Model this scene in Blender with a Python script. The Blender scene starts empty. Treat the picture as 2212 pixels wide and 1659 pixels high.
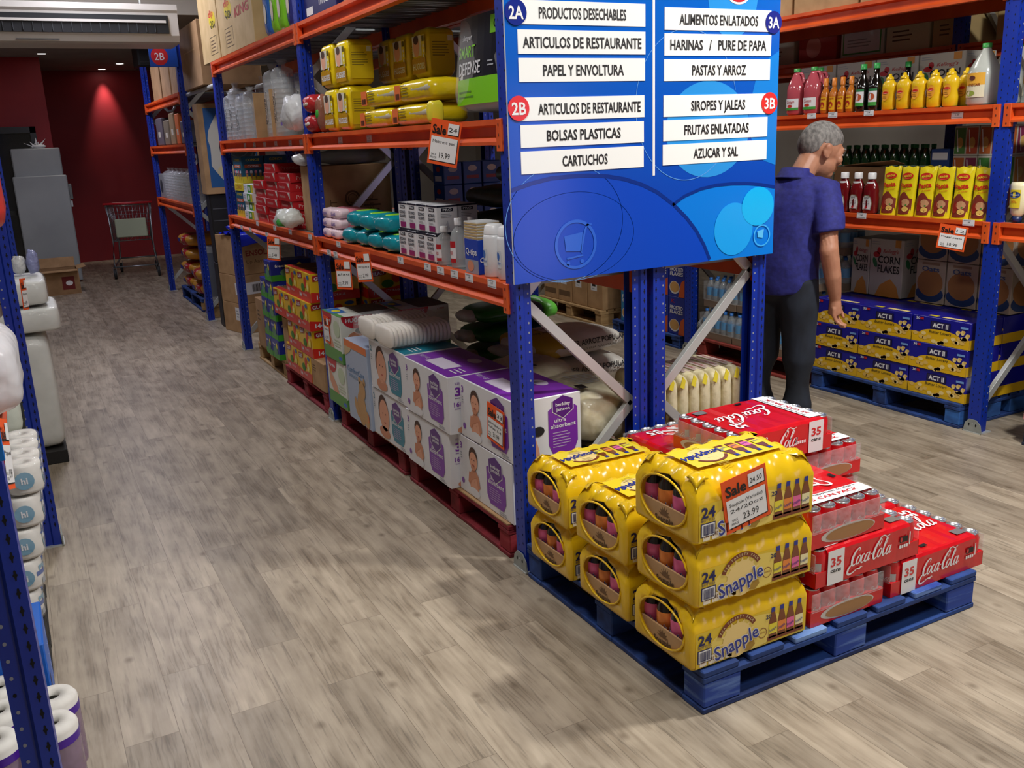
import bpy, bmesh, math, random
from mathutils import Vector, Matrix
S = bpy.context.scene
C = S.collection
PI = math.pi
rnd = random.Random(7)

# ---------------------------------------------------------------- camera
cam_d = bpy.data.cameras.new('camera')
cam = bpy.data.objects.new('camera', cam_d)
C.objects.link(cam)
cam_d.sensor_fit = 'HORIZONTAL'
cam_d.sensor_width = 36.0
cam_d.lens = 36.0*1992.93/2212.0
cam_d.clip_start = 0.05
YAW, PIT, ROL = 0.4818, 0.2608, -0.0409
fw = Vector((math.sin(YAW)*math.cos(PIT), math.cos(YAW)*math.cos(PIT), -math.sin(PIT)))
r0 = Vector((math.cos(YAW), -math.sin(YAW), 0))
u0 = r0.cross(fw)
rr = math.cos(ROL)*r0+math.sin(ROL)*u0
uu = -math.sin(ROL)*r0+math.cos(ROL)*u0
Mc = Matrix((rr, uu, -fw)).transposed().to_4x4()
Mc.translation = Vector((-1.5646, -2.9326, 1.66))
cam.matrix_world = Mc
S.camera = cam

# ---------------------------------------------------------------- world, lamps, exposure
wd = bpy.data.worlds.new('world')
S.world = wd
wd.use_nodes = True
wd.node_tree.nodes['Background'].inputs[0].default_value = (0.75, 0.85, 1.0, 1)
wd.node_tree.nodes['Background'].inputs[1].default_value = 0.03
S.view_settings.view_transform = 'Standard'
S.view_settings.look = 'None'
S.view_settings.gamma = 1.0
S.view_settings.exposure = 0.0
S.cycles.use_denoising = True
S.cycles.max_bounces = 6
S.cycles.transparent_max_bounces = 12
S.cycles.caustics_reflective = False
S.cycles.caustics_refractive = False
def lamp(name, loc, power, size, sizey=None, col=(1, .98, .945), target=None, spread=PI):
    l = bpy.data.lights.new(name, 'AREA')
    l.energy = power; l.color = col; l.spread = spread
    l.shape = 'RECTANGLE'; l.size = size; l.size_y = sizey or size
    o = bpy.data.objects.new(name, l); C.objects.link(o)
    o.location = loc
    if target:
        o.rotation_euler = (Vector(target)-Vector(loc)).to_track_quat('-Z', 'Y').to_euler()
    return o
lamp('ceiling_lamp', (1.85, -1.5, 3.42), 112, .25, .25)
lamp('ceiling_lamp', (0.4, -2.9, 3.42), 42, .6, .6)
lamp('ceiling_lamp', (2.05, 1.9, 3.42), 24, .3, 1.2)
lamp('ceiling_lamp', (-0.9, -1.0, 3.42), 40, .6, .6)
lamp('ceiling_lamp', (-0.8, 1.8, 3.42), 30, .3, 1.2)
lamp('ceiling_lamp', (-0.8, 5.2, 3.42), 48, .3, 1.2, (.85, .85, 1))
lamp('ceiling_lamp', (-0.75, 8.3, 2.9), 26, .3, 1.0, (.88, .85, 1))  # unseen lamp added to brighten the freezer and the far floor
lamp('ceiling_lamp', (2.05, 5.5, 3.42), 30, .3, 1.2)

# ---------------------------------------------------------------- materials
def lin(h):
    h = h.lstrip('#')
    o = []
    for i in (0, 2, 4):
        c = int(h[i:i+2], 16)/255
        o.append(c/12.92 if c <= .04045 else ((c+.055)/1.055)**2.4)
    return (*o, 1)
MATS = {}
def mat(h, rough=.55, metal=0, bump=0, bscale=40, coat=0, key=''):
    k = (h, rough, metal, bump, bscale, coat)
    if k in MATS: return MATS[k]
    m = bpy.data.materials.new('paint_'+h.strip('#'))
    m.use_nodes = True
    b = m.node_tree.nodes['Principled BSDF']
    b.inputs['Base Color'].default_value = lin(h)
    b.inputs['Roughness'].default_value = rough
    b.inputs['Metallic'].default_value = metal
    if coat: b.inputs['Coat Weight'].default_value = coat
    if bump:
        n = m.node_tree.nodes.new('ShaderNodeTexNoise'); n.inputs['Scale'].default_value = bscale
        t = m.node_tree.nodes.new('ShaderNodeTexCoord')
        m.node_tree.links.new(t.outputs['Object'], n.inputs['Vector'])
        p = m.node_tree.nodes.new('ShaderNodeBump'); p.inputs['Strength'].default_value = bump
        p.inputs['Distance'].default_value = .01
        m.node_tree.links.new(n.outputs['Fac'], p.inputs['Height'])
        m.node_tree.links.new(p.outputs['Normal'], b.inputs['Normal'])
    MATS[k] = m
    return m
def noisy(name, h1, h2, scale=(6, 6, 6), rough=.6, bump=.0, metal=0, lo=.35, hi=.65, detail=4):
    k = ('n', name)
    if k in MATS: return MATS[k]
    m = bpy.data.materials.new(name); m.use_nodes = True
    nt = m.node_tree; b = nt.nodes['Principled BSDF']
    t = nt.nodes.new('ShaderNodeTexCoord'); mp = nt.nodes.new('ShaderNodeMapping')
    mp.inputs['Scale'].default_value = scale
    n = nt.nodes.new('ShaderNodeTexNoise'); n.inputs['Scale'].default_value = 1; n.inputs['Detail'].default_value = detail
    cr = nt.nodes.new('ShaderNodeValToRGB')
    cr.color_ramp.elements[0].position = lo; cr.color_ramp.elements[0].color = lin(h1)
    cr.color_ramp.elements[1].position = hi; cr.color_ramp.elements[1].color = lin(h2)
    L = nt.links.new
    L(t.outputs['Object'], mp.inputs['Vector']); L(mp.outputs['Vector'], n.inputs['Vector'])
    L(n.outputs['Fac'], cr.inputs['Fac']); L(cr.outputs['Color'], b.inputs['Base Color'])
    b.inputs['Roughness'].default_value = rough; b.inputs['Metallic'].default_value = metal
    if bump:
        p = nt.nodes.new('ShaderNodeBump'); p.inputs['Strength'].default_value = bump; p.inputs['Distance'].default_value = .01
        L(n.outputs['Fac'], p.inputs['Height']); L(p.outputs['Normal'], b.inputs['Normal'])
    MATS[k] = m
    return m
def film(name, h, alpha=.4, rough=.15, bump=.4, bscale=25):
    """thin clear plastic: part see-through, part glossy"""
    k = ('f', name)
    if k in MATS: return MATS[k]
    m = bpy.data.materials.new(name); m.use_nodes = True
    nt = m.node_tree; b = nt.nodes['Principled BSDF']; out = nt.nodes['Material Output']
    b.inputs['Base Color'].default_value = lin(h); b.inputs['Roughness'].default_value = rough
    tr = nt.nodes.new('ShaderNodeBsdfTransparent'); mx = nt.nodes.new('ShaderNodeMixShader')
    mx.inputs[0].default_value = alpha
    L = nt.links.new
    L(tr.outputs[0], mx.inputs[1]); L(b.outputs[0], mx.inputs[2]); L(mx.outputs[0], out.inputs['Surface'])
    if bump:
        t = nt.nodes.new('ShaderNodeTexCoord'); n = nt.nodes.new('ShaderNodeTexNoise'); n.inputs['Scale'].default_value = bscale
        p = nt.nodes.new('ShaderNodeBump'); p.inputs['Strength'].default_value = bump; p.inputs['Distance'].default_value = .02
        L(t.outputs['Object'], n.inputs['Vector']); L(n.outputs['Fac'], p.inputs['Height']); L(p.outputs['Normal'], b.inputs['Normal'])
    MATS[k] = m
    return m
def glow(h, s):
    k = ('e', h, s)
    if k in MATS: return MATS[k]
    m = bpy.data.materials.new('lamp_glow'); m.use_nodes = True
    b = m.node_tree.nodes['Principled BSDF']
    b.inputs['Emission Color'].default_value = lin(h); b.inputs['Emission Strength'].default_value = s
    MATS[k] = m
    return m
WHITE = mat('#e9ebec', .5); BLACK = mat('#141414', .5); NAVY = mat('#1b1f5c', .5)
BLUE = mat('#0f2f9e', .38); ORANGE = mat('#d4551f', .42); GALV = mat('#cdd1cf', .3, .45)
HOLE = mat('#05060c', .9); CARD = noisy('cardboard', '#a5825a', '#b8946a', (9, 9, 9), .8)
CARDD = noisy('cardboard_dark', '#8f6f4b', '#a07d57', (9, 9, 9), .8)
GLOSSY = dict(rough=.18)

# ---------------------------------------------------------------- mesh building helpers
TXT = {}
def glyphs(s, bold=0):
    k = (s, bold)
    if k in TXT: return TXT[k]
    cu = bpy.data.curves.new('t', 'FONT'); cu.body = s; cu.size = 1.0; cu.resolution_u = 2; cu.offset = bold
    o = bpy.data.objects.new('t', cu)
    me = bpy.data.meshes.new_from_object(o)
    vs = [(v.co.x, v.co.y) for v in me.vertices]; fs = [tuple(p.vertices) for p in me.polygons]
    bpy.data.objects.remove(o); bpy.data.curves.remove(cu); bpy.data.meshes.remove(me)
    TXT[k] = (vs, fs)
    return TXT[k]

class MB:
    def __init__(s):
        s.v = []; s.f = []; s.m = []; s.sm = []; s.mats = []; s.T = None
    def mi(s, m):
        if m not in s.mats: s.mats.append(m)
        return s.mats.index(m)
    def add(s, vs, fs, m, smooth=False):
        o = len(s.v)
        if s.T is not None: vs = [s.T @ Vector(v) for v in vs]
        s.v.extend([tuple(v) for v in vs])
        many = isinstance(m, (list, tuple))
        for i, f in enumerate(fs):
            s.f.append(tuple(a+o for a in f)); s.m.append(s.mi(m[i] if many else m)); s.sm.append(smooth)
        return s
    def box(s, x0, x1, y0, y1, z0, z1, m, c=0):
        if c <= 0:
            vs = [(x, y, z) for z in (z0, z1) for y in (y0, y1) for x in (x0, x1)]
            return s.add(vs, [(0, 2, 3, 1), (4, 5, 7, 6), (0, 1, 5, 4), (2, 6, 7, 3), (0, 4, 6, 2), (1, 3, 7, 5)], m)
        vs = []; ix = {}
        X = (x0, x1); Y = (y0, y1); Z = (z0, z1); sg = (1, -1)
        for i in (0, 1):
            for j in (0, 1):
                for k in (0, 1):
                    for a in range(3):
                        p = [X[i]+sg[i]*c, Y[j]+sg[j]*c, Z[k]+sg[k]*c]
                        p[a] = (X[i], Y[j], Z[k])[a]
                        ix[i, j, k, a] = len(vs); vs.append(tuple(p))
        fs = []
        def q(l): fs.append(tuple(l))
        for a in range(3):
            b, d = (a+1) % 3, (a+2) % 3
            for e in (0, 1):
                def g(p, r):
                    t = [0, 0, 0]; t[a] = e; t[b] = p; t[d] = r
                    return ix[t[0], t[1], t[2], a]
                l = [g(0, 0), g(1, 0), g(1, 1), g(0, 1)]
                q(l if e else l[::-1])
            for p in (0, 1):
                for r in (0, 1):
                    def h(e, ax):
                        t = [0, 0, 0]; t[a] = e; t[b] = p; t[d] = r
                        return ix[t[0], t[1], t[2], ax]
                    l = [h(0, b), h(1, b), h(1, d), h(0, d)]
                    q(l if (p == r) else l[::-1])
        for i in (0, 1):
            for j in (0, 1):
                for k in (0, 1):
                    l = [ix[i, j, k, 0], ix[i, j, k, 1], ix[i, j, k, 2]]
                    q(l if (i+j+k) % 2 else l[::-1])
        return s.add(vs, fs, m)
    def prism(s, poly, a0, a1, m, ax='z', smooth=False):
        n = len(poly)
        f = {'z': lambda p, a: (p[0], p[1], a), 'y': lambda p, a: (p[0], a, p[1]), 'x': lambda p, a: (a, p[0], p[1])}[ax]
        vs = [f(p, a0) for p in poly]+[f(p, a1) for p in poly]
        fs = [(i, (i+1) % n, n+(i+1) % n, n+i) for i in range(n)]+[tuple(range(n))[::-1], tuple(range(n, 2*n))]
        if ax == 'y': fs = [t[::-1] for t in fs]
        return s.add(vs, fs, m, smooth)
    def lathe(s, prof, m, n=16, x=0, y=0, sx=1, sy=1, smooth=True, caps=True, z=0):
        """prof: (radius, height); m: one material or one per ring"""
        vs = []; fs = []; ms = []
        for (r, h) in prof:
            for k in range(n):
                a = 2*PI*k/n
                vs.append((x+sx*r*math.cos(a), y+sy*r*math.sin(a), z+h))
        many = isinstance(m, (list, tuple))
        for i in range(len(prof)-1):
            for k in range(n):
                fs.append((i*n+k, i*n+(k+1) % n, (i+1)*n+(k+1) % n, (i+1)*n+k)); ms.append(m[i] if many else m)
        if caps:
            fs.append(tuple(range(n))[::-1]); ms.append(m[0] if many else m)
            b = (len(prof)-1)*n
            fs.append(tuple(range(b, b+n))); ms.append(m[-1] if many else m)
        return s.add(vs, fs, ms, smooth)
    def tube(s, pts, r, m, n=8, caps=True, smooth=True):
        pts = [Vector(p) for p in pts]; vs = []; fs = []
        for i, p in enumerate(pts):
            d = (pts[min(i+1, len(pts)-1)]-pts[max(i-1, 0)]).normalized()
            a = d.cross(Vector((0, 0, 1)))
            if a.length < 1e-3: a = d.cross(Vector((0, 1, 0)))
            a.normalize(); b = d.cross(a)
            rad = r[i] if isinstance(r, (list, tuple)) else r
            for k in range(n):
                t = 2*PI*k/n
                vs.append(p+a*rad*math.cos(t)+b*rad*math.sin(t))
        for i in range(len(pts)-1):
            for k in range(n):
                fs.append((i*n+k, (i+1)*n+k, (i+1)*n+(k+1) % n, i*n+(k+1) % n))
        if caps:
            fs.append(tuple(range(n))); fs.append(tuple(range((len(pts)-1)*n, len(pts)*n))[::-1])
        return s.add(vs, fs, m, smooth)
    def bar(s, p, q, w, t, m, side=(0, 1, 0)):
        """flat bar from p to q: w wide in the plane square to side, t thick along side"""
        p = Vector(p); q = Vector(q); sd = Vector(side).normalized(); d = (q-p).normalized(); a = d.cross(sd).normalized()
        vs = [b+a*i*w/2+sd*j*t/2 for b in (p, q) for i in (-1, 1) for j in (-1, 1)]
        return s.add(vs, [(0, 1, 3, 2), (4, 6, 7, 5), (0, 4, 5, 1), (2, 3, 7, 6), (0, 2, 6, 4), (1, 5, 7, 3)], m)
    def grid(s, fn, nu, nv, m, closeu=False, smooth=True):
        vs = [fn(i/(nu if closeu else nu), j/nv) for j in range(nv+1) for i in range(nu if closeu else nu+1)]
        w = nu if closeu else nu+1
        fs = []
        for j in range(nv):
            for i in range(nu):
                i2 = (i+1) % w
                fs.append((j*w+i, j*w+i2, (j+1)*w+i2, (j+1)*w+i))
        return s.add(vs, fs, m, smooth)
    def pillow(s, cx, cy, cz, sx, sy, sz, m, e=.45, ez=.6, nu=28, nv=12, wob=0, seed=0, flat=0):
        """soft block (superellipsoid); e small = square plan, ez small = square side; flat presses the underside"""
        rr_ = random.Random(seed); ph = [rr_.uniform(0, 6.28) for _ in range(6)]
        def P(c, k): return math.copysign(abs(c)**k, c)
        def fn(u, v):
            a = 2*PI*u; b = -PI/2+PI*v
            cb = P(math.cos(b), ez); sb = P(math.sin(b), ez)
            x = P(math.cos(a), e)*cb; y = P(math.sin(a), e)*cb; z = sb
            k = 1+wob*(math.sin(5*x+ph[0]+3*z)*math.sin(4*y+ph[1])+.6*math.sin(9*y+ph[2]+4*z)*math.sin(8*x+ph[3]))
            if z < 0: z *= (1-flat)
            return (cx+sx/2*x*k, cy+sy/2*y*k, cz+sz/2*z*k)
        return s.grid(fn, nu, nv, m, closeu=True)
    def build(s, name, parent=None):
        me = bpy.data.meshes.new(name)
        me.from_pydata(s.v, [], s.f)
        for m in s.mats: me.materials.append(m)
        me.polygons.foreach_set('material_index', s.m)
        me.polygons.foreach_set('use_smooth', s.sm)
        me.update()
        o = bpy.data.objects.new(name, me); C.objects.link(o)
        if parent is not None: o.parent = parent
        return o

class Pr:
    """flat print laid on a face of a mesh: fn(x, y, lift) -> point"""
    D = .0007
    def __init__(s, mb, fn): s.mb = mb; s.fn = fn
    def poly(s, pts, m, l=1):
        s.mb.add([s.fn(x, y, l*s.D) for x, y in pts], [tuple(range(len(pts)))], m); return s
    def rect(s, x0, y0, x1, y1, m, l=1, n=1):
        for i in range(n):
            a = x0+(x1-x0)*i/n; b = x0+(x1-x0)*(i+1)/n
            s.poly([(a, y0), (b, y0), (b, y1), (a, y1)], m, l)
        return s
    def ell(s, cx, cy, rx, ry, m, l=1, n=18, a0=0, a1=2*PI, rot=0):
        pts = []
        full = abs(a1-a0-2*PI) < 1e-6
        for i in range(n if full else n+1):
            t = a0+(a1-a0)*i/n; x = rx*math.cos(t); y = ry*math.sin(t)
            pts.append((cx+x*math.cos(rot)-y*math.sin(rot), cy+x*math.sin(rot)+y*math.cos(rot)))
        return s.poly(pts, m, l)
    def ring(s, cx, cy, r, w, m, l=1, n=32, a0=0, a1=2*PI, ky=1):
        for i in range(n):
            t = a0+(a1-a0)*i/n; t2 = a0+(a1-a0)*(i+1)/n
            s.poly([(cx+(r-w)*math.cos(t), cy+ky*(r-w)*math.sin(t)), (cx+r*math.cos(t), cy+ky*r*math.sin(t)),
                    (cx+r*math.cos(t2), cy+ky*r*math.sin(t2)), (cx+(r-w)*math.cos(t2), cy+ky*(r-w)*math.sin(t2))], m, l)
        return s
    def line(s, pts, w, m, l=1):
        """stroke with per-point or single width"""
        n = len(pts); L = []; R = []
        for i, (x, y) in enumerate(pts):
            x0, y0 = pts[max(i-1, 0)]; x1, y1 = pts[min(i+1, n-1)]
            d = math.hypot(x1-x0, y1-y0) or 1
            nx, ny = -(y1-y0)/d, (x1-x0)/d
            ww = (w[i] if isinstance(w, (list, tuple)) else w)/2
            L.append((x+nx*ww, y+ny*ww)); R.append((x-nx*ww, y-ny*ww))
        for i in range(n-1): s.poly([R[i], R[i+1], L[i+1], L[i]], m, l)
        return s
    def text(s, t, x, y, h, m, l=2, w=None, al='c', shear=0, rot=0, bold=0, arc=0):
        vs, fs = glyphs(t, bold)
        if not vs: return s
        H = .729
        x0 = min(v[0] for v in vs); x1 = max(v[0] for v in vs)
        ky = h/H; kx = w/(x1-x0) if w else ky
        W_ = (x1-x0)*kx
        ox = {'c': -W_/2, 'l': 0, 'r': -W_}[al]
        c, sn = math.cos(rot), math.sin(rot); out = []
        for a, b in vs:
            px = (a-x0)*kx+ox+b*ky*shear; py = b*ky
            if arc: py += arc*(1-(2*px/W_)**2)
            out.append(s.fn(x+px*c-py*sn, y+px*sn+py*c, l*s.D))
        s.mb.add(out, fs, m); return s
    def bars(s, x0, y0, x1, y1, m, l=2, n=14, seed=1):
        q = random.Random(seed); x = x0
        while x < x1:
            w = (x1-x0)/n*q.uniform(.25, .8); s.rect(x, y0, min(x+w, x1), y1, m, l); x += w+(x1-x0)/n*q.uniform(.3, .6)
        return s
    def lines(s, x0, y0, x1, y1, n, m, l=2, th=.35, seed=3):
        q = random.Random(seed); st = (y1-y0)/n
        for i in range(n):
            s.rect(x0, y1-(i+1)*st+st*(1-th)/2, x0+(x1-x0)*q.uniform(.6, 1), y1-i*st-st*(1-th)/2, m, l)
        return s
def face(mb, o, u, v):
    o = Vector(o); u = Vector(u).normalized(); v = Vector(v).normalized(); n = u.cross(v)
    return Pr(mb, lambda x, y, d: o+u*x+v*y+n*d)
def cyl(mb, r, x=0, y=0, a0=-PI/2, sx=1, sy=1):
    """wrap print on an upright cylinder: x runs round it from a0"""
    def fn(px, py, d):
        a = a0+px/r
        return Vector((x+sx*(r+d)*math.cos(a), y+sy*(r+d)*math.sin(a), py))
    return Pr(mb, fn)

# ---------------------------------------------------------------- things, parts, copies
def props(o, label, cat, group=None):
    o['label'] = label; o['category'] = cat
    if group: o['group'] = group
    return o
def thing(name, label, cat, loc=(0, 0, 0), rz=0, group=None, rx=0, ry=0):
    o = bpy.data.objects.new(name, None); C.objects.link(o)
    o.empty_display_size = .05; o.location = loc; o.rotation_euler = (rx, ry, rz)
    return props(o, label, cat, group)
def single(mb, name, label, cat, loc=(0, 0, 0), rz=0, group=None, rx=0, ry=0):
    o = mb.build(name); o.location = loc; o.rotation_euler = (rx, ry, rz)
    return props(o, label, cat, group)
def structure(mb, name):
    o = mb.build(name); o['kind'] = 'structure'; return o
def dup(root, loc, rz=0, label=None, rx=0, ry=0):
    r = root.copy(); C.objects.link(r); r.location = loc; r.rotation_euler = (rx, ry, rz)
    if label: r['label'] = label
    for ch in list(root.children):
        c = ch.copy(); C.objects.link(c); c.parent = r
        for g in list(ch.children):
            d = g.copy(); C.objects.link(d); d.parent = c
    return r
def series(proto_fn, spots):
    """spots: (loc, rz, label); the first builds the thing, the rest copy it"""
    p = None
    for sp in spots:
        loc, rz, lab = sp[:3]; kw = sp[3] if len(sp) > 3 else {}
        if p is None:
            p = proto_fn(); p.location = loc; p.rotation_euler = (kw.get('rx', 0), kw.get('ry', 0), rz); p['label'] = lab
        else: dup(p, loc, rz, lab, **kw)
    return p
ORD = ['first', 'second', 'third', 'fourth', 'fifth', 'sixth', 'seventh', 'eighth', 'ninth', 'tenth']
# ================================================================ the room
def floor_mat():
    m = bpy.data.materials.new('floor_planks'); m.use_nodes = True
    nt = m.node_tree; N = nt.nodes.new; L = nt.links.new; b = nt.nodes['Principled BSDF']
    tc = N('ShaderNodeTexCoord')
    sep = N('ShaderNodeSeparateXYZ'); L(tc.outputs['Object'], sep.inputs[0])
    cmb = N('ShaderNodeCombineXYZ'); L(sep.outputs['Y'], cmb.inputs['X']); L(sep.outputs['X'], cmb.inputs['Y'])
    br = N('ShaderNodeTexBrick'); L(cmb.outputs[0], br.inputs['Vector'])
    br.offset = .37; br.offset_frequency = 2; br.squash = 1
    br.inputs['Scale'].default_value = 1; br.inputs['Brick Width'].default_value = .92; br.inputs['Row Height'].default_value = .152
    br.inputs['Mortar Size'].default_value = .0008; br.inputs['Mortar Smooth'].default_value = .2; br.inputs['Bias'].default_value = 0
    br.inputs['Color1'].default_value = (0, 0, 0, 1); br.inputs['Color2'].default_value = (1, 1, 1, 1); br.inputs['Mortar'].default_value = (.5, .5, .5, 1)
    # offset the grain plank by plank
    add = N('ShaderNodeVectorMath'); add.operation = 'MULTIPLY_ADD'
    L(br.outputs['Color'], add.inputs[0]); add.inputs[1].default_value = (7, 13, 5); L(tc.outputs['Object'], add.inputs[2])
    mp = N('ShaderNodeMapping'); mp.inputs['Scale'].default_value = (34, 2.4, 1); L(add.outputs[0], mp.inputs['Vector'])
    n1 = N('ShaderNodeTexNoise'); n1.inputs['Scale'].default_value = 1; n1.inputs['Detail'].default_value = 6; n1.inputs['Distortion'].default_value = .8
    L(mp.outputs[0], n1.inputs['Vector'])
    mp2 = N('ShaderNodeMapping'); mp2.inputs['Scale'].default_value = (12, 4.5, 1); L(add.outputs[0], mp2.inputs['Vector'])
    n2 = N('ShaderNodeTexNoise'); n2.inputs['Scale'].default_value = 1; n2.inputs['Detail'].default_value = 4
    L(mp2.outputs[0], n2.inputs['Vector'])
    vo = N('ShaderNodeTexVoronoi'); vo.inputs['Scale'].default_value = 1
    mp3 = N('ShaderNodeMapping'); mp3.inputs['Scale'].default_value = (8.5, 6.2, 1); L(add.outputs[0], mp3.inputs['Vector']); L(mp3.outputs[0], vo.inputs['Vector'])
    kn = N('ShaderNodeMapRange'); kn.inputs['From Min'].default_value = -.05; kn.inputs['From Max'].default_value = .17
    L(vo.outputs['Distance'], kn.inputs['Value'])
    cr = N('ShaderNodeValToRGB'); e = cr.color_ramp.elements
    e[0].position = .30; e[0].color = lin('#7a6c59'); e[1].position = .68; e[1].color = lin('#b8ab97')
    e2 = cr.color_ramp.elements.new(.5); e2.color = lin('#a09380')
    mixn = N('ShaderNodeMath'); mixn.operation = 'MULTIPLY_ADD'; mixn.inputs[1].default_value = .55
    L(n2.outputs['Fac'], mixn.inputs[0])
    h = N('ShaderNodeMath'); h.operation = 'MULTIPLY'; h.inputs[1].default_value = .45; L(n1.outputs['Fac'], h.inputs[0]); L(h.outputs[0], mixn.inputs[2])
    L(mixn.outputs[0], cr.inputs['Fac'])
    pl = N('ShaderNodeMapRange'); pl.inputs['To Min'].default_value = .80; pl.inputs['To Max'].default_value = 1.10
    L(br.outputs['Color'], pl.inputs['Value'])
    m1 = N('ShaderNodeMix'); m1.data_type = 'RGBA'; m1.blend_type = 'MULTIPLY'; m1.inputs[0].default_value = 1
    L(cr.outputs['Color'], m1.inputs[6]); L(pl.outputs[0], m1.inputs[7])
    m2 = N('ShaderNodeMix'); m2.data_type = 'RGBA'; m2.inputs[6].default_value = lin('#5f5140')
    # cathedral grain and fine dark checks
    mp4 = N('ShaderNodeMapping'); mp4.inputs['Scale'].default_value = (13, 1.5, 1); L(add.outputs[0], mp4.inputs['Vector'])
    wv = N('ShaderNodeTexWave'); wv.bands_direction = 'X'; wv.inputs['Scale'].default_value = 1.6; wv.inputs['Distortion'].default_value = 11; wv.inputs['Detail'].default_value = 3; wv.inputs['Detail Scale'].default_value = 1.4
    L(mp4.outputs[0], wv.inputs['Vector'])
    w1 = N('ShaderNodeMapRange'); w1.inputs['From Min'].default_value = .0; w1.inputs['From Max'].default_value = .35; w1.inputs['To Min'].default_value = .68; w1.inputs['To Max'].default_value = 1
    L(wv.outputs['Fac'], w1.inputs['Value'])
    mk = N('ShaderNodeMapRange'); mk.inputs['From Min'].default_value = .40; mk.inputs['From Max'].default_value = .52; L(n2.outputs['Fac'], mk.inputs['Value'])
    mxw = N('ShaderNodeMix'); mxw.data_type = 'FLOAT'; mxw.inputs[3].default_value = 1; L(mk.outputs[0], mxw.inputs[0]); L(w1.outputs[0], mxw.inputs[2])
    mp5 = N('ShaderNodeMapping'); mp5.inputs['Scale'].default_value = (95, 5, 1); L(add.outputs[0], mp5.inputs['Vector'])
    n5 = N('ShaderNodeTexNoise'); n5.inputs['Scale'].default_value = 1; n5.inputs['Detail'].default_value = 3; L(mp5.outputs[0], n5.inputs['Vector'])
    c5 = N('ShaderNodeMapRange'); c5.inputs['From Min'].default_value = .30; c5.inputs['From Max'].default_value = .40; c5.inputs['To Min'].default_value = .6; L(n5.outputs['Fac'], c5.inputs['Value'])
    pr_ = N('ShaderNodeMath'); pr_.operation = 'MULTIPLY'; L(mxw.outputs[0], pr_.inputs[0]); L(c5.outputs[0], pr_.inputs[1])
    m1b = N('ShaderNodeMix'); m1b.data_type = 'RGBA'; m1b.blend_type = 'MULTIPLY'; m1b.inputs[0].default_value = .75; L(m1.outputs[2], m1b.inputs[6]); L(pr_.outputs[0], m1b.inputs[7])
    L(kn.outputs[0], m2.inputs[0]); L(m1b.outputs[2], m2.inputs[7])
    m3 = N('ShaderNodeMix'); m3.data_type = 'RGBA'; m3.inputs[7].default_value = lin('#6d6152')
    L(br.outputs['Fac'], m3.inputs[0]); L(m2.outputs[2], m3.inputs[6])
    L(m3.outputs[2], b.inputs['Base Color'])
    b.inputs['Roughness'].default_value = .42
    bp = N('ShaderNodeBump'); bp.inputs['Strength'].default_value = .12; bp.inputs['Distance'].default_value = .004
    L(n1.outputs['Fac'], bp.inputs['Height']); L(bp.outputs['Normal'], b.inputs['Normal'])
    return m
XW0, XW1, YW0, YW1 = -4.4, 6.4, -6.2, 13.4
structure(MB().box(XW0-.2, XW1+.2, YW0-.2, YW1+.4, -.12, 0, floor_mat()), 'floor')
CREAM = noisy('plaster_cream', '#b5ada0', '#bdb6a9', (3, 3, 3), .8)
RED = noisy('plaster_red', '#8c1420', '#98161f', (2, 2, 2), .6)
GREYP = noisy('plaster_grey', '#8f8c88', '#9a9793', (3, 3, 3), .8)
structure(MB().box(XW0-.2, XW1+.2, YW0-.2, 6.9, 3.5, 3.6, CREAM), 'ceiling')
structure(MB().box(XW0-.2, 2.2, 6.9, YW1+.3, 2.92, 3.6, GREYP).box(XW0-.2, 2.2, 6.86, 6.9, 2.92, 3.5, CREAM), 'ceiling_back')
structure(MB().box(2.2, XW1+.2, 6.9, YW1+.3, 3.5, 3.6, CREAM), 'ceiling_right')
structure(MB().box(-.95, 2.4, YW1, YW1+.2, 0, 2.92, RED), 'wall_back')
structure(MB().box(2.4, XW1+.2, YW1, YW1+.2, 0, 3.5, CREAM), 'wall_back_right')
w = MB()
w.box(XW0-.2, -3.0, 11.2, 11.4, 0, 2.92, RED); w.box(-3.0, -1.13, 11.2, 11.4, 2.05, 2.92, RED)
w.box(-1.13, -.95, 11.2, YW1+.2, 0, 2.92, RED)
structure(w, 'wall_back_left')
structure(MB().box(XW0-.2, XW0, YW0-.2, 11.2, 0, 3.5, CREAM), 'wall_left')
structure(MB().box(XW1, XW1+.2, YW0-.2, YW1, 0, 3.5, CREAM), 'wall_right')
structure(MB().box(XW0, XW1, YW0-.2, YW0, 0, 3.5, CREAM), 'wall_front')
DARKG = mat('#23282b', .35)
d = thing('door', 'x', 'door'); d['kind'] = 'structure'; d.name = 'door_1'
del d['label']; del d['category']
f_ = MB(); f_.box(-1.2, -1.13, 11.16, 11.24, 0, 2.05, DARKG); f_.box(-3.0, -2.93, 11.16, 11.24, 0, 2.05, DARKG); f_.box(-3, -1.13, 11.16, 11.24, 1.97, 2.05, DARKG)
f_.build('door_frame', d)
MB().box(-2.93, -1.2, 11.21, 11.25, 0, 1.97, mat('#15191c', .12)).build('dark_glass_panel', d)
MB().box(-2.93, -1.2, 11.17, 11.2, .92, .98, DARKG).build('push_bar', d)
# unseen glowing door added behind the camera to give the sign its lilac glare
e_ = thing('door', 'x', 'door'); e_['kind'] = 'structure'; e_.name = 'added_glow_door'; del e_['label']; del e_['category']
f_ = MB()
for x in (3.05, 3.93): f_.box(x, x+.07, YW0, YW0+.06, 0, 2.2, DARKG)
f_.box(3.05, 4.0, YW0, YW0+.06, 2.13, 2.2, DARKG); f_.build('door_frame', e_)
MB().box(3.12, 3.93, YW0+.005, YW0+.02, .05, 2.13, glow('#cfc0ff', 2.4)).build('added_glow_pane', e_)
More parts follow.
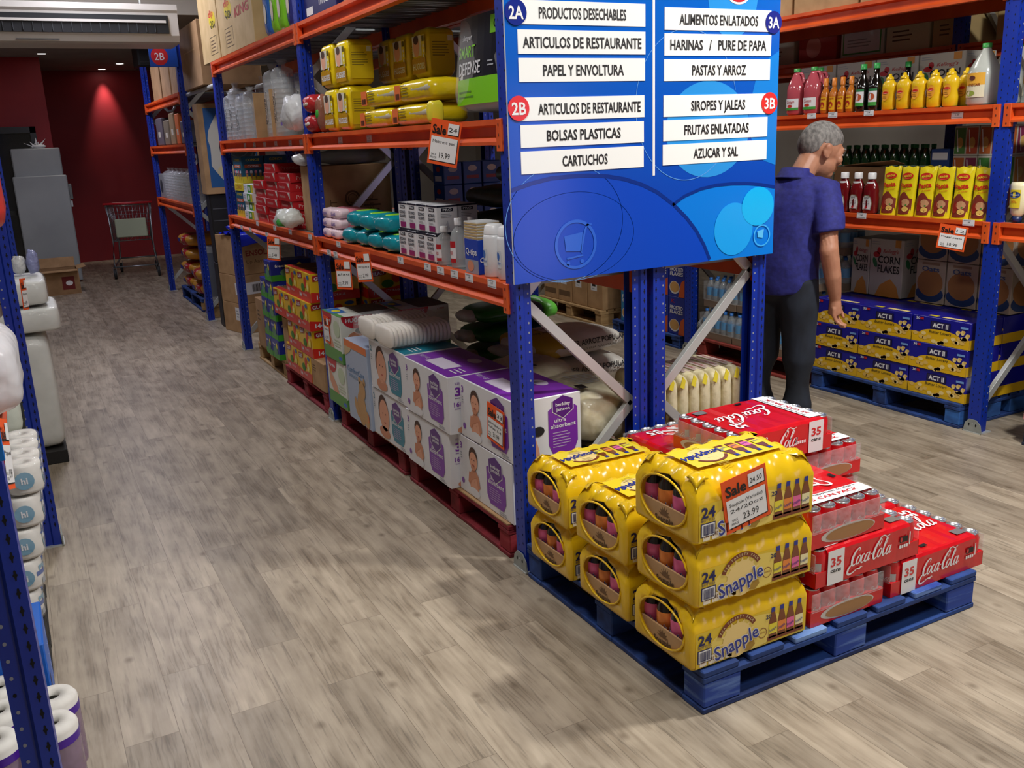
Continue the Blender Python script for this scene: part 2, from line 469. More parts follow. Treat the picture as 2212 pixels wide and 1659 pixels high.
# recessed downlights in the back ceiling
def downlight(x, y, lab):
    t = thing('downlight', lab, 'light', (x, y, 2.92), 0, 'recessed downlights in the back ceiling')
    m = MB(); m.lathe([(.045, -.002), (.075, -.006), (.075, 0)], WHITE, 20, caps=False); m.build('trim_ring', t)
    MB().lathe([(.05, -.003), (.05, -.001)], glow('#fff4e6', 14), 20).build('lamp_disc', t)
    return t
downlight(-.93, 10.75, 'round recessed downlight nearest the air conditioner, left one')
downlight(.14, 12.2, 'round recessed downlight close to the black ceiling unit')
downlight(-.02, 13.15, 'round recessed downlight washing the back red wall with a bright pool')
for x, y, pw in ((-.93, 10.75, 9), (.14, 12.2, 6), (-.02, 13.27, 60)):
    l = bpy.data.lights.new('downlight_beam', 'SPOT'); l.energy = pw; l.spot_size = 1.25 if y < 13 else .8; l.spot_blend = .9; l.shadow_soft_size = .05; l.color = (1, .9, .8)
    o = bpy.data.objects.new('downlight_beam', l); C.objects.link(o); o.location = (x, y, 2.9)
    if y > 13: o.rotation_euler = (.16, 0, 0)
# ceiling-hung air conditioner
AC = mat('#c3beb3', .45)
t = thing('air_conditioner', 'white ceiling-hung air conditioner with dark outlet slot, top left', 'air conditioner', (-1.35, 5.6, 2.535))
m = MB()
prof = [(0, .3), (0, .255), (.015, .235), (.03, .06), (.06, .012), (.12, 0), (.5, 0), (.55, .02), (.55, .3)]
m.T = Matrix.Translation((-.65, 0, 0))
m.prism([(y, z) for y, z in prof], 0, 1.9, AC, 'x'); m.T = None
m.build('casing', t)
m = MB(); m.T = Matrix.Translation((-.65, 0, 0)); m.prism([(.0145, .215), (.005, .215), (.012, .075), (.0265, .075)], .05, 1.82, mat('#101214', .6), 'x'); m.build('outlet_slot', t)
for z in (.155,):
    m = MB(); m.box(-.6, 1.15, -.006, .012, z, z+.02, AC)
    m.build('louvre', t)
m = MB()
for i in range(24): m.box(-.55+i*.07, -.546+i*.07, .0, .012, .085, .15, mat('#3a3d40', .5))
m.build('guide_vanes', t)['kind'] = 'stuff'
m = MB(); m.box(.02, .33, .045, .05, .02, .03, mat('#4a4743', .5)); m.T = None; m.build('badge', t)
for x in (-.4, 1.0): MB().tube([(x, .25, .29), (x, .25, .962)], .008, GALV).build('hanger_rod', t)
m = MB(); m.box(-.30, .25, -.25, .25, 0, .26, mat('#16171a', .5), .02); m.box(-.28, .23, -.252, -.25, .05, .06, mat('#2e3034', .4))
single(m, 'ceiling_unit', 'black box unit hung below the back ceiling behind the 2B flag', 'ceiling unit', (.33, 9.6, 2.65))
m = MB(); m.tube([(0, 0, .95), (0, 0, .12), (.015, 0, .04), (.05, 0, 0), (.1, 0, 0), (.13, 0, .04), (.14, 0, .3)], .018, mat('#b9bcc0', .3, .6), 10)
single(m, 'pipe', 'shiny bent drain pipe under the black ceiling unit', 'pipe', (.22, 9.2, 2.13))
# tall grey freezer against the doorway, with a torn white plastic scrap on top
t = thing('freezer', 'tall grey freezer cabinet standing by the red back wall', 'freezer', (-1.18, 10.95, 0))
GF = noisy('freezer_grey', '#979da0', '#a3a9ab', (2, 2, 2), .4)
MB().box(-.29, .29, 0, .24, .05, 1.77, GF, .012).build('cabinet', t)
MB().box(-.32, .32, -.1, 0, .02, 1.42, GF, .012).build('door', t)
m = MB(); m.box(.32, .36, -.08, -.02, 1.1, 1.3, mat('#6d7274', .35, .5), .005); m.box(.32, .345, -.07, -.03, 1.0, 1.08, mat('#c0c4c6', .3), .004); m.build('latch', t)
m = MB()
for a in range(9):
    th = a*PI/8; ln = .05+.11*((a*37) % 5)/5
    m.prism([(-.012*math.sin(th)-.02, .0), (.012*math.sin(th)+.02, .0), (ln*1.2*math.cos(th), .02+ln*math.sin(th))], -.004, .004, WHITE, 'y')
m.pillow(.03, 0, .022, .16, .06, .05, WHITE, 1, 1, 16, 8)
single(m, 'plastic_scrap', 'torn white plastic scrap spiking up on top of the grey freezer', 'plastic scrap', (-1.15, 11.04, 1.772))
# open brown carton in front of it
t = thing('open_carton', 'open brown carton on the floor in front of the grey freezer', 'box', (-1.17, 9.9, 0))
m = MB(); th = .008
m.box(-.21, .21, -.21, -.2, 0, .3, CARDD); m.box(-.21, .21, .2, .21, 0, .3, CARDD); m.box(-.21, -.2, -.2, .2, 0, .3, CARDD); m.box(.2, .21, -.2, .2, 0, .3, CARDD); m.box(-.2, .2, -.2, .2, 0, .01, CARDD)
face(m, (-.21, -.21, 0), (1, 0, 0), (0, 0, 1)).rect(.22, .06, .36, .22, mat('#6d1a16', .7), 1).ell(.3, .14, .04, .03, WHITE, 2)
m.build('carton', t)
MB().bar((0, .2, .3), (0, .23, .42), .4, .006, CARD, (0, 1, -.2)).build('flap', t)
MB().bar((0, -.2, .302), (0, -.27, .29), .4, .006, CARD, (0, .1, 1)).build('flap', t)
MB().bar((.2, 0, .302), (.3, 0, .33), .4, .006, CARD, (-.2, 0, 1)).build('flap', t)
# ================================================================ pallet racks
BAY = 2.461
LV = (1.14, 1.726, 2.325)
BLUEN = noisy('rack_blue', '#0d2b96', '#1136a8', (5, 5, 2), .36)
ORN = noisy('beam_orange', '#cc4c18', '#dc5c22', (3, 6, 3), .42)
def post_mesh(h):
    m = MB(); t = .003
    out = [(.065, .008), (.036, .008), (.03, 0), (0, 0), (0, .075), (.03, .075), (.036, .067), (.065, .067)]
    inn = [(.065, .008+t), (.035, .008+t), (.029, t), (t, t), (t, .075-t), (.029, .075-t), (.035, .067-t), (.065, .067-t)]
    n = len(out); vs = []
    for z in (0, h): vs += [(x, y, z) for x, y in out]+[(x, y, z) for x, y in inn]
    fs = []
    for i in range(n-1):
        fs.append((i, 2*n+i, 2*n+i+1, i+1)); fs.append((n+i, n+i+1, 3*n+i+1, 3*n+i)); fs.append((2*n+i, 3*n+i, 3*n+i+1, 2*n+i+1))
    fs += [(0, n, 3*n, 2*n), (n-1, 3*n-1, 4*n-1, 2*n-1)]
    m.add(vs, fs, BLUEN)
    HL = mat('#8d93a3', .6)  # pale colour stands for light showing through the round flange holes
    f1 = face(m, (0, .075, 0), (0, -1, 0), (0, 0, 1)); f2 = face(m, (0, 0, 0), (1, 0, 0), (0, 0, 1)); f3 = face(m, (.036, .008, 0), (1, 0, 0), (0, 0, 1))
    z = .1; k = 0
    while z < h-.05:
        for x in (.02, .055): f1.poly([(x, z+.007+.018*(x > .04)), (x-.003, z+.018*(x > .04)), (x, z-.006+.018*(x > .04)), (x+.003, z+.018*(x > .04))], HOLE)
        f2.poly([(.0135, z+.011), (.0115, z+.009), (.0115, z+.004), (.009, z), (.0115, z-.004), (.0125, z-.011), (.0145, z-.011), (.0155, z-.004), (.018, z), (.0155, z+.004), (.0155, z+.009)], HOLE)
        f3.ell(.017, z+.012, .0035, .0045, HL if k % 5 else HOLE, n=8)
        z += .0368; k += 1
    return m
def plate_mesh():
    m = MB()
    m.box(-.012, .085, -.012, .09, 0, .006, GALV)
    m.prism([(-.018, .006), (.093, .006), (.085, .05), (.062, .075), (.02, .075), (-.008, .05)], -.008, -.003, noisy('zinc', '#8f9695', '#a3aaa8', (20, 20, 20), .4, metal=.3), 'x')
    f = face(m, (-.008, .093, 0), (0, -1, 0), (0, 0, 1))
    f.ell(.033, .045, .005, .008, HOLE).ell(.075, .045, .005, .008, HOLE).ell(.054, .05, .003, .003, WHITE)
    return m
def beam_mesh(ln, h=.09):
    m = MB()
    m.prism([(-.005, 0), (-.005, -.02), (.024, -.027), (.024, -h+.03), (-.005, -h+.012), (-.005, -h), (.04, -h), (.04, 0)][::-1], 0, ln, ORN, 'y')
    for a, b in ((0, .04), (ln-.04, ln)):
        m.box(-.009, .02, a, b, -.112, .0005, ORN, .002)
        f = face(m, (-.009, b, 0), (0, -1, 0), (0, 0, 1))
        for zz in (-.02, -.055, -.095): f.ell(.02, zz, .004, .006, mat('#5a1f0c', .7))
    return m
def deck_mesh(ln, d):
    m = MB(); n = int(ln/.2); w = ln/n
    G = noisy('galvanised_deck', '#82888a', '#9ba1a2', (4, 18, 4), .38, metal=.45)
    for i in range(n):
        y = i*w
        m.box(0, d, y+.002, y+w-.002, -.004, 0, G)
        for k in (.03, .085, .14): m.box(0, d, y+k, y+k+.03, -.022, -.004, G)
    return m
def brace(m, p, q):
    """bright channel between p and q lying in an x-z plane"""
    m.bar(p, q, .036, .003, GALV, (0, 1, 0))
    p = Vector(p); q = Vector(q); a = (q-p).normalized().cross(Vector((0, 1, 0))).normalized()
    for s in (-1, 1):
        o = a*s*.0175+Vector((0, .011, 0))
        m.bar(p+o, q+o, .022, .003, GALV, a)
MESHC = {}
def cached(key, fn):
    if key not in MESHC: MESHC[key] = fn()
    return MESHC[key]
def part_from(key, fn, name, parent, loc=(0, 0, 0), sx=1, sy=1):
    if key in MESHC:
        o = MESHC[key].copy(); C.objects.link(o); o.parent = parent; o.name = name
    else:
        o = fn().build(name, parent); MESHC[key] = o
    o.location = loc; o.scale = (sx, sy, 1); o.rotation_euler = (0, 0, 0)
    return o
def pallet_rack(label, x0, depth, ys, h, face_dir=-1, levels=LV, decks=True, rear=True, group=None, brace_z0=.12, skew=None, bays=None, bdir=1):
    """face_dir -1: open face looks to -x; +1: to +x. x0 is the open face."""
    t = thing('pallet_rack', label, 'shelf rack', (x0, 0, 0), 0, group)
    s = 1 if face_dir < 0 else -1
    hs = h if isinstance(h, (list, tuple)) else [h]*len(ys)
    for i, y in enumerate(ys):
        h = hs[i]
        dx = skew[i] if skew else 0
        p = part_from(('post', h), lambda: post_mesh(h), 'post', t, (dx, y, 0), s)
        part_from(('plate',), plate_mesh, 'foot_plate', p)
        p = part_from(('post', h), lambda: post_mesh(h), 'post', t, (s*depth+dx, y, 0), -s)
        part_from(('plate',), plate_mesh, 'foot_plate', p)
        m = MB(); z = brace_z0; side = 0; st = .48
        a, b = s*.045+dx, s*(depth-.045)+dx
        if bdir < 0: a, b = b, a
        while z+st < h:
            brace(m, (a if side == 0 else b, y+.04, z), (b if side == 0 else a, y+.04, z+st)); z += st; side ^= 1
        m.build('bracing', t)
        f = MB()
    for i in range(len(ys)-1):
        if bays is not None and i not in bays: continue
        ln = ys[i+1]-ys[i]-.02
        for z in levels:
            part_from(('beam', round(ln, 2)), lambda: beam_mesh(ln), 'beam', t, (0, ys[i]+.048, z), s)
            if rear: part_from(('beam', round(ln, 2)), lambda: beam_mesh(ln), 'beam', t, (s*depth, ys[i]+.048, z), -s)
            if decks: part_from(('deck', round(ln, 2), round(depth, 2)), lambda: deck_mesh(ln-.05, depth-.085), 'shelf_deck', t, (s*.042, ys[i]+.072, z-.0005), s)
    return t
pallet_rack('blue and orange pallet rack holding the diapers and wipes, open to the left aisle', 0, .585, (0, BAY, 2*BAY), (3.2, 3.2, 2.32), bdir=1)
pallet_rack('blue and orange pallet rack behind the directory sign, back to back with the diaper rack', 1.2, .585, (0, BAY, 2*BAY), 3.2, face_dir=1, bdir=1)
pallet_rack('blue and orange pallet rack along the right aisle, holding sauces and popcorn boxes', 2.88, .6, (-2.351, .11, 2.571, 5.032), 3.2, bdir=1)
pallet_rack('dim blue pallet rack at the far end of the left aisle with the 2B flag', 0, .585, (6.57, 9.03), 2.62, levels=(1.14, 1.726, 2.2))
pallet_rack('blue pallet rack at the left edge, stacked with toilet paper', -1.6, .6, (-1.1, 1.35, 3.81), 3.2, face_dir=1, skew=(-.052, 0, .02), bays=[])
# the 2B flag on the far rack
t = thing('aisle_flag', 'small blue aisle flag with a red 2B disc at the far rack', 'sign', (-.235, 6.545, 2.42))
m = MB(); m.box(0, .25, 0, .012, 0, .2, mat('#1d4fb0', .4), .004); m.build('panel', t)
m = MB(); f = face(m, (0, 0, 0), (1, 0, 0), (0, 0, 1)); f.ell(.09, .095, .075, .08, mat('#d02a30', .4), 2, 28); f.text('2B', .09, .062, .065, WHITE, 4, w=.085, bold=.012); m.build('disc', t)
# ================================================================ the directory sign
def grad_mat():
    m = bpy.data.materials.new('sign_blue_print'); m.use_nodes = True
    nt = m.node_tree; L = nt.links.new; b = nt.nodes['Principled BSDF']
    tc = nt.nodes.new('ShaderNodeTexCoord'); sp = nt.nodes.new('ShaderNodeSeparateXYZ'); L(tc.outputs['Object'], sp.inputs[0])
    mr = nt.nodes.new('ShaderNodeMapRange'); mr.inputs['From Min'].default_value = .3; mr.inputs['From Max'].default_value = 1.0
    L(sp.outputs['Z'], mr.inputs['Value'])
    cr = nt.nodes.new('ShaderNodeValToRGB'); e = cr.color_ramp.elements
    e[0].position = 0; e[0].color = lin('#0c46b4'); e[1].position = 1; e[1].color = lin('#0a62c6')
    L(mr.outputs[0], cr.inputs['Fac']); L(cr.outputs[0], b.inputs['Base Color']); b.inputs['Roughness'].default_value = .16
    return m
t = thing('directory_sign', 'large blue aisle directory sign hung on the rack end with white strips', 'sign', (0, -.03, 1.15))
SW = 1.205
m = MB(); SB = grad_mat()
m.box(-.02, SW, 0, .008, 0, 1.25, mat('#d9dde2', .4))
f = face(m, (0, 0, 0), (1, 0, 0), (0, 0, 1))
f.rect(-.02, .0, SW, 1.25, SB, 1, 1)
LB = mat('#2e93e0', .16); LB2 = mat('#1b7fd6', .16); DK = mat('#0b2f86', .16)
f.ell(.855, .51, .205, .18, LB, 2, 40); f.ell(1.16, .62, .13, .22, LB2, 2, 40) if False else None
f.poly([(1.06, .60), (1.09, .70), (1.15, .77), (SW, .80), (SW, .36), (1.14, .38), (1.08, .45), (1.05, .52)], LB2, 2)
f.poly([(.84, 1.0), (.86, .90), (.92, .85), (1.0, .85), (1.07, .9), (1.09, 1.0), (1.09, 1.1), (.84, 1.1)], LB, 2)
arcL = [(-.02, .325), (.06, .345), (.14, .358), (.22, .361), (.3, .36), (.38, .353), (.46, .338), (.54, .313), (.61, .281), (.69, .227), (.75, .175), (.80, .12), (.84, .06), (.87, 0)]
arcR = [(.682, .228), (.74, .258), (.82, .281), (.9, .291), (.98, .292), (1.06, .288), (1.13, .28), (SW, .266)]
f.poly([(.87, 0), (SW, 0)]+arcR[::-1]+[(.75, .175), (.80, .12), (.84, .06)], mat('#0a7be0', .16), 2)
f.poly([(-.02, 0), (.87, 0)]+arcL[::-1], mat('#0c46c0', .16), 3)
f.line([(x, y+.006) for x, y in arcL], .014, DK, 4); f.line([(x, y+.006) for x, y in arcR], .012, DK, 4)
f.ell(.99, .118, .1, .105, mat('#1ea2f2', .16), 5, 40); f.ell(1.115, .2, .085, .078, mat('#13b4f5', .16), 6, 40)
TH = mat('#5f9fe6', .16)
for cx, cy, r, ky in ((.24, .15, .26, .62), (.2, .2, .25, .85), (.75, .6, .24, 1.15)): f.ring(cx, cy, r, .0022, TH, 3, 72, 0.2 if cx > .5 else 0, 2*PI if cx < .5 else 5.4, ky)
f.ring(1.14, .08, .045, .006, mat('#3fb0f4', .16), 7, 28); f.poly([(1.115, .1), (1.15, .105), (1.145, .07), (1.118, .075)], mat('#5cc0f6', .16), 7)
CI = mat('#2a63d2', .16)
f.ring(.24, .122, .09, .011, CI, 6, 40)
f.poly([(.19, .155), (.27, .165), (.262, .095), (.197, .1)], CI, 6); f.line([(.262, .095), (.28, .17), (.29, .19), (.31, .19)], .008, CI, 6)
f.line([(.262, .095), (.27, .08), (.2, .072)], .007, CI, 6); f.ell(.205, .055, .008, .008, CI, 6); f.ell(.265, .058, .008, .008, CI, 6)
f.ell(.99, 1.0, .055, .035, WHITE, 4, 30); f.ell(.99, 1.003, .047, .03, mat('#c4202c', .3), 5, 30)
m.build('board', t)
m = MB(); m.box(.588, .598, -.003, -.0005, .35, 1.2, WHITE); m.build('divider_bar', t)
STRIP = mat('#f3f6f3', .22); INK = mat('#1a1a1c', .5)
rows = [(.027, .555, 2.028, 2.105, 'PRODUCTOS DESECHABLES', .16, .84, 1), (.027, .555, 1.933, 2.011, 'ARTICULOS DE RESTAURANTE', .035, .965, 0), (.027, .553, 1.842, 1.920, 'PAPEL Y ENVOLTURA', .18, .82, 0),
        (.027, .550, 1.714, 1.791, 'ARTICULOS DE RESTAURANTE', .135, .965, 1), (.025, .547, 1.624, 1.700, 'BOLSAS PLASTICAS', .2, .8, 0), (.023, .546, 1.534, 1.611, 'CARTUCHOS', .32, .69, 0),
        (.642, 1.156, 2.019, 2.097, 'ALIMENTOS ENLATADOS', .13, .87, 0), (.641, 1.160, 1.930, 2.007, 'HARINAS   /   PURE DE PAPA', .05, .95, 0), (.640, 1.158, 1.840, 1.917, 'PASTAS Y ARROZ', .25, .76, 0),
        (.638, 1.152, 1.712, 1.789, 'SIROPES Y JALEAS', .25, .77, 0), (.637, 1.153, 1.624, 1.700, 'FRUTAS ENLATADAS', .19, .81, 0), (.635, 1.153, 1.535, 1.611, 'AZUCAR Y SAL', .28, .71, 0)]
for x0, x1, z0, z1, tx, a, b, cap in rows:
    m = MB(); m.box(x0, x1, -.0035, -.0005, z0-1.15, z1-1.15, STRIP)
    f = face(m, (x0, -.0035, z0-1.15), (1, 0, 0), (0, 0, 1)); W_ = x1-x0
    f.text(tx, W_*(a+b)/2, .02, .037, INK, 2, w=W_*(b-a), bold=.02)
    o = m.build('title_strip', t)
for x, z, c, tx in ((.022, 2.065, '#182a86', '2A'), (.02, 1.756, '#e0322f', '2B'), (1.168, 2.054, '#182a86', '3A'), (1.159, 1.752, '#e0322f', '3B')):
    m = MB(); m.T = Matrix.Translation((x, -.004, z-1.15)) @ Matrix.Rotation(PI/2, 4, 'X'); m.lathe([(.0415, .0005), (.0415, .002)], mat(c, .2), 40, smooth=False); m.T = None
    f = face(m, (x, -.006, z-1.15), (1, 0, 0), (0, 0, 1)); f.text(tx, 0, -.021, .042, WHITE, 2, w=.056, bold=.02)
    m.build('aisle_badge', t)
# ================================================================ front pallet with drink packs
def wood_pallet(name_label, lx, ly, paint, worn, loc, h=.14, group=None, along='y'):
    """top boards run along y on three stringer boards; nine blocks; bottom boards"""
    t = thing('wooden_pallet', name_label, 'pallet', loc, 0, group)
    q = random.Random(int(lx*1000+loc[1]*77))
    nb = 7; bw = lx/nb*.78; gap = (lx-nb*bw)/(nb-1)
    key = ('plt', lx, ly, paint, h)
    bm = [paint, worn]
    for i in range(nb):
        m = MB(); x = -lx/2+i*(bw+gap)
        m.box(x, x+bw, -ly/2, ly/2, h-.02, h, bm[q.random() < .3], .003); m.build('deck_board', t)
    for y in (-ly/2+.05, 0, ly/2-.05):
        MB().box(-lx/2, lx/2, y-.05, y+.05, h-.04, h-.02, paint, .003).build('stringer_board', t)
        MB().box(-lx/2, lx/2, y-.05, y+.05, 0, .018, paint, .003).build('bottom_board', t)
        for x in (-lx/2+.075, 0, lx/2-.075):
            MB().box(x-.07, x+.07, y-.048, y+.048, .018, h-.04, worn if y < 0 else paint, .004).build('block', t)
    for x in (-lx/2+.05, lx/2-.05):
        for s in (-1, 1): MB().box(x-.048, x+.048, min(s*.05, s*(ly/2-.1)), max(s*.05, s*(ly/2-.1)), 0, .018, paint, .003).build('bottom_board', t)
    return t
PB = noisy('pallet_blue', '#14295a', '#234a93', (3, 14, 14), .75, .2)
PBW = noisy('pallet_blue_worn', '#1d429c', '#7da3dd', (2.5, 5, 30), .7, .2, lo=.5, hi=.72)
PR_ = noisy('pallet_red', '#6d1420', '#8c1d2a', (3, 14, 14), .75, .2)
PRW = noisy('pallet_red_worn', '#8a1a26', '#a83a44', (4, 4, 20), .75, .2, lo=.5, hi=.8)
PN = noisy('pallet_raw_wood', '#a08055', '#b9986a', (4, 20, 20), .8, .2)
wood_pallet('scuffed blue wooden pallet on the floor under the yellow and red drink packs', 1.21, 1.055, PB, PBW, (.595, -.555, 0))

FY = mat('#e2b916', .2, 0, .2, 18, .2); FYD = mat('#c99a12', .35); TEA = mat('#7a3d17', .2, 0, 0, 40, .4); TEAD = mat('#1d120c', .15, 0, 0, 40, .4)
SUN = mat('#f0d58a', .3); CRE = mat('#efe7b4', .3); SNB = mat('#23328f', .35); BRN = mat('#7a3a1c', .35); PINK = mat('#e86aa0', .35); PEACH = mat('#e98a3c', .35); LEMON = mat('#eadb3c', .35)
def bottle_pic(f, x, y, h, lab, l=3):
    """small printed picture of a tea bottle"""
    w = h*.3
    f.poly([(x-w/2, y), (x+w/2, y), (x+w/2, y+h*.55), (x+w*.22, y+h*.85), (x-w*.22, y+h*.85), (x-w/2, y+h*.55)], TEA, l)
    f.rect(x-w*.25, y+h*.85, x+w*.25, y+h, SNB, l); f.rect(x-w/2, y+h*.15, x+w/2, y+h*.48, lab, l+1)
    f.text('Snapple', x, y+h*.25, h*.1, SNB, l+2, w=w*.95, rot=.25)
def snapple_art(f, W_, H_, top=False):
    """printed front of the tea pack, W_ by H_"""
    if top:
        f.poly([(W_*.02, H_*.1), (W_*.98, H_*.1), (W_*.98, H_*.9), (W_*.02, H_*.9)], mat('#ead02e', .2), 1)
        a = W_*.12
        for i, c in enumerate((LEMON, PINK, PEACH, LEMON)): bottle_pic(f, a+i*.042, H_*.3, .1, c)
        f.ell(a+.20, H_*.52, .055, .055, SUN, 2, 28); f.ring(a+.20, H_*.52, .062, .01, BRN, 3, 20, .5, 2.7)
        f.text('Snapple', a+.2, H_*.42, .032, SNB, 4, w=.13, rot=.12, bold=.02)
        f.text('24', W_*.93, H_*.45, .03, SNB, 3, w=.034, bold=.03)
        for k in range(4): f.lines(W_*.66, H_*.15+k*.045, W_*.82, H_*.15+k*.045+.036, 4, mat('#b9a024', .4), 2, .3, k)
        return
    f.rect(W_*.03, .004, W_*.97, H_, mat('#e3c433', .22), 1)
    f.ell(W_*.47, H_*.5, W_*.33, H_*.46, mat('#ecd468', .22), 2, 40)
    f.text('24', W_*.1, H_*.66, .032, NAVY, 4, w=.05, bold=.03); f.text('BOTTLES', W_*.1, H_*.56, .009, NAVY, 4, w=.048)
    f.rect(W_*.1-.026, H_*.17, W_*.1+.026, H_*.52, NAVY, 3); f.rect(W_*.1-.023, H_*.19, W_*.1+.023, H_*.5, WHITE, 4); f.bars(W_*.1-.019, H_*.22, W_*.1+.019, H_*.47, NAVY, 5, 12)
    cx, cy = W_*.37, H_*.47
    f.ell(cx, cy, .056, .056, SUN, 3, 30)
    for k in range(9):
        a = PI*k/8; f.poly([(cx+.056*math.cos(a-.08), cy+.056*math.sin(a-.08)), (cx+.07*math.cos(a), cy+.07*math.sin(a)), (cx+.056*math.cos(a+.08), cy+.056*math.sin(a+.08))], SUN, 3)
    f.ring(cx, cy, .082, .015, BRN, 4, 28, .55, 2.75)
    tx = 'TEA VARIETY PACK'
    for k, chx in enumerate(tx):
        a = 2.6-1.9*k/(len(tx)-1)
        if chx != ' ': f.text(chx, cx+.071*math.cos(a), cy+.071*math.sin(a), .008, CRE, 5, rot=a-PI/2)
    f.text('Snapple', cx, H_*.24, .046, WHITE, 5, w=.176, rot=.2, bold=.045); f.text('Snapple', cx, H_*.24, .046, SNB, 6, w=.17, rot=.2, bold=.012)
    f.ring(W_*.585, H_*.4, .017, .002, BRN, 4, 20); f.text('BREWED', W_*.585, H_*.385, .006, BRN, 4, w=.024)
    f.poly([(W_*.43, H_*.1), (W_*.48, H_*.05), (W_*.52, H_*.18), (W_*.51, H_*.3), (W_*.46, H_*.28)], mat('#a8842a', .4), 4)
    for k, nx in enumerate(('280', '210', '190', '190')):
        f.rect(W_*(.06+.07*k), .008, W_*(.115+.07*k), .008+.028, mat('#f0e9d2', .4), 3); f.text(nx, W_*(.0875+.07*k), .018, .012, BRN, 4, w=.018)
    f.rect(W_*.63, .012, W_*.95, .026, BRN, 3)
    for i, c in enumerate((LEMON, PEACH, PINK, CRE)): bottle_pic(f, W_*.675+i*W_*.078, .02, H_*.86, c)
    f.text('20', W_*.635, H_*.75, .014, NAVY, 4, w=.022, bold=.02)
def pack_shell(L, D, H, nl, nd, sh=.62, ins=.05, rc=.016):
    """shrink-wrapped brick of bottles: upright sides, shoulders pulled in and scalloped"""
    m = MB(); NP = 20
    pts = []   # (x, y, nx, ny, phase count)
    def side(p, q, n, cnt):
        for i in range(cnt*6):
            s_ = (i)/(cnt*6); pts.append((p[0]+(q[0]-p[0])*s_, p[1]+(q[1]-p[1])*s_, n[0], n[1], abs(math.sin(PI*cnt*s_))))
    def corner(cx, cy, a0):
        for i in range(5):
            a = a0+PI/2*i/5; pts.append((cx+rc*math.cos(a), cy+rc*math.sin(a), math.cos(a), math.sin(a), 0))
    side((rc, 0), (L-rc, 0), (0, -1), nl); corner(L-rc, rc, -PI/2)
    side((L, rc), (L, D-rc), (1, 0), nd); corner(L-rc, D-rc, 0)
    side((L-rc, D), (rc, D), (0, 1), nl); corner(rc, D-rc, PI/2)
    side((0, D-rc), (0, rc), (-1, 0), nd); corner(rc, rc, PI)
    lev = [(0, .004, 0), (.012, 0, 0), (H*sh, 0, 0), (H*(sh+.12), .006, .004), (H*(sh+.22), ins*.3, .010), (H*(sh+.31), ins*.6, .014), (H*.985, ins*.85, .014), (H, ins, .010)]
    vs = []; n = len(pts)
    for (z, d, sc) in lev:
        for (x, y, nx, ny, ph) in pts:
            k = d+sc*(1-ph); vs.append((x-nx*k, y-ny*k, z-(.012*(1-ph) if z > H*.93 else 0)))
    fs = []
    for j in range(len(lev)-1):
        for i in range(n): fs.append((j*n+i, j*n+(i+1) % n, (j+1)*n+(i+1) % n, (j+1)*n+i))
    fs.append(tuple(range(n))[::-1]); fs.append(tuple(range((len(lev)-1)*n, len(lev)*n)))
    return vs, fs
def cut_ellipse(vs, fs, m1, m2, cx, cy, ry, rz, d, name):
    """shell with an oval opening cut into its low-x end"""
    A = MB().add(vs, fs, m1, True).build(name)
    b = MB(); n = 30
    b.prism([(cy+ry*math.cos(2*PI*k/n), cx+rz*math.sin(2*PI*k/n)) for k in range(n)], -.02, d, m2, 'x')
    B = b.build('cutter')
    A.data.materials.append(m2)
    md = A.modifiers.new('c', 'BOOLEAN'); md.object = B; md.operation = 'DIFFERENCE'; md.solver = 'EXACT'
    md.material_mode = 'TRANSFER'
    dg = bpy.context.evaluated_depsgraph_get()
    me = bpy.data.meshes.new_from_object(A.evaluated_get(dg))
    bpy.data.objects.remove(A); bm_ = B.data; bpy.data.objects.remove(B); bpy.data.meshes.remove(bm_)
    o = bpy.data.objects.new(name, me); C.objects.link(o)
    return o
SL, SD, SH = .455, .29, .197
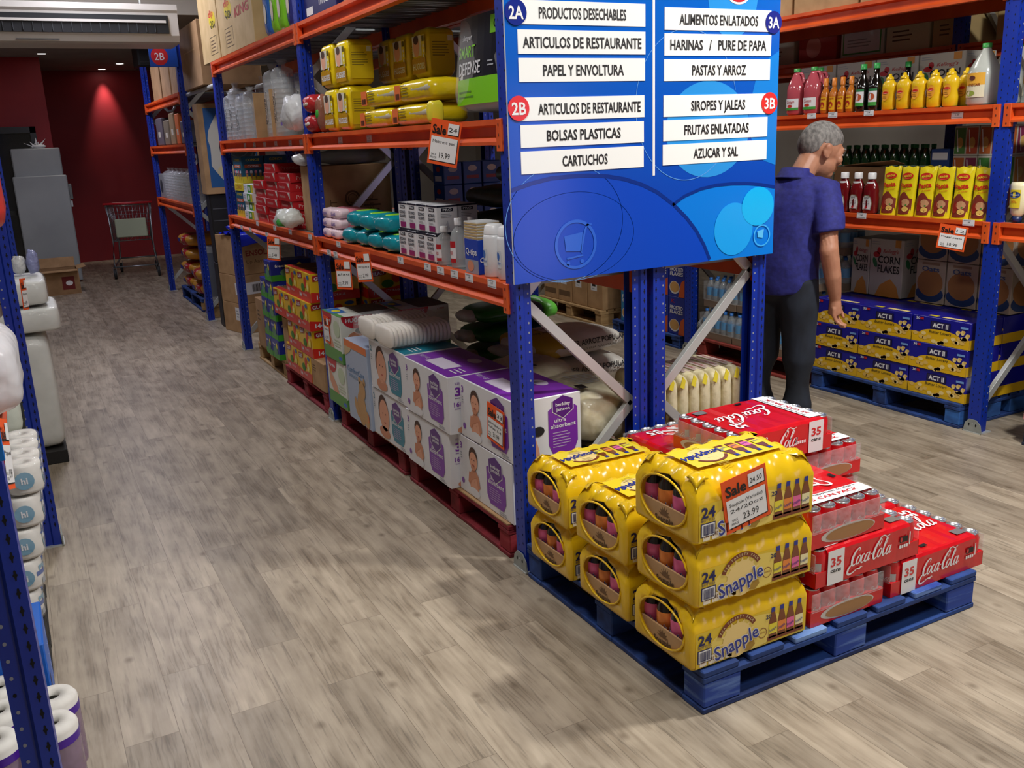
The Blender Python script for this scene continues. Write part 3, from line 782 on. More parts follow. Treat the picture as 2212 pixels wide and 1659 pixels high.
def snapple_pack():
    t = thing('tea_pack', 'x', 'drink pack', (0, 0, 0), 0, 'yellow shrink-wrapped tea bottle packs')
    vs, fs = pack_shell(SL, SD, SH, 6, 4)
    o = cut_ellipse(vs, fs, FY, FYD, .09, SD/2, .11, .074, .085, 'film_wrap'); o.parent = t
    m = MB(); n = 30
    for k in range(n):
        pass
    m.tube([(-.001, SD/2+0.11*math.cos(2*PI*k/24), .09+.074*math.sin(2*PI*k/24)) for k in range(25)], .0035, FY, 6, False)
    m.build('opening_rim', t)
    m = MB(); m.box(.006, .012, .015, SD-.015, .004, .072, CARD)
    f = face(m, (.006, SD-.015, .004), (0, -1, 0), (0, 0, 1))
    f.ell(.13, .035, .018, .018, mat('#6d5136', .8), 1, 18, 0, PI)
    for k in range(7):
        a = .2+2.7*k/6; f.poly([(.13+.019*math.cos(a-.12), .035+.019*math.sin(a-.12)), (.13+.029*math.cos(a), .035+.029*math.sin(a)), (.13+.019*math.cos(a+.12), .035+.019*math.sin(a+.12))], mat('#6d5136', .8), 1)
    f.text('Snapple', .13, .014, .02, mat('#4a3827', .8), 2, w=.085, rot=.08, bold=.02)
    m.build('cardboard_tray', t)
    for i, c in enumerate((LEMON, PINK, PEACH, PINK)):
        m = MB(); y = .042+i*.0685
        m.lathe([(.026, .012), (.031, .02), (.031, .04), (.0315, .041), (.0315, .108), (.031, .109), (.031, .122), (.015, .152), (.014, .16)], [TEAD, TEAD, c, c, c, TEAD, TEAD, TEAD, TEAD], 18, .048, y)
        f = cyl(m, .0316, .048, y, PI); f.text('Snapple', 0.002, .058, .018, WHITE, 3, w=.052, rot=-.2, bold=.05); f.text('Snapple', 0.002, .058, .018, SNB, 5, w=.05, rot=-.2, bold=.02)
        m.build('bottle', t)
    m = MB(); f = face(m, (0, -.0006, 0), (1, 0, 0), (0, 0, 1)); snapple_art(f, SL, .118); m.build('front_print', t)
    m = MB(); f = face(m, (SL-.06, SD-.05, SH+.0004), (-1, 0, 0), (0, -1, 0)); snapple_art(f, SL-.12, SD-.1, True); m.build('top_print', t)
    return t
LZ = [.143+.198*k for k in range(3)]
series(snapple_pack, [((-.035, -1.065, LZ[2]), 0, 'topmost yellow tea bottle pack of the three-high front stack, with the orange sale card'),
    ((-.03, -1.065, LZ[1]), 0, 'middle yellow tea bottle pack of the three-high front stack'),
    ((-.04, -1.065, LZ[0]), 0, 'bottom yellow tea bottle pack of the three-high front stack, by the pallet corner'),
    ((-.04, -.735, LZ[1]), .02, 'upper yellow tea bottle pack of the middle stack, behind the three-high stack'),
    ((-.035, -.735, LZ[0]), 0, 'lower yellow tea bottle pack of the middle stack, behind the three-high stack'),
    ((-.05, -.395, LZ[1]), -.02, 'upper yellow tea bottle pack of the rear stack, beside the blue corner post'),
    ((-.04, -.4, LZ[0]), 0, 'lower yellow tea bottle pack of the rear stack, beside the blue corner post')])

# --- cola packs
CR = mat('#cf1420', .22, 0, .2, 22, .3); CRD = mat('#a50f18', .3); SILV = mat('#c9cdd0', .25, .8)
def catmull(P, n=6):
    out = []
    for i in range(len(P)-1):
        p0, p1, p2, p3 = P[max(i-1, 0)], P[i], P[i+1], P[min(i+2, len(P)-1)]
        for k in range(n):
            t = k/n
            out.append(tuple(.5*((2*b)+(-a+c)*t+(2*a-5*b+4*c-d)*t*t+(-a+3*b-3*c+d)*t**3) for a, b, c, d in zip(p0, p1, p2, p3)))
    out.append(tuple(P[-1]))
    return out
# script lettering strokes: (x, y, width), unit square about 3.1 x 1
COLA = [
 # capital C one, with the long tail under the word
 [(.62, .80, .02), (.66, .92, .05), (.56, .97, .05), (.40, .84, .10), (.27, .55, .14), (.28, .25, .13), (.42, .14, .07), (.58, .25, .03)],
 [(.30, .24, .05), (.12, .05, .10), (.10, -.16, .12), (.25, -.26, .10), (.50, -.20, .05), (.72, -.09, .05), (.88, -.12, .09), (.98, -.05, .05), (1.08, -.08, .01)],
 [(.72, .58, .04), (.60, .45, .09), (.58, .24, .09), (.68, .15, .06), (.80, .30, .08), (.80, .50, .07), (.72, .58, .04), (.84, .50, .03), (.92, .56, .02)],
 [(1.06, .52, .06), (1.00, .58, .05), (.91, .45, .09), (.89, .24, .09), (.99, .15, .06), (1.12, .27, .03)],
 [(1.34, .55, .05), (1.24, .57, .05), (1.15, .42, .09), (1.14, .22, .09), (1.22, .15, .06), (1.34, .32, .06), (1.40, .58, .06)],
 [(1.40, .58, .08), (1.35, .32, .10), (1.38, .17, .07), (1.48, .24, .03)],
 [(1.48, .42, .05), (1.58, .45, .05)],
 # capital C two, with its loop
 [(2.02, .72, .02), (2.10, .98, .05), (2.02, 1.06, .06), (1.86, .90, .10), (1.72, .55, .15), (1.72, .25, .14), (1.84, .12, .08), (2.02, .26, .03)],
 [(2.02, .72, .03), (1.93, .85, .04), (1.98, 1.12, .05), (2.18, 1.20, .05), (2.42, 1.10, .06), (2.62, 1.16, .02)],
 [(2.15, .58, .04), (2.03, .45, .09), (2.01, .24, .09), (2.11, .15, .06), (2.23, .30, .08), (2.23, .50, .07), (2.15, .58, .04), (2.27, .50, .03), (2.35, .60, .03)],
 [(2.35, .5, .03), (2.50, .85, .05), (2.50, 1.02, .06), (2.42, .95, .08), (2.36, .55, .10), (2.37, .22, .10), (2.45, .15, .06), (2.54, .25, .03)],
 [(2.80, .55, .05), (2.70, .57, .05), (2.61, .42, .09), (2.60, .22, .09), (2.68, .15, .06), (2.80, .32, .06), (2.86, .58, .06)],
 [(2.86, .58, .08), (2.81, .32, .10), (2.84, .17, .07), (2.96, .28, .03)]]
def cola_script(f, x, y, w, m, l=3, rot=0):
    k = w/3.0; c, s = math.cos(rot), math.sin(rot)
    for st in COLA:
        P = catmull([(a+.22*(b-.4), b, q) for a, b, q in st], 4)
        pts = [(x+k*(a*c-b*s), y+k*(a*s+b*c)) for a, b, q in P]
        f.line(pts, [q*k for a, b, q in P], m, l)
CL, CD, CH = .465, .322, .124
def cola_pack():
    """cans packed 7 x 5; the -x end is the open can end, +x end likewise"""
    t = thing('cola_pack', 'x', 'drink pack', (0, 0, 0), 0, 'red shrink-wrapped cola can packs')
    m = MB(); e = .047; q = .012
    prof = [(0, 0), (CD, 0), (CD, CH-q), (CD-.006, CH-.003), (CD-q, CH), (q, CH), (.006, CH-.003), (0, CH-q)]
    nst = 14; vs = []; n = len(prof)
    for i in range(nst+1):
        x = e+(CL-2*e)*i/nst; b = .003*abs(math.sin(PI*5*i/nst))
        for (y, z) in prof: vs.append((x, y+(b if y > CD/2 else -b)*(z > .02 and z < CH-.001)*.5, z+(b-.002 if z > .1 else 0)))
    fs = [(i*n+j, i*n+(j+1) % n, (i+1)*n+(j+1) % n, (i+1)*n+j) for i in range(nst) for j in range(n)]
    fs = [t_[::-1] for t_ in fs]
    fs += [tuple(range(n)), tuple(range(nst*n, nst*n+n))[::-1]]
    m.add(vs, fs, CR, False)
    f = face(m, (0, -.0025, 0), (1, 0, 0), (0, 0, 1))
    f.rect(e, .0, e+.07, CH-.008, WHITE, 1); f.text('35', e+.035, .062, .03, CR, 2, w=.046, bold=.025); f.text('cans', e+.035, .041, .014, BLACK, 2, w=.046, bold=.02)
    cola_script(f, e+.088, .032, .2, WHITE, 2)
    f.rect(CL-e-.05, .065, CL-e-.012, .085, BLACK, 2); f.ell(CL-e-.043, .075, .005, .008, CR, 3)
    for k in range(4): f.rect(CL-e-.05+k*.0105, .045, CL-e-.042+k*.0105, .056, WHITE, 2)
    f.rect(CL-e-.005, .05, CL-e+.0, .095, WHITE, 2)
    f = face(m, (0, CD+.0025, 0), (-1, 0, 0), (0, 0, 1)); cola_script(f, -CL+.1, .032, .2, WHITE, 2)
    f.rect(-e-.07, .0, -e, CH-.008, WHITE, 1); f.text('35', -e-.035, .062, .03, CR, 2, w=.046, bold=.025); f.text('cans', -e-.035, .041, .014, BLACK, 2, w=.046, bold=.02)
    for k in range(4): f.rect(-e-.125+k*.0105, .045, -e-.117+k*.0105, .056, WHITE, 2)
    f = face(m, (0, 0, CH+.0025), (1, 0, 0), (0, 1, 0))
    f.rect(e-.004, .012, e+.055, CD-.012, WHITE, 1)
    f.text('35 CAN PACK', e+.014, CD/2, .017, CR, 2, w=.22, rot=-PI/2, bold=.02); f.text('more happiness to share', e+.042, CD/2, .012, BLACK, 2, w=.24, rot=-PI/2)
    cola_script(f, e+.09, CD*.36, .26, WHITE, 2)
    f.text('35', CL-e-.03, CD*.75, .045, WHITE, 2, w=.06, rot=PI/2, bold=.03); f.rect(CL-e-.06, .03, CL-e-.01, .065, SILV, 2)
    f.rect(e+.13, .03, e+.16, .045, BLACK, 2)
    m.build('red_wrap', t)
    for ex, sg in ((0, 1), (CL, -1)):
        for k in range(5):
            c = MB(); y = .033+k*.0640; x = ex+sg*.034
            c.lathe([(.026, .006), (.0315, .016), (.0315, .104), (.026, .118), (.027, .1225), (.0245, .1215), (.024, .117)], [SILV, CR, CR, SILV, SILV, SILV, SILV], 18, x, y)
            f = cyl(c, .0316, x, y, PI if sg > 0 else 0); cola_script(f, -.02, .05, .045, WHITE, 1, PI/2*0)
            f.rect(.022, .03, .04, .08, mat('#b8bcc0', .4), 1, 3)
            c.build('can', t)
        c = MB(); a, b = sorted((ex+sg*.001, ex+sg*.0475))
        c.box(a, b, .0, CD, 0, .052, CR)
        f = face(c, (ex, CD if sg > 0 else 0, 0), (0, -sg, 0), (0, 0, 1))
        f.rect(0, 0, CD, .052, CR, 1)
        f.ell(CD/2, .030, .118, .0265, mat('#c9c3bb', .4), 2, 30); f.ell(CD/2+.008, .029, .105, .0225, mat('#a57c50', .8), 3, 30)
        c.build('end_tray', t)
        c = MB(); c.box(min(ex+sg*.0005, ex-sg*.003), max(ex+sg*.0005, ex-sg*.003), .004, CD-.004, .05, .112, film('clear_wrap', '#dfe3e6', .18)); c.build('clear_end_film', t)
    return t
c90 = PI/2
# placement by (x0,y0) low corner; end-on packs are turned so the can end looks at -y
def P_long(x, y, z): return (x, y, z), 0
def P_rev(x, y, z): return (x+CL, y+CD, z), PI
def P_end(x, y, z): return (x+CD, y, z), c90
CZ = [.141+.128*k for k in range(5)]
cl = [(P_end(.432, -1.045, CZ[2]), 'red cola can pack with its can end forward, on top of the front cola stack'),
 (P_long(.445, -1.06, CZ[1]), 'red cola can pack lying broadside in the middle of the front cola stack'),
 (P_end(.428, -1.062, CZ[0]), 'bottom red cola can pack of the front cola stack, can end forward'),
 (P_long(.79, -1.06, CZ[0]), 'red cola can pack lying broadside on the front right corner of the pallet'),
 (P_end(.77, -.645, CZ[2]), 'red cola can pack showing its cans behind the front cola stack'),
 (P_rev(.46, -.655, CZ[3]+.003), 'topmost red cola can pack lying broadside at the back of the pallet'),
 (P_end(.428, -.515, CZ[2]), 'red cola can pack under the topmost one, next to the blue middle posts'),
 (P_long(.79, -.725, CZ[0]), 'red cola can pack second from the front along the right pallet edge'),
 (P_long(.79, -.39, CZ[0]), 'red cola can pack third from the front along the right pallet edge'),
 (P_end(.77, -.64, CZ[1]), 'red cola can pack beneath the one showing its cans, rear right'),
 (P_end(.428, -.51, CZ[1]), 'second red cola can pack up in the rear stack by the middle posts'),
 (P_end(.428, -.51, CZ[0]), 'bottom red cola can pack of the rear stack by the middle posts')]
series(cola_pack, [(a, b, lb) for (a, b), lb in cl])

# --- orange sale cards
def sale_card(label, loc, rz=0, rx=0, ry=0, w=.16, h=.17, lines=(), price='', old=''):
    t = thing('sale_card', label, 'price sign', loc, rz, None, rx, ry)
    m = MB(); m.box(-w/2, w/2, -.0008, .0008, -h/2, h/2, mat('#ef5a1e', .6))
    f = face(m, (-w/2, -.0008, -h/2), (1, 0, 0), (0, 0, 1))
    f.text('Sale', w*.3, h*.68, h*.2, BLACK, 2, w=w*.46, bold=.03)
    f.rect(w*.59, h*.68, w*.95, h*.93, BLACK, 1); f.rect(w*.58, h*.70, w*.93, h*.94, WHITE, 2)
    if old: f.text(old, w*.75, h*.76, h*.1, BLACK, 3, w=w*.27)
    f.rect(w*.08, h*.07, w*.95, h*.6, BLACK, 1); f.rect(w*.06, h*.09, w*.93, h*.62, WHITE, 2)
    for i, tx in enumerate(lines): f.text(tx, w*.49, h*(.48-.12*i), h*.07, BLACK, 3, w=w*.74)
    if price: f.text(price, w*.56, h*.16, h*.13, BLACK, 3, w=w*.36); f.text('SALE', w*.2, h*.2, h*.045, BLACK, 3); f.text('PRICE', w*.2, h*.13, h*.045, BLACK, 3)
    m.build('card', t)
    return t
sale_card('orange sale card taped on the topmost yellow tea pack', (.145, -1.069, .642), 0, 0, -.17, .165, .165, ('Snapple (Variado)', '24/20oz'), '23.99', '24.50')
# ================================================================ floor-level goods under the diaper rack
SKIN = mat('#dca184', .6); SKIN2 = mat('#c98a6c', .6); HAIR = mat('#4a3024', .6); PURP = mat('#7a31a6', .3); PURPD = mat('#57217f', .3); TEAL = mat('#15809a', .3)
CWH = mat('#dfe1e6', .3); GREY = mat('#9aa0a8', .5)
def kid(f, x, y, h, l=2):
    """printed standing toddler"""
    f.ell(x, y+h*.27, h*.19, h*.27, SKIN, l); f.ell(x, y+h*.09, h*.22, h*.09, CWH, l+1); f.ell(x+h*.02, y+h*.3, h*.012, h*.012, SKIN2, l+1, 8)
    f.poly([(x-h*.2, y+h*.45), (x-h*.25, y+h*.24), (x-h*.16, y+h*.2), (x-h*.02, y+h*.56), (x+h*.04, y+h*.56), (x+h*.16, y+h*.2), (x+h*.25, y+h*.24), (x+h*.19, y+h*.45)], SKIN2, l+1)
    f.ell(x, y+h*.77, h*.18, h*.2, HAIR, l+1); f.ell(x+h*.01, y+h*.71, h*.16, h*.17, SKIN, l+2)
    for s in (-1, 1): f.ell(x+s*h*.05, y+h*.73, h*.018, h*.012, HAIR, l+3, 8)
    f.ell(x+h*.01, y+h*.63, h*.045, h*.014, mat('#b3524a', .5), l+3, 10); f.ell(x, y+h*.57, h*.09, h*.045, SKIN2, l+4)
def babyface(f, x, y, h, l=2):
    f.ell(x, y+h*.6, h*.3, h*.38, HAIR, l); f.ell(x+h*.05, y+h*.52, h*.29, h*.36, SKIN, l+1)
    f.ell(x+h*.02, y+h*.13, h*.32, h*.13, SKIN2, l+1)
    for s in (-.02, .14): f.ell(x+h*s, y+h*.56, h*.022, h*.018, HAIR, l+2, 8)
    f.ell(x+h*.08, y+h*.36, h*.05, h*.018, mat('#b3524a', .5), l+2, 10)
def hexa(f, x, y, r, m, l): f.poly([(x-r, y+r*.55), (x, y+r*.95), (x+r, y+r*.55), (x+r, y-r*.4), (x, y-r*1.05), (x-r, y-r*.4)], m, l)
def badge(f, x, y, w, h, m, l=2):
    """arched brand panel with hexagon"""
    f.poly([(x-w/2, y+h*.18), (x-w*.36, y), (x+w*.36, y), (x+w/2, y+h*.18), (x+w/2, y+h*.78), (x+w*.3, y+h*.86), (x-w*.3, y+h*.86), (x-w/2, y+h*.78)], m, l)
    hexa(f, x, y+h*.83, w*.37, CWH, l+1); hexa(f, x, y+h*.83, w*.34, PURPD, l+2)
    f.text('berkley', x, y+h*.84, w*.10, CWH, l+3, w=w*.5, bold=.02); f.text('jensen', x, y+h*.755, w*.10, CWH, l+3, w=w*.46, bold=.02)
    f.text('ultra', x-w*.1, y+h*.56, w*.12, CWH, l+1, w=w*.4, bold=.02); f.text('absorbent', x, y+h*.46, w*.13, CWH, l+1, w=w*.86, bold=.02)
    f.lines(x-w*.36, y+h*.1, x+w*.36, y+h*.4, 6, mat('#b9a4cc', .5), l+1, .3)
BL, BD, BHt = .505, .30, .262
def diaper_carton(col, num, face_kind):
    def fn():
        t = thing('diaper_carton', 'x', 'diaper box', (0, 0, 0), 0, 'printed diaper cartons on the red pallets')
        m = MB(); m.box(0, BD, 0, BL, 0, BHt, CWH, .003)
        f = face(m, (0, BL, 0), (0, -1, 0), (0, 0, 1))
        f.text(num, .03, .2, .03, col, 2, w=.02, bold=.02); f.lines(.02, .15, .04, .185, 3, GREY, 2)
        if face_kind == 'kid': kid(f, .15, .006, .235, 2); f.ell(.035, .05, .014, .014, col, 2)
        else: babyface(f, .16, .01, .24, 2)
        badge(f, .36, .03, .17, .2, col, 2); f.lines(.38, .008, .47, .025, 2, GREY, 2)
        f = face(m, (0, 0, 0), (1, 0, 0), (0, 0, 1))
        f.text('SIZE', .045, .225, .01, col, 2); f.text(num, .045, .175, .038, col, 2, w=.03, bold=.03); f.rect(.03, .163, .06, .165, col, 2)
        f.text('160', .045, .125, .022, col, 2, w=.042, bold=.02); f.text('DIAPERS', .045, .112, .007, col, 2)
        f.poly([(.06, 0), (.11, 0), (.10, .06), (.085, .11), (.08, .05)], SKIN, 2); f.ell(.06, .018, .025, .014, SKIN2, 3)
        badge(f, .215, .02, .135, .235, col, 2)
        f.poly([(.10+.028*math.cos(a)*(1), .128+.02*math.sin(a)) for a in [2*PI*k/16 for k in range(16)]], mat('#1a1716', .8), 5)
        f = face(m, (0, BL, BHt), (0, -1, 0), (1, 0, 0))
        f.rect(.004, .004, BL-.004, BD-.004, col, 1); f.rect(.14, .05, .36, .14, mat('#d8cfe2', .35), 2)
        f.text('SIZE  ||  GO', .07, .07, .022, CWH, 2, w=.1, rot=0); f.lines(.39, .05, .49, .12, 3, CWH, 2)
        f.ell(.3, .23, .05, .03, mat('#c9bed6', .4), 2)
        m.build('carton', t)
        return t
    return fn
wood_pallet('red wooden pallet under the purple diaper cartons next to the blue corner post', 1.17, 1.08, PR_, PRW, (.59, .69, 0))
wood_pallet('red wooden pallet under the white wipes cartons, in the shade', 1.17, 1.05, PR_, PR_, (.59, 1.82, 0))
wood_pallet('red wooden pallet under the yellow storage bag boxes beyond the second blue post', 1.0, 1.0, PR_, PRW, (.505, 3.10, 0))
wood_pallet('unpainted wooden pallet under the stack of blue and green boxes', 1.0, .85, PN, PN, (.53, 4.12, 0))
m = MB(); m.box(0, .95, 0, .98, 0, .006, CARD); single(m, 'cardboard_sheet', 'flat brown cardboard sheet under the purple diaper cartons on the red pallet', 'cardboard sheet', (.005, .16, .1405))
m = MB(); m.box(0, .9, 0, .9, 0, .006, CARD); single(m, 'cardboard_sheet', 'flat brown cardboard sheet under the teal diaper and blue wipes cartons', 'cardboard sheet', (-.01, 1.3, .1405))
z1 = .147; z2 = .147+BHt+.003
series(diaper_carton(PURP, '3', 'kid'), [((.02, .085, z2), 0, 'upper purple diaper carton nearest the blue corner post, with an orange sale card'),
    ((.02, .13, z1), 0, 'lower purple diaper carton nearest the blue corner post'),
    ((-.03, .60, z2), 0, 'upper purple diaper carton beside the teal one'),
    ((-.025, .638, z1), 0, 'lower purple diaper carton beside the teal one')])
series(diaper_carton(TEAL, '2', 'face'), [((-.02, 1.125, z2), 0, 'upper teal diaper carton with a baby face'), ((-.015, 1.15, z1), 0, 'lower teal diaper carton with a baby face')])
# pale blue carton
t = thing('diaper_carton', 'tall pale blue diaper carton with an orange top edge and a teddy bear', 'diaper box', (-.03, 1.66, z1))
PBL = mat('#aab9d2', .3); m = MB(); m.box(0, .42, 0, .37, 0, .46, PBL, .003)
f = face(m, (0, .37, 0), (0, -1, 0), (0, 0, 1)); f.rect(0, .42, .37, .46, mat('#e07a3e', .4), 2); f.poly([(.0, .36), (.1, .40), (.12, .42), (0, .42)], mat('#c9b58a', .4), 2)
f.text('ComfortCare', .17, .28, .035, mat('#3f7aa8', .4), 2, w=.28); f.lines(.05, .25, .25, .27, 2, mat('#6f97ba', .4), 2)
TED = mat('#c39a6a', .7); f.ell(.23, .1, .07, .1, TED, 2); f.ell(.26, .21, .05, .055, TED, 3); f.ell(.225, .26, .018, .02, TED, 3); f.ell(.3, .26, .018, .02, TED, 3); f.ell(.15, .09, .03, .06, TED, 3, rot=.5); f.ell(.31, .05, .035, .05, TED, 3)
f.text('3', .33, .04, .05, mat('#e07a3e', .4), 4, bold=.02)
m.build('carton', t)
# clear pack of white diapers lying on top
t = thing('diaper_pack', 'clear plastic pack of folded white diapers lying on the teal carton', 'diaper pack', (-.06, 1.22, z2+BHt+.002))
WD = mat('#ece6dc', .7); FILM = film('clear_film', '#f4f6f8', .14, .12, .5, 30)
for k in range(2):
    m = MB()
    for i in range(15): m.pillow(.035+i*.0215, .14+k*.26, .055, .024, .25, .108, WD, .4, .6, 10, 6)
    m.build('diaper_stack', t)['kind'] = 'stuff'
MB().pillow(.19, .27, .062, .4, .56, .122, FILM, .22, .3, 32, 12, .02, 3).build('film_wrap', t)
# wipes cartons
HR = mat('#c01a2a', .35); LGR = mat('#c3d3b4', .4); GRN = mat('#5d9a4a', .4); DGR = mat('#4a8a52', .4); CW2 = mat('#dfe3da', .35)
HLn, HDp, HHt = .335, .335, .278
def wipes_carton():
    t = thing('wipes_carton', 'x', 'wipes box', (0, 0, 0), 0, 'white and green baby wipes cartons')
    m = MB(); m.box(0, HDp, 0, HLn, 0, HHt, CW2, .003)
    f = face(m, (0, HLn, 0), (0, -1, 0), (0, 0, 1)); f.rect(0, 0, HLn, .075, GRN, 1); f.ell(.3, .03, .03, .012, mat('#3a6ad0', .4), 2)
    f.ell(.1, HHt-.001, .09, .085, HR, 2, 24, PI, 2*PI); f.text('Huggies', .1, HHt-.05, .022, CWH, 3, w=.12, bold=.03)
    f.poly([(.03, .23), (.06, .2), (.17, .12), (.2, .075), (.1, .075), (.04, .13)], SKIN, 2); f.ell(.27, .2, .06, .05, LGR, 2); f.lines(.2, .09, .36, .14, 3, LGR, 2)
    f = face(m, (0, 0, 0), (1, 0, 0), (0, 0, 1)); f.rect(0, 0, HDp, .065, GRN, 1)
    f.ell(.105, HHt-.001, .095, .075, HR, 2, 24, PI, 2*PI); f.text('HUGGIES', .105, HHt-.036, .024, CWH, 3, w=.14, bold=.03); f.text('wipes', .105, HHt-.056, .012, CWH, 3)
    f.ell(.09, .135, .055, .05, SKIN2, 2); f.ell(.1, .128, .047, .042, SKIN, 3); f.ell(.17, .10, .07, .045, SKIN, 2); f.ell(.23, .12, .05, .05, DGR, 4); f.text('natural care', .23, .115, .013, CWH, 5, w=.08)
    for s in (.085, .115): f.ell(s, .14, .005, .004, HAIR, 5, 8)
    f.poly([(.13+.042*math.cos(a), .19+.018*math.sin(a)) for a in [2*PI*k/18 for k in range(18)]], mat('#171514', .8), 4)
    f.text('x 1000', .28, HHt-.025, .012, HR, 2); f.rect(.27, .1, .325, .12, HR, 2); f.lines(.27, .15, .32, .2, 3, LGR, 2)
    f = face(m, (0, HLn, HHt), (0, -1, 0), (1, 0, 0)); f.rect(.0, 0, HLn, .03, GRN, 1); f.rect(.02, .01, .2, .09, mat('#3f78c8', .4), 2); f.ell(.12, .05, .04, .025, LEMON, 3)
    f.rect(.0, .14, HLn, HDp, mat('#6f6558', .6), 1)
    m.build('carton', t)
    return t
series(wipes_carton, [((-.02, 2.115, .43), 0, 'upper white and green wipes carton beside the clear diaper pack, with a small orange tag'),
    ((-.015, 2.118, .148), 0, 'lower white and green wipes carton standing on the red pallet'),
    ((.33, 2.115, .43), 0, 'white and green wipes carton with a hand hole, behind the clear diaper pack'),
    ((.335, 2.118, .148), 0, 'white and green wipes carton hidden below the one with the hand hole')])
sale_card('small orange sale card on the upper white and green wipes carton', (-.024, 2.36, .6), -c90, 0, 0, .1, .16, ('toallas',), '21.99')
sale_card('orange sale card on the upper purple diaper carton by the corner post', (.012, .24, .545), -c90, 0, .1, .15, .16, ('pampers', 'tallas 3-4'), '31.99', '33')
m = MB(); m.box(0, .34, 0, .285, 0, .185, CARD, .002); f = face(m, (0, .285, 0), (0, -1, 0), (0, 0, 1)); f.lines(.03, .1, .12, .15, 3, mat('#6b5236', .8), 1)
single(m, 'carton', 'plain brown carton at floor level beside the bottom yellow storage bag box', 'box', (0, 2.595, .147))
# yellow storage bag boxes
GY = mat('#e3b81a', .3); GRD = mat('#cf2a20', .35); GRR = mat('#a5121c', .4); PEPR = mat('#d0341f', .4); PEPG = mat('#3f7f2c', .5)
GLl, GLd, GLh = .29, .32, .183
def glad_art(f, W_, H_, num=True):
    f.poly([(0, 0), (W_, 0), (W_, H_*.32), (W_*.75, H_*.38), (W_*.5, H_*.3), (W_*.25, H_*.3), (0, H_*.36)], GRD, 2)
    f.poly([(W_*.05, H_*.72), (W_*.4, H_*.78), (W_*.4, H_*.97), (W_*.05, H_*.92)], GRR, 3); f.text('GLAD', W_*.225, H_*.78, H_*.12, CWH, 4, w=W_*.28, rot=.08, bold=.03)
    f.ell(W_*.62, H_*.66, W_*.1, H_*.2, PEPR, 3); f.ell(W_*.42, H_*.45, W_*.13, H_*.15, PEPG, 4); f.ell(W_*.8, H_*.52, W_*.11, H_*.17, mat('#ecd24a', .4), 4); f.ell(W_*.8, H_*.5, W_*.05, H_*.09, mat('#f1e6a0', .4), 5)
    f.ell(W_*.85, H_*.86, W_*.1, H_*.07, mat('#2a62a8', .4), 4)
    f.text('144', W_*.2, H_*.1, H_*.15, CWH, 4, w=W_*.18, bold=.03); f.text('STORAGE', W_*.54, H_*.17, H_*.08, CWH, 4, w=W_*.32)
def glad_box():
    t = thing('storage_bag_box', 'x', 'box', (0, 0, 0), 0, 'yellow and red storage bag boxes')
    m = MB(); m.box(0, GLd, 0, GLl, 0, GLh, GY, .002)
    glad_art(face(m, (0, GLl, 0), (0, -1, 0), (0, 0, 1)), GLl, GLh); glad_art(face(m, (0, 0, 0), (1, 0, 0), (0, 0, 1)), GLd, GLh)
    face(m, (0, GLl, GLh), (0, -1, 0), (1, 0, 0)).rect(.004, .01, GLl-.004, .05, GRD, 1).rect(.004, .05, GLl-.004, GLd-.004, mat('#6d4a22', .5), 1)
    m.build('box', t)
    return t
gs = []
rowsg = [('bottom', .147, [2.89, 3.19], 0), ('second', .331, [2.80, 3.10], .0), ('third', .515, [2.785, 3.08, 3.375], -.01), ('top', .70, [2.76, 3.055], .01)]
for nm, z, ys, dx in rowsg:
    for i, y in enumerate(ys): gs.append(((dx, y, z), 0, '%s-layer yellow storage bag box, %s from the second blue post' % (nm, ('nearest', 'next', 'farthest')[i])))
gs += [((.36, 2.68, .70), 0, 'yellow storage bag box facing the front, right of the second blue post'), ((.36, 2.69, .515), 0, 'dim yellow storage bag box right under the front-facing one'),
       ((.36, 2.69, .331), 0, 'dim yellow storage bag box two below the front-facing one'), ((.36, 2.69, .147), 0, 'dim yellow storage bag box standing on the red pallet behind the plain carton')]
series(glad_box, gs)
m = MB(); m.box(0, .3, 0, .13, 0, .34, CARD, .002); single(m, 'carton', 'narrow upright brown carton between the yellow boxes and the blue and green boxes', 'box', (.02, 3.49, .147))
# blue and green boxes
NB = mat('#1b2c8c', .35); GR2 = mat('#3f9a2e', .4)
def bg_box():
    t = thing('freezer_bag_box', 'x', 'box', (0, 0, 0), 0, 'blue and green boxes stacked on the raw pallet')
    m = MB(); m.box(0, .3, 0, .19, 0, .145, NB, .002)
    for f, W_ in ((face(m, (0, .19, 0), (0, -1, 0), (0, 0, 1)), .19), (face(m, (0, 0, 0), (1, 0, 0), (0, 0, 1)), .3)):
        f.rect(0, 0, W_, .045, GR2, 2); f.ell(W_*.5, .06, W_*.28, .035, mat('#5a8a6a', .5), 3); f.ell(W_*.7, .1, .02, .025, LEMON, 3); f.text('freezer', W_*.3, .1, .02, CWH, 3, w=W_*.4, bold=.02)
    m.build('box', t)
    return t
bs = []
for k in range(5):
    for i, y in enumerate((3.72, 3.92)):
        if k == 4 and i: continue
        bs.append(((0+.004*(k % 2), y, .141+k*.146), 0, '%s blue and green box from the floor in the %s column' % (ORD[k], ('near', 'far')[i])))
series(bg_box, bs)
m = MB(); m.box(0, .35, 0, .24, 0, .38, CARDD, .002); face(m, (0, .24, 0), (0, -1, 0), (0, 0, 1)).lines(.05, .2, .15, .3, 3, mat('#5b452c', .8), 1)
single(m, 'carton', 'open brown carton standing beyond the blue and green boxes', 'box', (.02, 4.2, .141))
TQ = mat('#1c6f9c', .4); MG = mat('#9c1f5c', .4)
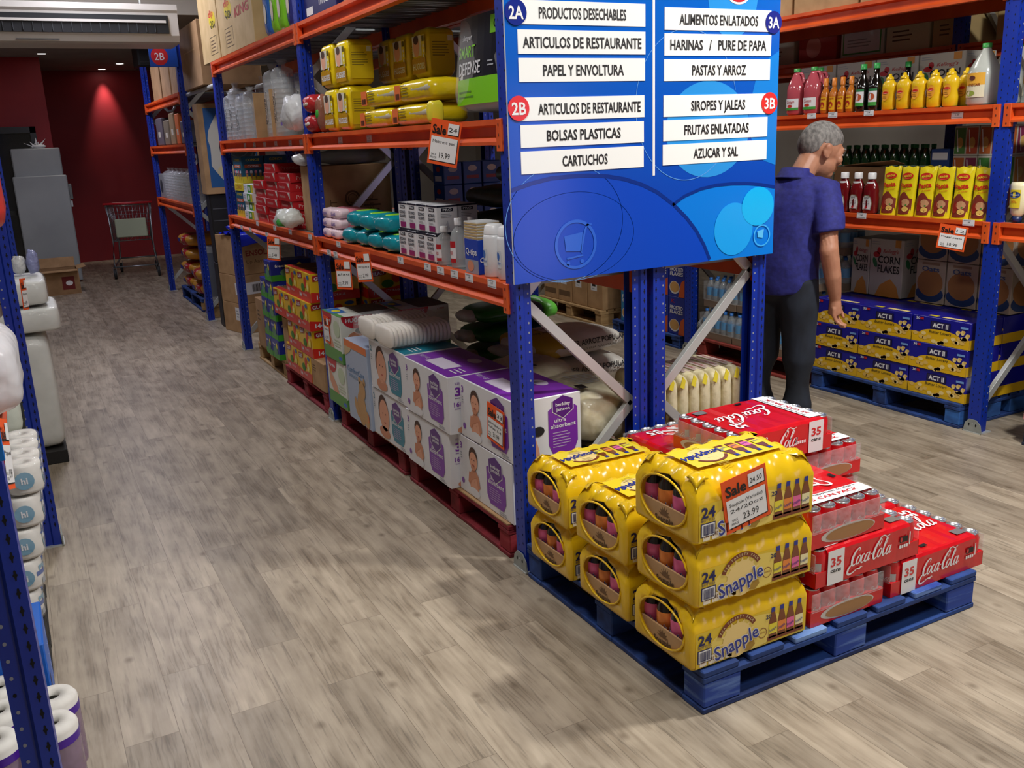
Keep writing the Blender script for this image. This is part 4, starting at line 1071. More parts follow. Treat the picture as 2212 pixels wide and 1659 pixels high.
def lb_box(c1, c2, lab, loc, sz):
    m = MB(); m.box(0, sz[0], 0, sz[1], 0, sz[2], c1, .002)
    for f, W_ in ((face(m, (0, sz[1], 0), (0, -1, 0), (0, 0, 1)), sz[1]), (face(m, (0, 0, 0), (1, 0, 0), (0, 0, 1)), sz[0])):
        f.rect(0, sz[2]*.75, W_, sz[2]*.9, c2, 1); f.rect(W_*.2, sz[2]*.2, W_*.4, sz[2]*.6, mat('#b7bcc4', .5), 1); f.text('liners', W_*.7, sz[2]*.3, sz[2]*.2, CWH, 1, w=W_*.35)
    return single(m, 'liner_box', lab, 'box', loc)
lb_box(NB, MG, 'navy and magenta carton under the shelf above the blue and green boxes, lowest of three', (.06, 3.70, .873), (.45, .38, .10)) if False else None
lb_box(TQ, MG, 'turquoise carton with a magenta band tucked in the shade behind the yellow boxes', (.34, 3.06, .70), (.4, .5, .16))
lb_box(NB, MG, 'navy carton with a magenta band stacked on the turquoise one in the shade', (.34, 3.06, .861), (.4, .5, .14))
lb_box(NB, TQ, 'navy carton with a turquoise band under the turquoise one in the shade', (.34, 3.06, .515), (.4, .5, .184))
lb_box(NB, TQ, 'navy carton below another navy one, deep behind the yellow boxes', (.34, 3.06, .331), (.4, .5, .183))
lb_box(TQ, NB, 'turquoise carton on the red pallet, deep behind the yellow boxes', (.34, 3.06, .147), (.4, .5, .183))
# rice and bagged goods on the middle of the aisle end
RB = noisy('rice_bag_white', '#c9c6bd', '#dcdad2', (8, 8, 8), .35, .3); CREAMB = noisy('rice_cream', '#cfc39a', '#e2d9b6', (30, 30, 30), .4, .3)
def rice_sack():
    t = thing('rice_sack', 'x', 'sack', (0, 0, 0), 0, 'white rice sacks in a pile')
    m = MB(); m.pillow(0, 0, .068, .60, .40, .14, RB, .4, .75, 36, 14, .025, 5, .15)
    m.build('sack', t)
    # printed bands follow the sack
    m2 = MB(); m2.pillow(-.17, 0, .0685, .22, .405, .143, mat('#b59a1c', .5), .3, .75, 24, 14, .025, 5, .15); m2.build('yellow_band', t)
    m3 = MB(); f = Pr(m3, lambda x, y, d: Vector((x, -.205-d+.03*abs(y)/.07*.5, .07+y)))
    f.text('SUPER ARROZ POPULAR', .07, .008, .028, BLACK, 3, w=.4, bold=.02); f.text('INDUSTRIA NACIONAL', .08, -.018, .012, BLACK, 3, w=.26)
    f2 = Pr(m3, lambda x, y, d: Vector((x, y, .1415+d-.02*(y/.2)**2)))
    f2.text('Super Arroz', -.17, -.05, .03, BLACK, 3, w=.17, rot=PI, bold=.02); f2.text('POPULAR', -.17, .03, .03, BLACK, 3, w=.15, rot=PI, bold=.02)
    m3.build('print', t)
    m4 = MB(); m4.pillow(-.33, 0, .06, .12, .3, .05, film('bag_end', '#d9dadb', .55, .2, .5, 20), .6, .8, 16, 8, .1, 2); m4.build('loose_end', t)
    return t
series(rice_sack, [((.87, 1.15, .551), .1, 'topmost white rice sack with yellow band in the pile seen under the sign'), ((.88, 1.14, .415), 0, 'second white rice sack from the top of the pile under the sign'), ((.87, 1.16, .279), .06, 'third white rice sack from the top of the pile under the sign'), ((.88, 1.15, .142), 0, 'bottom white rice sack of the pile under the sign')])
DG = noisy('bag_dark_green', '#1d5a1c', '#2f7a26', (8, 8, 8), .35, .3); NVB = mat('#12183f', .3, 0, .3, 20)
def green_bag():
    t = thing('green_bag', 'x', 'bag', (0, 0, 0), 0, 'green and navy bags piled under the rack')
    MB().pillow(0, 0, .055, .5, .34, .108, DG, .4, .75, 28, 12, .03, 8, .1).build('bag', t)
    MB().pillow(.06, 0, .056, .3, .346, .111, NVB, .3, .75, 24, 12, .03, 8, .1).build('navy_band', t)
    MB().pillow(.2, -.02, .058, .1, .349, .113, mat('#62c043', .35), .3, .75, 20, 12, .03, 8, .1).build('lime_band', t)
    MB().pillow(-.255, .0, .05, .1, .2, .07, RB, .7, .9, 16, 8, .08, 2).build('white_end', t)
    return t
gb = []
for k, (x, y) in enumerate([(.92, 1.85), (.9, 1.88), (.93, 1.84), (.91, 1.87), (.92, 1.85)]):
    gb.append(((x, y, .148+.118*k), .06*(k % 2)-.03, ('bottom', 'second', 'third', 'fourth', 'topmost')[k]+' green and navy bag in the pile right of the wipes cartons'))
series(green_bag, gb)
def rice_pack(m_=CREAMB):
    t = thing('rice_pack', 'x', 'bag', (0, 0, 0), 0, 'see-through rice packs standing in a row')
    MB().pillow(0, 0, .127, .0585, .34, .25, CREAMB, .45, .35, 20, 14, .02, 4).build('rice_brick', t)
    m = MB(); m.box(-.02, .02, -.1, .1, .2495, .2525, mat('#b9a6a0', .5)); f = face(m, (-.02, .1, .2525), (0, -1, 0), (1, 0, 0))
    f.text('ARROZ PRIMERO', .1, .012, .014, mat('#a23c3c', .5), 2, w=.17); m.build('top_print', t)
    m = MB(); m.prism([(-.033, .21), (-.02, .255), (-.004, .235), (-.012, .2)], -.174, -.171, LEMON, 'y'); m.build('yellow_corner', t)
    return t
rp = []
for k in range(8): rp.append(((.72+.059*k, .24, .378), 0, '%s cream rice pack from the blue middle posts in the upper row' % ORD[k]))
for k in range(8): rp.append(((.72+.059*k, .245, .127 if False else .141), 0, '%s cream rice pack from the blue middle posts in the row beneath' % ORD[k]))
series(rice_pack, [(a if a[2] < .2 else (a[0], a[1], .402), b, c) for a, b, c in rp])
def rice_bale():
    t = thing('rice_bale', 'x', 'bag', (0, 0, 0), 0, 'plastic-wrapped bales of rice between the posts')
    MB().pillow(0, 0, .127, .27, .42, .235, CREAMB, .35, .5, 28, 14, .03, 6).build('rice', t)
    m = MB(); m.pillow(0, 0, .128, .278, .428, .24, film('bale_film', '#e8e6dc', .25, .15, .6, 18), .35, .5, 28, 14, .03, 6); m.build('film_wrap', t)
    m = MB(); f = Pr(m, lambda x, y, d: Vector((x, y, .249+d))); f.lines(-.08, -.1, .08, .06, 7, GREY, 2); f.rect(-.11, -.16, -.07, -.1, BLACK, 2); m.build('print', t)
    return t
series(rice_bale, [((.475, .30, .147), 0, 'front rice bale on the pallet just left of the blue middle posts'), ((.47, .76, .147), .05, 'rice bale on the pallet behind the front one'), ((.475, .30, .412), -.05, 'rice bale lying on the front one, seen behind the silver brace'), ((.47, .755, .414), .08, 'upper rice bale behind the silver brace, toward the green bags')])
# ================================================================ goods on the diaper rack's shelves
Z1, Z2, Z3 = LV[0]+.001, LV[1]+.001, LV[2]+.001
WHB = mat('#dcdfe2', .3); CAPW = mat('#e6e8ea', .35); CLR = film('clear_bottle', '#cfd6d8', .38, .08, 0); LIQ = film('clear_liquid', '#9aa4a6', .3, .1, 0)
def powder_bottle():
    t = thing('powder_bottle', 'x', 'bottle', (0, 0, 0), 0, 'white powder bottles at the shelf end')
    m = MB(); m.lathe([(.04, 0), (.044, .006), (.044, .15), (.04, .165)], WHB, 22); f = cyl(m, .0443, 0, 0, PI-.9); f.rect(.02, .045, .055, .11, mat('#c9cfd8', .4), 1, 4).ell(.035, .09, .012, .016, mat('#3a6ab8', .4), 2).text('baby', .037, .06, .012, mat('#3a6ab8', .4), 2)
    m.build('bottle', t)
    MB().lathe([(.041, .165), (.041, .172), (.036, .196), (.028, .203), (.0, .205)], CAPW, 22, caps=False).build('cap', t)
    return t
series(powder_bottle, [((.06, .155, Z1), 0, 'white powder bottle closest to the sign on the lower shelf'), ((.055, .262, Z1), 0, 'second white powder bottle from the sign'), ((.15, .20, Z1), 0, 'white powder bottle standing behind the front two')])
t = thing('cotton_swab_box', 'blue and white cotton swab pack beside the white powder bottles', 'box', (.07, .40, Z1))
QB = mat('#1b3fae', .35); m = MB(); m.box(-.05, .05, -.06, .06, 0, .135, QB); f = face(m, (-.05, .06, 0), (0, -1, 0), (0, 0, 1)); f.rect(0, 0, .12, .055, mat('#8f96a6', .4), 1); f.text('Q-tips', .06, .075, .026, CWH, 2, w=.1, bold=.02); f.ell(.05, .03, .03, .022, SKIN2, 2)
f = face(m, (-.05, -.06, 0), (1, 0, 0), (0, 0, 1)); f.text('Q-tips', .05, .06, .02, CWH, 2, w=.085, rot=.4, bold=.02); m.build('sleeve', t)
m = MB(); m.box(-.049, .049, -.059, .059, .135, .205, WHB)
for k in range(6): m.box(-.0505, -.049, -.058, .058, .139+k*.011, .145+k*.011, mat('#b39a6a', .7)); m.box(-.049, .049, -.0605, -.059, .139+k*.011, .145+k*.011, mat('#b39a6a', .7))
m.build('swabs', t)
def clear_bottle(h, lab):
    def fn():
        t = thing('clear_bottle', 'x', 'bottle', (0, 0, 0), 0)
        MB().lathe([(.032, 0), (.037, .006), (.037, h*.62), (.03, h*.74), (.014, h*.82), (.014, h*.86)], film('clear_bottle', '#cfd6d8', .38, .08, 0), 20, sy=.8).build('bottle', t)
        MB().lathe([(.016, h*.86), (.016, h), (.0, h)], CAPW, 16, caps=False).build('cap', t)
        m = MB(); f = Pr(m, lambda x, y, d: Vector((-.0378*math.cos(x/.037)-d, -.0302*math.sin(x/.037), y))); f.rect(-.03, h*.12, .03, h*.55, CWH, 1, 6); f.rect(-.03, h*.12, .03, h*.2, lab, 2, 6); f.rect(-.03, h*.42, .03, h*.55, lab, 2, 6); f.text('PEROX', 0, h*.28, h*.08, lab, 3, w=.03, bold=.02); m.build('label', t)
        return t
    return fn
REDL = mat('#b01a24', .4)
for (a, b, c, h) in ((.05, .725, 'shorter clear bottle with white cap and red label, beside the white boxes', .165), (.06, .6, 'taller clear bottle with white cap and red label next to the swab pack', .205), (.15, .66, 'clear bottle with white cap half hidden behind the two in front', .2)):
    t = clear_bottle(h, REDL)(); t['label'] = c; t.location = (a, b, Z1)
PROB = mat('#14182c', .4); MAGE = mat('#8a1f66', .4)
def pro_box():
    t = thing('hair_color_box', 'x', 'box', (0, 0, 0), 0, 'white boxes with black PRO tops')
    m = MB(); m.box(0, .10, 0, .106, 0, .124, CWH, .002)
    for f, W_ in ((face(m, (0, .106, 0), (0, -1, 0), (0, 0, 1)), .106), (face(m, (0, 0, 0), (1, 0, 0), (0, 0, 1)), .1)):
        f.rect(0, .0, W_, .008, PROB, 1); f.rect(0, .116, W_, .124, PROB, 1); f.rect(W_*.22, .098, W_*.78, .112, PROB, 2); f.text('PRO', W_*.5, .1005, .009, CWH, 3, w=W_*.42, bold=.03)
    f = face(m, (0, .106, 0), (0, -1, 0), (0, 0, 1)); f.text('ECONO', .05, .075, .013, PROB, 2, w=.07, bold=.03); f.text('GUANTE', .05, .057, .013, PROB, 2, w=.07, bold=.03); f.rect(.02, .012, .085, .036, MAGE, 2); f.lines(.02, .04, .08, .052, 2, GREY, 2)
    f = face(m, (0, 0, 0), (1, 0, 0), (0, 0, 1)); f.lines(.02, .07, .08, .09, 3, GREY, 2); f.poly([(.03, .02), (.06, .02), (.05, .06)], mat('#b9bcc6', .4), 2)
    m.build('carton', t)
    return t
ps = []
for k in range(4): ps.append(((.03+.004*(k % 2), .778+k*.112, Z1), 0, '%s white PRO box from the clear bottles, lower row' % ORD[k]))
for k in range(4): ps.append(((.035, .76+k*.113, Z1+.125), 0, '%s white PRO box from the clear bottles, upper row' % ORD[k]))
for k in range(3): ps.append(((.14, .79+k*.113, Z1), 0, '%s white PRO box from the clear bottles, back row below' % ORD[k]))
for k in range(3): ps.append(((.14, .78+k*.113, Z1+.125), 0, '%s white PRO box from the clear bottles, back row on top' % ORD[k]))
series(pro_box, ps)
TW = mat('#0f8fa0', .22, 0, .4, 30); LIME = mat('#8fd02c', .3)
def teal_pouch():
    t = thing('wipes_pouch', 'x', 'wipes pack', (0, 0, 0), 0, 'teal wipes pouches')
    m = MB(); m.pillow(.09, 0, .042, .2, .185, .088, TW, .45, .55, 26, 12, .03, 2, .1); m.build('pouch', t)
    m = MB(); f = Pr(m, lambda x, y, d: Vector((-.0035-d-.0*x, -x, y+.042))); f.ell(-.05, .005, .016, .014, CWH, 3); f.text('Wipes', -.04, -.022, .014, CWH, 3, w=.04); f.text('123', .035, -.015, .03, LIME, 3, w=.03, rot=1.57, bold=.02); m.build('front_print', t)
    MB().pillow(.09, -.0, .083, .12, .06, .012, LIME, .5, .6, 18, 6).build('lid', t)
    return t
tp = [((.02, 1.335, Z1), 0, 'lower row, nearest the white PRO boxes'), ((.015, 1.53, Z1), 0, 'lower row, second from the white PRO boxes'), ((.02, 1.725, Z1), 0, 'lower row, third from the white PRO boxes'), ((.01, 1.925, Z1), 0, 'lower row, farthest from the white PRO boxes'),
      ((.02, 1.42, Z1+.089), .05, 'upper row, nearest the white PRO boxes'), ((.01, 1.62, Z1+.089), 0, 'upper row, middle of the three'), ((.025, 1.88, Z1+.089), -.06, 'upper row, beside the pink packs'), ((.24, 1.6, Z1), 0, 'back row low, half hidden'), ((.24, 1.8, Z1+.0), 0, 'back row, beside the large brown carton')]
series(teal_pouch, [(a, b, 'teal wipes pouch with lime lid, '+c) for a, b, c in tp])
PK = mat('#e58a9c', .3, 0, .4, 35); PKL = mat('#ead0da', .35); LIL = mat('#7a63b8', .4)
def tissue_pack():
    t = thing('tissue_pack', 'x', 'tissue pack', (0, 0, 0), 0, 'pink tissue packs')
    m = MB(); m.pillow(.1, 0, .027, .2, .145, .057, PK, .5, .6, 22, 10, .05, 3, .1); m.build('pack', t)
    MB().pillow(.03, 0, .0275, .085, .149, .06, PKL, .5, .6, 22, 10, .05, 3, .1).build('pale_band', t)
    m = MB(); f = Pr(m, lambda x, y, d: Vector((-.0135-d, -x, y+.027))); f.text('Scott', 0, -.006, .02, LIL, 2, w=.07, rot=.1, bold=.02); m.build('print', t)
    return t
ts = []
for i, y in enumerate((2.20, 2.36)):
    for k in range(3): ts.append(((.03+.008*k, y+.01*k, Z1+.0555*k), .03*(k-1), 'pink tissue pack, %s layer of the column %s' % (('bottom', 'middle', 'top')[k], ('beside the teal pouches', 'against the second blue post')[i])))
series(tissue_pack, ts)
t = thing('carton', 'large brown carton with faint printed logos standing behind the second blue post', 'box', (.07, 2.565, Z1))
m = MB(); m.box(0, .45, 0, .38, 0, .40, CARD, .003); INKB = mat('#6b5236', .8); f = face(m, (0, 0, 0), (1, 0, 0), (0, 0, 1))
f.text('DART', .1, .12, .045, INKB, 1, w=.16, rot=PI/2); f.ring(.2, .2, .05, .012, INKB, 1); f.ring(.2, .2, .03, .004, INKB, 1); f.lines(.27, .08, .4, .2, 4, INKB, 1); f.text('PLASTIC', .33, .14, .025, INKB, 1, w=.15, rot=PI/2)
f = face(m, (0, .38, 0), (0, -1, 0), (0, 0, 1)); f.rect(.25, .23, .34, .34, mat('#2d5a34', .7), 1); f.rect(.25, .02, .34, .13, mat('#2d5a34', .7), 1); m.build('box', t)
m = MB(); m.tube([(0, 0, 0), (.12, 0, 0), (.3, .01, -.002), (.46, 0, 0)], [.02, .045, .046, .04], film('roll_grey', '#b8bcb6', .75, .25, .6, 20), 14); m.pillow(-.05, 0, -.005, .14, .1, .07, film('bag_end', '#d9dadb', .55, .2, .5, 20), .8, .9, 16, 8, .15, 3)
single(m, 'plastic_roll', 'grey plastic wrapped roll lying on top of the large brown carton', 'roll', (.08, 2.7, Z1+.401+.047))
# bay beyond the second post
def red_pack():
    t = thing('straw_box', 'x', 'box', (0, 0, 0), 0, 'flat red boxes in columns')
    RB_ = mat('#b81f26', .35); m = MB(); m.box(0, .22, 0, .30, 0, .058, RB_, .001); f = face(m, (0, .3, 0), (0, -1, 0), (0, 0, 1)); f.text('Premium', .11, .02, .02, mat('#d9a9a4', .5), 1, w=.14, rot=0); f.poly([(.23, .055), (.29, .055), (.29, .01)], mat('#cfc8c0', .5), 1)
    f = face(m, (0, 0, 0), (1, 0, 0), (0, 0, 1)); f.text('Premium', .11, .018, .022, mat('#d9a9a4', .5), 1, w=.14); f.poly([(.16, .055), (.215, .055), (.215, .012)], mat('#cfc8c0', .5), 1); m.build('box', t)
    return t
rs = []
for i, (y, n) in enumerate(((3.06, 6), (3.40, 7), (3.74, 5))):
    for k in range(n): rs.append(((.02+.006*((k*7+i) % 3), y+.006*((k*5) % 3), Z1+.059*k), 0, '%s flat red box from the shelf in the %s column' % (ORD[k], ('near', 'middle', 'far')[i])))
series(red_pack, rs)
GW = mat('#3f9a3f', .4); YL = mat('#d8c32c', .4)
def gw_box():
    m = MB(); m.box(0, .2, 0, .30, 0, .064, CWH, .001); f = face(m, (0, .3, 0), (0, -1, 0), (0, 0, 1)); f.rect(.13, .004, .3, .06, GW, 1); f.rect(.24, .004, .3, .06, YL, 2); f.lines(.02, .02, .1, .05, 2, GREY, 1); f.ell(.19, .032, .03, .018, CWH, 2)
    f = face(m, (0, 0, 0), (1, 0, 0), (0, 0, 1)); f.rect(.05, .004, .2, .06, GW, 1); f.rect(.15, .004, .2, .06, YL, 2); f.ell(.1, .032, .03, .016, CWH, 2)
    o = m.build('foil_box'); props(o, 'x', 'box', 'white and green boxes stacked flat'); return o
series(gw_box, [((.01+.01*(k % 2), 4.09, Z1+.065*k), 0, '%s white and green flat box from the shelf, beside the red boxes' % ORD[k]) for k in range(4)])
def cone_box():
    m = MB(); m.box(0, .17, 0, .3, 0, .2, mat('#14506c', .4), .001)
    for f, W_ in ((face(m, (0, .3, 0), (0, -1, 0), (0, 0, 1)), .3), (face(m, (0, 0, 0), (1, 0, 0), (0, 0, 1)), .17)):
        f.rect(0, 0, W_, .05, YL, 1); f.rect(W_*.12, .115, W_*.88, .14, mat('#b5542a', .5), 2); f.text('CONOS', W_*.5, .165, .018, YL, 2, w=W_*.6, bold=.02); f.text('CONE', W_*.5, .12, .014, CWH, 3, w=W_*.5, bold=.02)
        for k in range(4): x = W_*(.2+.2*k); f.poly([(x-W_*.06, .075), (x+W_*.06, .075), (x, .015)], mat('#a9743a', .6), 2); f.ell(x, .083, W_*.06, .014, (PK, CWH)[k % 2], 2)
    o = m.build('cone_box'); props(o, 'x', 'box', 'teal and yellow cone boxes'); return o
series(cone_box, [((.03, 4.42, Z1+.26), 0, 'teal and yellow cone box, upper, beside the third blue post'), ((.21, 4.42, Z1+.26), 0, 'teal and yellow cone box, upper, behind the first one'), ((.03, 4.45, Z1), 0, 'teal and yellow cone box standing on the shelf by the third post'), ((.21, 4.45, Z1), 0, 'teal and yellow cone box on the shelf, behind')])
m = MB(); m.box(0, .36, 0, .3, 0, .058, YL, .001); face(m, (0, .3, 0), (0, -1, 0), (0, 0, 1)).text('CONOS', .15, .015, .03, mat('#b5542a', .5), 1, w=.2)
single(m, 'cone_box', 'flat yellow box between the upper and lower cone boxes', 'box', (.025, 4.43, Z1+.201))
for k, (x, y) in enumerate(((.2, 3.12), (.2, 3.5))):
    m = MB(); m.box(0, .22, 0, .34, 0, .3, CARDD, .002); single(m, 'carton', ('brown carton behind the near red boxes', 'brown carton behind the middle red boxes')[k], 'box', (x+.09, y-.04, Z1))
BAGW = film('carrier_bag', '#e3eae6', .8, .3, .8, 14)
m = MB(); m.pillow(0, 0, .065, .17, .2, .13, BAGW, .8, .9, 26, 14, .14, 4, .2); m.pillow(-.02, .05, .12, .1, .1, .05, GW, .9, .9, 12, 8, .1, 6) if False else None
m.pillow(-.06, -.05, .05, .06, .05, .05, GW, .9, .9, 12, 8, .2, 6); single(m, 'plastic_bag', 'crumpled white and green plastic bag on the shelf left of the second post', 'bag', (.08, 2.9, Z1)) if False else None
single(m, 'plastic_bag', 'crumpled white and green plastic bag at the end of the red boxes', 'bag', (-.03, 2.965, Z1+.012), 0)
# price labels along the beams
def shelf_label():
    m = MB(); m.box(0, .001, -.035, .035, 0, .032, CWH); f = face(m, (0, .035, 0), (0, -1, 0), (0, 0, 1)); f.text('1.49', .035, .014, .009, BLACK, 1); f.rect(.006, .004, .064, .007, GREY, 1); f.rect(.006, .026, .05, .029, GREY, 1)
    o = m.build('shelf_label'); props(o, 'white price label on an orange shelf beam', 'price label', 'price labels on the beams'); return o
XB = -.0062
sl = [(XB, y, LV[0]-.028) for y in (.18, .38, .52, .66, .80, 1.12, 2.05, 2.6, 3.05, 3.45, 3.95)]+[(XB, y, LV[0]-.09) for y in (1.72, 2.12, 2.24, 3.7, 4.2, 4.5)]
sl += [(.0225, y, LV[1]-.06) for y in (1.5, 1.95, 2.7, 2.95, 3.3, 3.6, 3.9, 4.2)]
sl += [(2.8738, y, LV[0]-.026) for y in (.28, .99)]+[(2.8738, y, LV[1]-.026) for y in (.98, 1.25, 1.42)]+[(2.9, .42, LV[1]-.062)]
series(shelf_label, [(a, 0, None) for a in sl]) if False else None
p_ = shelf_label(); p_.location = sl[0]
for a in sl[1:]: dup(p_, a)
sale_card('orange sale card hanging from the lower beam under the teal pouches, nearer one', (-.05, 1.52, 1.06), -.9, 0, -.06, .09, .15, ('wipes',), '2.99')
sale_card('orange sale card hanging from the lower beam by the pink packs', (-.05, 1.86, .985), -.9, 0, 0, .1, .16, ('glad',), '7.99')
sale_card('small orange sale card hanging from the lower beam under the red boxes', (-.05, 3.35, 1.0), -.8, 0, .1, .1, .16, ('bolsas',), '5.49')
sale_card('orange sale card on the middle beam under the mattress pad bag', (-.062, .42, 1.65), -.9, 0, .2, .13, .17, ('Mattress pad',), '19.99', '24')
# dark bundles at the back of the lower shelf
DKB = mat('#26291f', .35, 0, .5, 15)
def bundle():
    o = MB().pillow(0, 0, .05, .27, .42, .105, DKB, .6, .8, 26, 12, .05, 3, .1).build('bin_bag_bundle'); props(o, 'x', 'bag', 'dark folded bag bundles at the back of the shelf'); return o
series(bundle, [((.40, .33, Z1), 0, 'dark bag bundle at the bottom, nearest the sign'), ((.40, .78, Z1), 0, 'dark bag bundle at the bottom, behind the white boxes'), ((.40, .36, Z1+.107), .08, 'dark bag bundle, second layer nearest the sign'), ((.40, .8, Z1+.107), -.05, 'dark bag bundle, second layer behind the white boxes'), ((.39, .4, Z1+.214), -.06, 'dark bag bundle, third layer nearest the sign'), ((.41, .84, Z1+.214), .06, 'dark bag bundle, third layer behind the white boxes'), ((.40, .5, Z1+.321), .1, 'topmost dark bag bundle of the pile')])
SB2 = mat('#1d4f9c', .35)
def blue_pack():
    m = MB(); m.box(0, .12, 0, .16, 0, .13, SB2, .004); f = face(m, (0, .16, 0), (0, -1, 0), (0, 0, 1)); f.ell(.08, .09, .03, .015, mat('#c0392b', .4), 1); f.rect(.03, .02, .13, .05, CWH, 1); f = face(m, (0, 0, 0), (1, 0, 0), (0, 0, 1)); f.ell(.06, .09, .03, .018, mat('#d8d2c8', .4), 1); f.rect(.02, .03, .1, .05, mat('#9a2a24', .4), 1)
    o = m.build('blue_pack'); props(o, 'x', 'box', 'blue packs seen through the rack'); return o
bp = []
for i in range(3):
    for k in range(3): bp.append(((.72+.13*i, 2.2, Z1+.131*k), 0, 'blue pack on the far side of the rack, %s layer, %s from the left' % (('bottom', 'middle', 'top')[k], ORD[i])))
series(blue_pack, bp)
# middle shelf: yellow diaper packs
HY = mat('#dfc414', .22, 0, .35, 25); HYD = mat('#b98a1c', .3, 0, .3, 30)
def yellow_pack():
    t = thing('yellow_diaper_pack', 'x', 'diaper pack', (0, 0, 0), 0, 'yellow diaper packs on the middle shelf')
    m = MB(); m.pillow(.075, 0, .112, .15, .2, .222, HY, .32, .35, 28, 16, .02, 3); m.build('pack', t)
    m = MB(); f = Pr(m, lambda x, y, d: Vector((-.0022-d, -x, y+.11)))
    f.rect(-.07, -.01, .04, .08, mat('#d8d2c4', .35), 2); f.ell(-.02, .03, .036, .045, SKIN, 3); f.ell(-.02, .062, .03, .02, HAIR, 4); f.rect(-.08, -.09, .08, -.02, HYD, 2)
    f.text('HUGGIES', 0, -.07, .028, CWH, 3, w=.14, rot=.0, bold=.03); f.rect(.045, -.01, .082, .08, mat('#ead42a', .3), 3); f.bars(.05, .05, .078, .075, BLACK, 4, 8)
    for k in range(3): f.ell(.065, .03-.022*k, .008, .008, CWH, 4, 10)
    m.build('front_print', t)
    m = MB(); f = Pr(m, lambda x, y, d: Vector((.075+x, -.1005-d, y+.11))); f.rect(-.06, -.08, .06, .08, mat('#d9be1c', .3), 2); f.lines(-.05, -.02, .05, .05, 6, mat('#7a6a1c', .5), 3); f.rect(.03, .05, .055, .075, CWH, 3); m.build('side_print', t)
    return t
yp = [((.02, 2.09, Z2), 0, 'yellow diaper pack standing on the shelf next to the second post', {}), ((.02, 2.085, Z2+.224), 0, 'yellow diaper pack on top of the one next to the second post', {}),
      ((.025, 1.87, Z2), 0, 'yellow diaper pack second from the post, bottom', {}), ((.03, 1.86, Z2+.224), 0, 'yellow diaper pack second from the post, on top', {}),
      ((.06, 1.72, Z2+.0), 0, 'yellow diaper pack third from the post, behind the lying packs', {}) ,
      ((.25, 1.86, Z2), 0, 'yellow diaper pack in the back row, low', {}), ((.25, 1.82, Z2+.224), 0, 'yellow diaper pack in the back row with a row of dots, upper left', {}), ((.25, 1.58, Z2), 0, 'yellow diaper pack in the back row, low and dim', {}), ((.25, 1.6, Z2+.224), 0, 'yellow diaper pack in the back row, upper middle', {}), ((.25, 1.34, Z2), 0, 'yellow diaper pack in the back row, low right', {}), ((.25, 1.35, Z2+.224), 0, 'yellow diaper pack in the back row, upper right', {})]
series(yellow_pack, [a for i, a in enumerate(yp) if i != 4])
def flat_pack():
    t = thing('yellow_diaper_pack', 'x', 'diaper pack', (0, 0, 0), 0, 'yellow diaper packs on the middle shelf')
    MB().pillow(.1, 0, .048, .2, .42, .096, HY, .3, .5, 28, 12, .02, 7).build('pack', t)
    MB().pillow(.1, -.08, .05, .203, .24, .05, mat('#b9b3a0', .3, 0, .3, 25), .3, .5, 24, 8, .02, 7).build('grey_band', t)
    m = MB(); f = Pr(m, lambda x, y, d: Vector((-.0015-d, -x, y+.048))); f.rect(-.2, -.035, -.13, .03, mat('#e0723a', .4), 2); f.lines(-.12, -.03, -.02, .03, 5, mat('#7a6a1c', .5), 2); f.bars(-.19, -.03, -.14, -.005, BLACK, 3, 9); m.build('print', t)
    return t
series(flat_pack, [((.03, 1.42, Z2), .0, 'yellow diaper pack lying flat on the middle shelf, lower left'), ((.03, .98, Z2), 0, 'yellow diaper pack lying flat by the mattress pad bag, lower right'), ((.03, 1.36, Z2+.097), .04, 'yellow diaper pack lying flat on another, upper left'), ((.025, .93, Z2+.097), -.02, 'yellow diaper pack lying flat on another, upper right')])
# zipped mattress pad bag
t = thing('mattress_pad_bag', 'big clear zip bag holding a mattress pad with a navy and lime insert', 'bag', (.085, .375, Z2+.045), .0, None, 0, .10)
m = MB(); m.pillow(.14, 0, .185, .26, .56, .37, mat('#d6d8d6', .6, 0, .4, 12), .25, .35, 30, 16, .02, 3); m.build('mattress_pad', t)
m = MB(); f = Pr(m, lambda x, y, d: Vector((.004-d+.02*(2*x/.56)**2, -x, y)))
def strip(x0, x1, y0, y1, mm, l):
    for k in range(8): f.poly([(x0+(x1-x0)*k/8, y0), (x0+(x1-x0)*(k+1)/8, y0), (x0+(x1-x0)*(k+1)/8, y1), (x0+(x1-x0)*k/8, y1)], mm, l)
INS = mat('#14161e', .2); LM = mat('#78c81e', .25)
strip(-.26, .245, .03, .35, INS, 6); strip(-.26, .245, .02, .12, LM, 8); strip(.04, .245, .27, .335, LM, 8)
f.text('SMART', -.17, .2, .045, LM, 10, w=.17, bold=.01); f.text('DEFENSE', -.14, .135, .05, CWH, 10, w=.22, bold=.01); f.text('sleeper', -.17, .265, .022, CWH, 10, w=.1, shear=.3); f.lines(-.24, .04, -.05, .08, 2, mat('#3f7f1a', .4), 10)
for k in range(4): f.ring(.085+k*.04, .303, .016, .006, INS, 10, 14)
f.lines(0.03, .15, .09, .18, 2, GREY, 10)
m.build('printed_insert', t)
MB().pillow(.14, 0, .187, .275, .585, .38, film('zip_bag_film', '#eef0f2', .16, .08, .5, 14), .2, .3, 30, 16, .02, 3).build('clear_bag', t)
m = MB(); m.pillow(0, 0, .048, .06, .06, .09, LEMON, .4, .5, 16, 10, .04, 2); single(m, 'yellow_pouch', 'small yellow pouch squeezed between the lying packs and the mattress pad bag', 'pouch', (.03, .70, Z2))
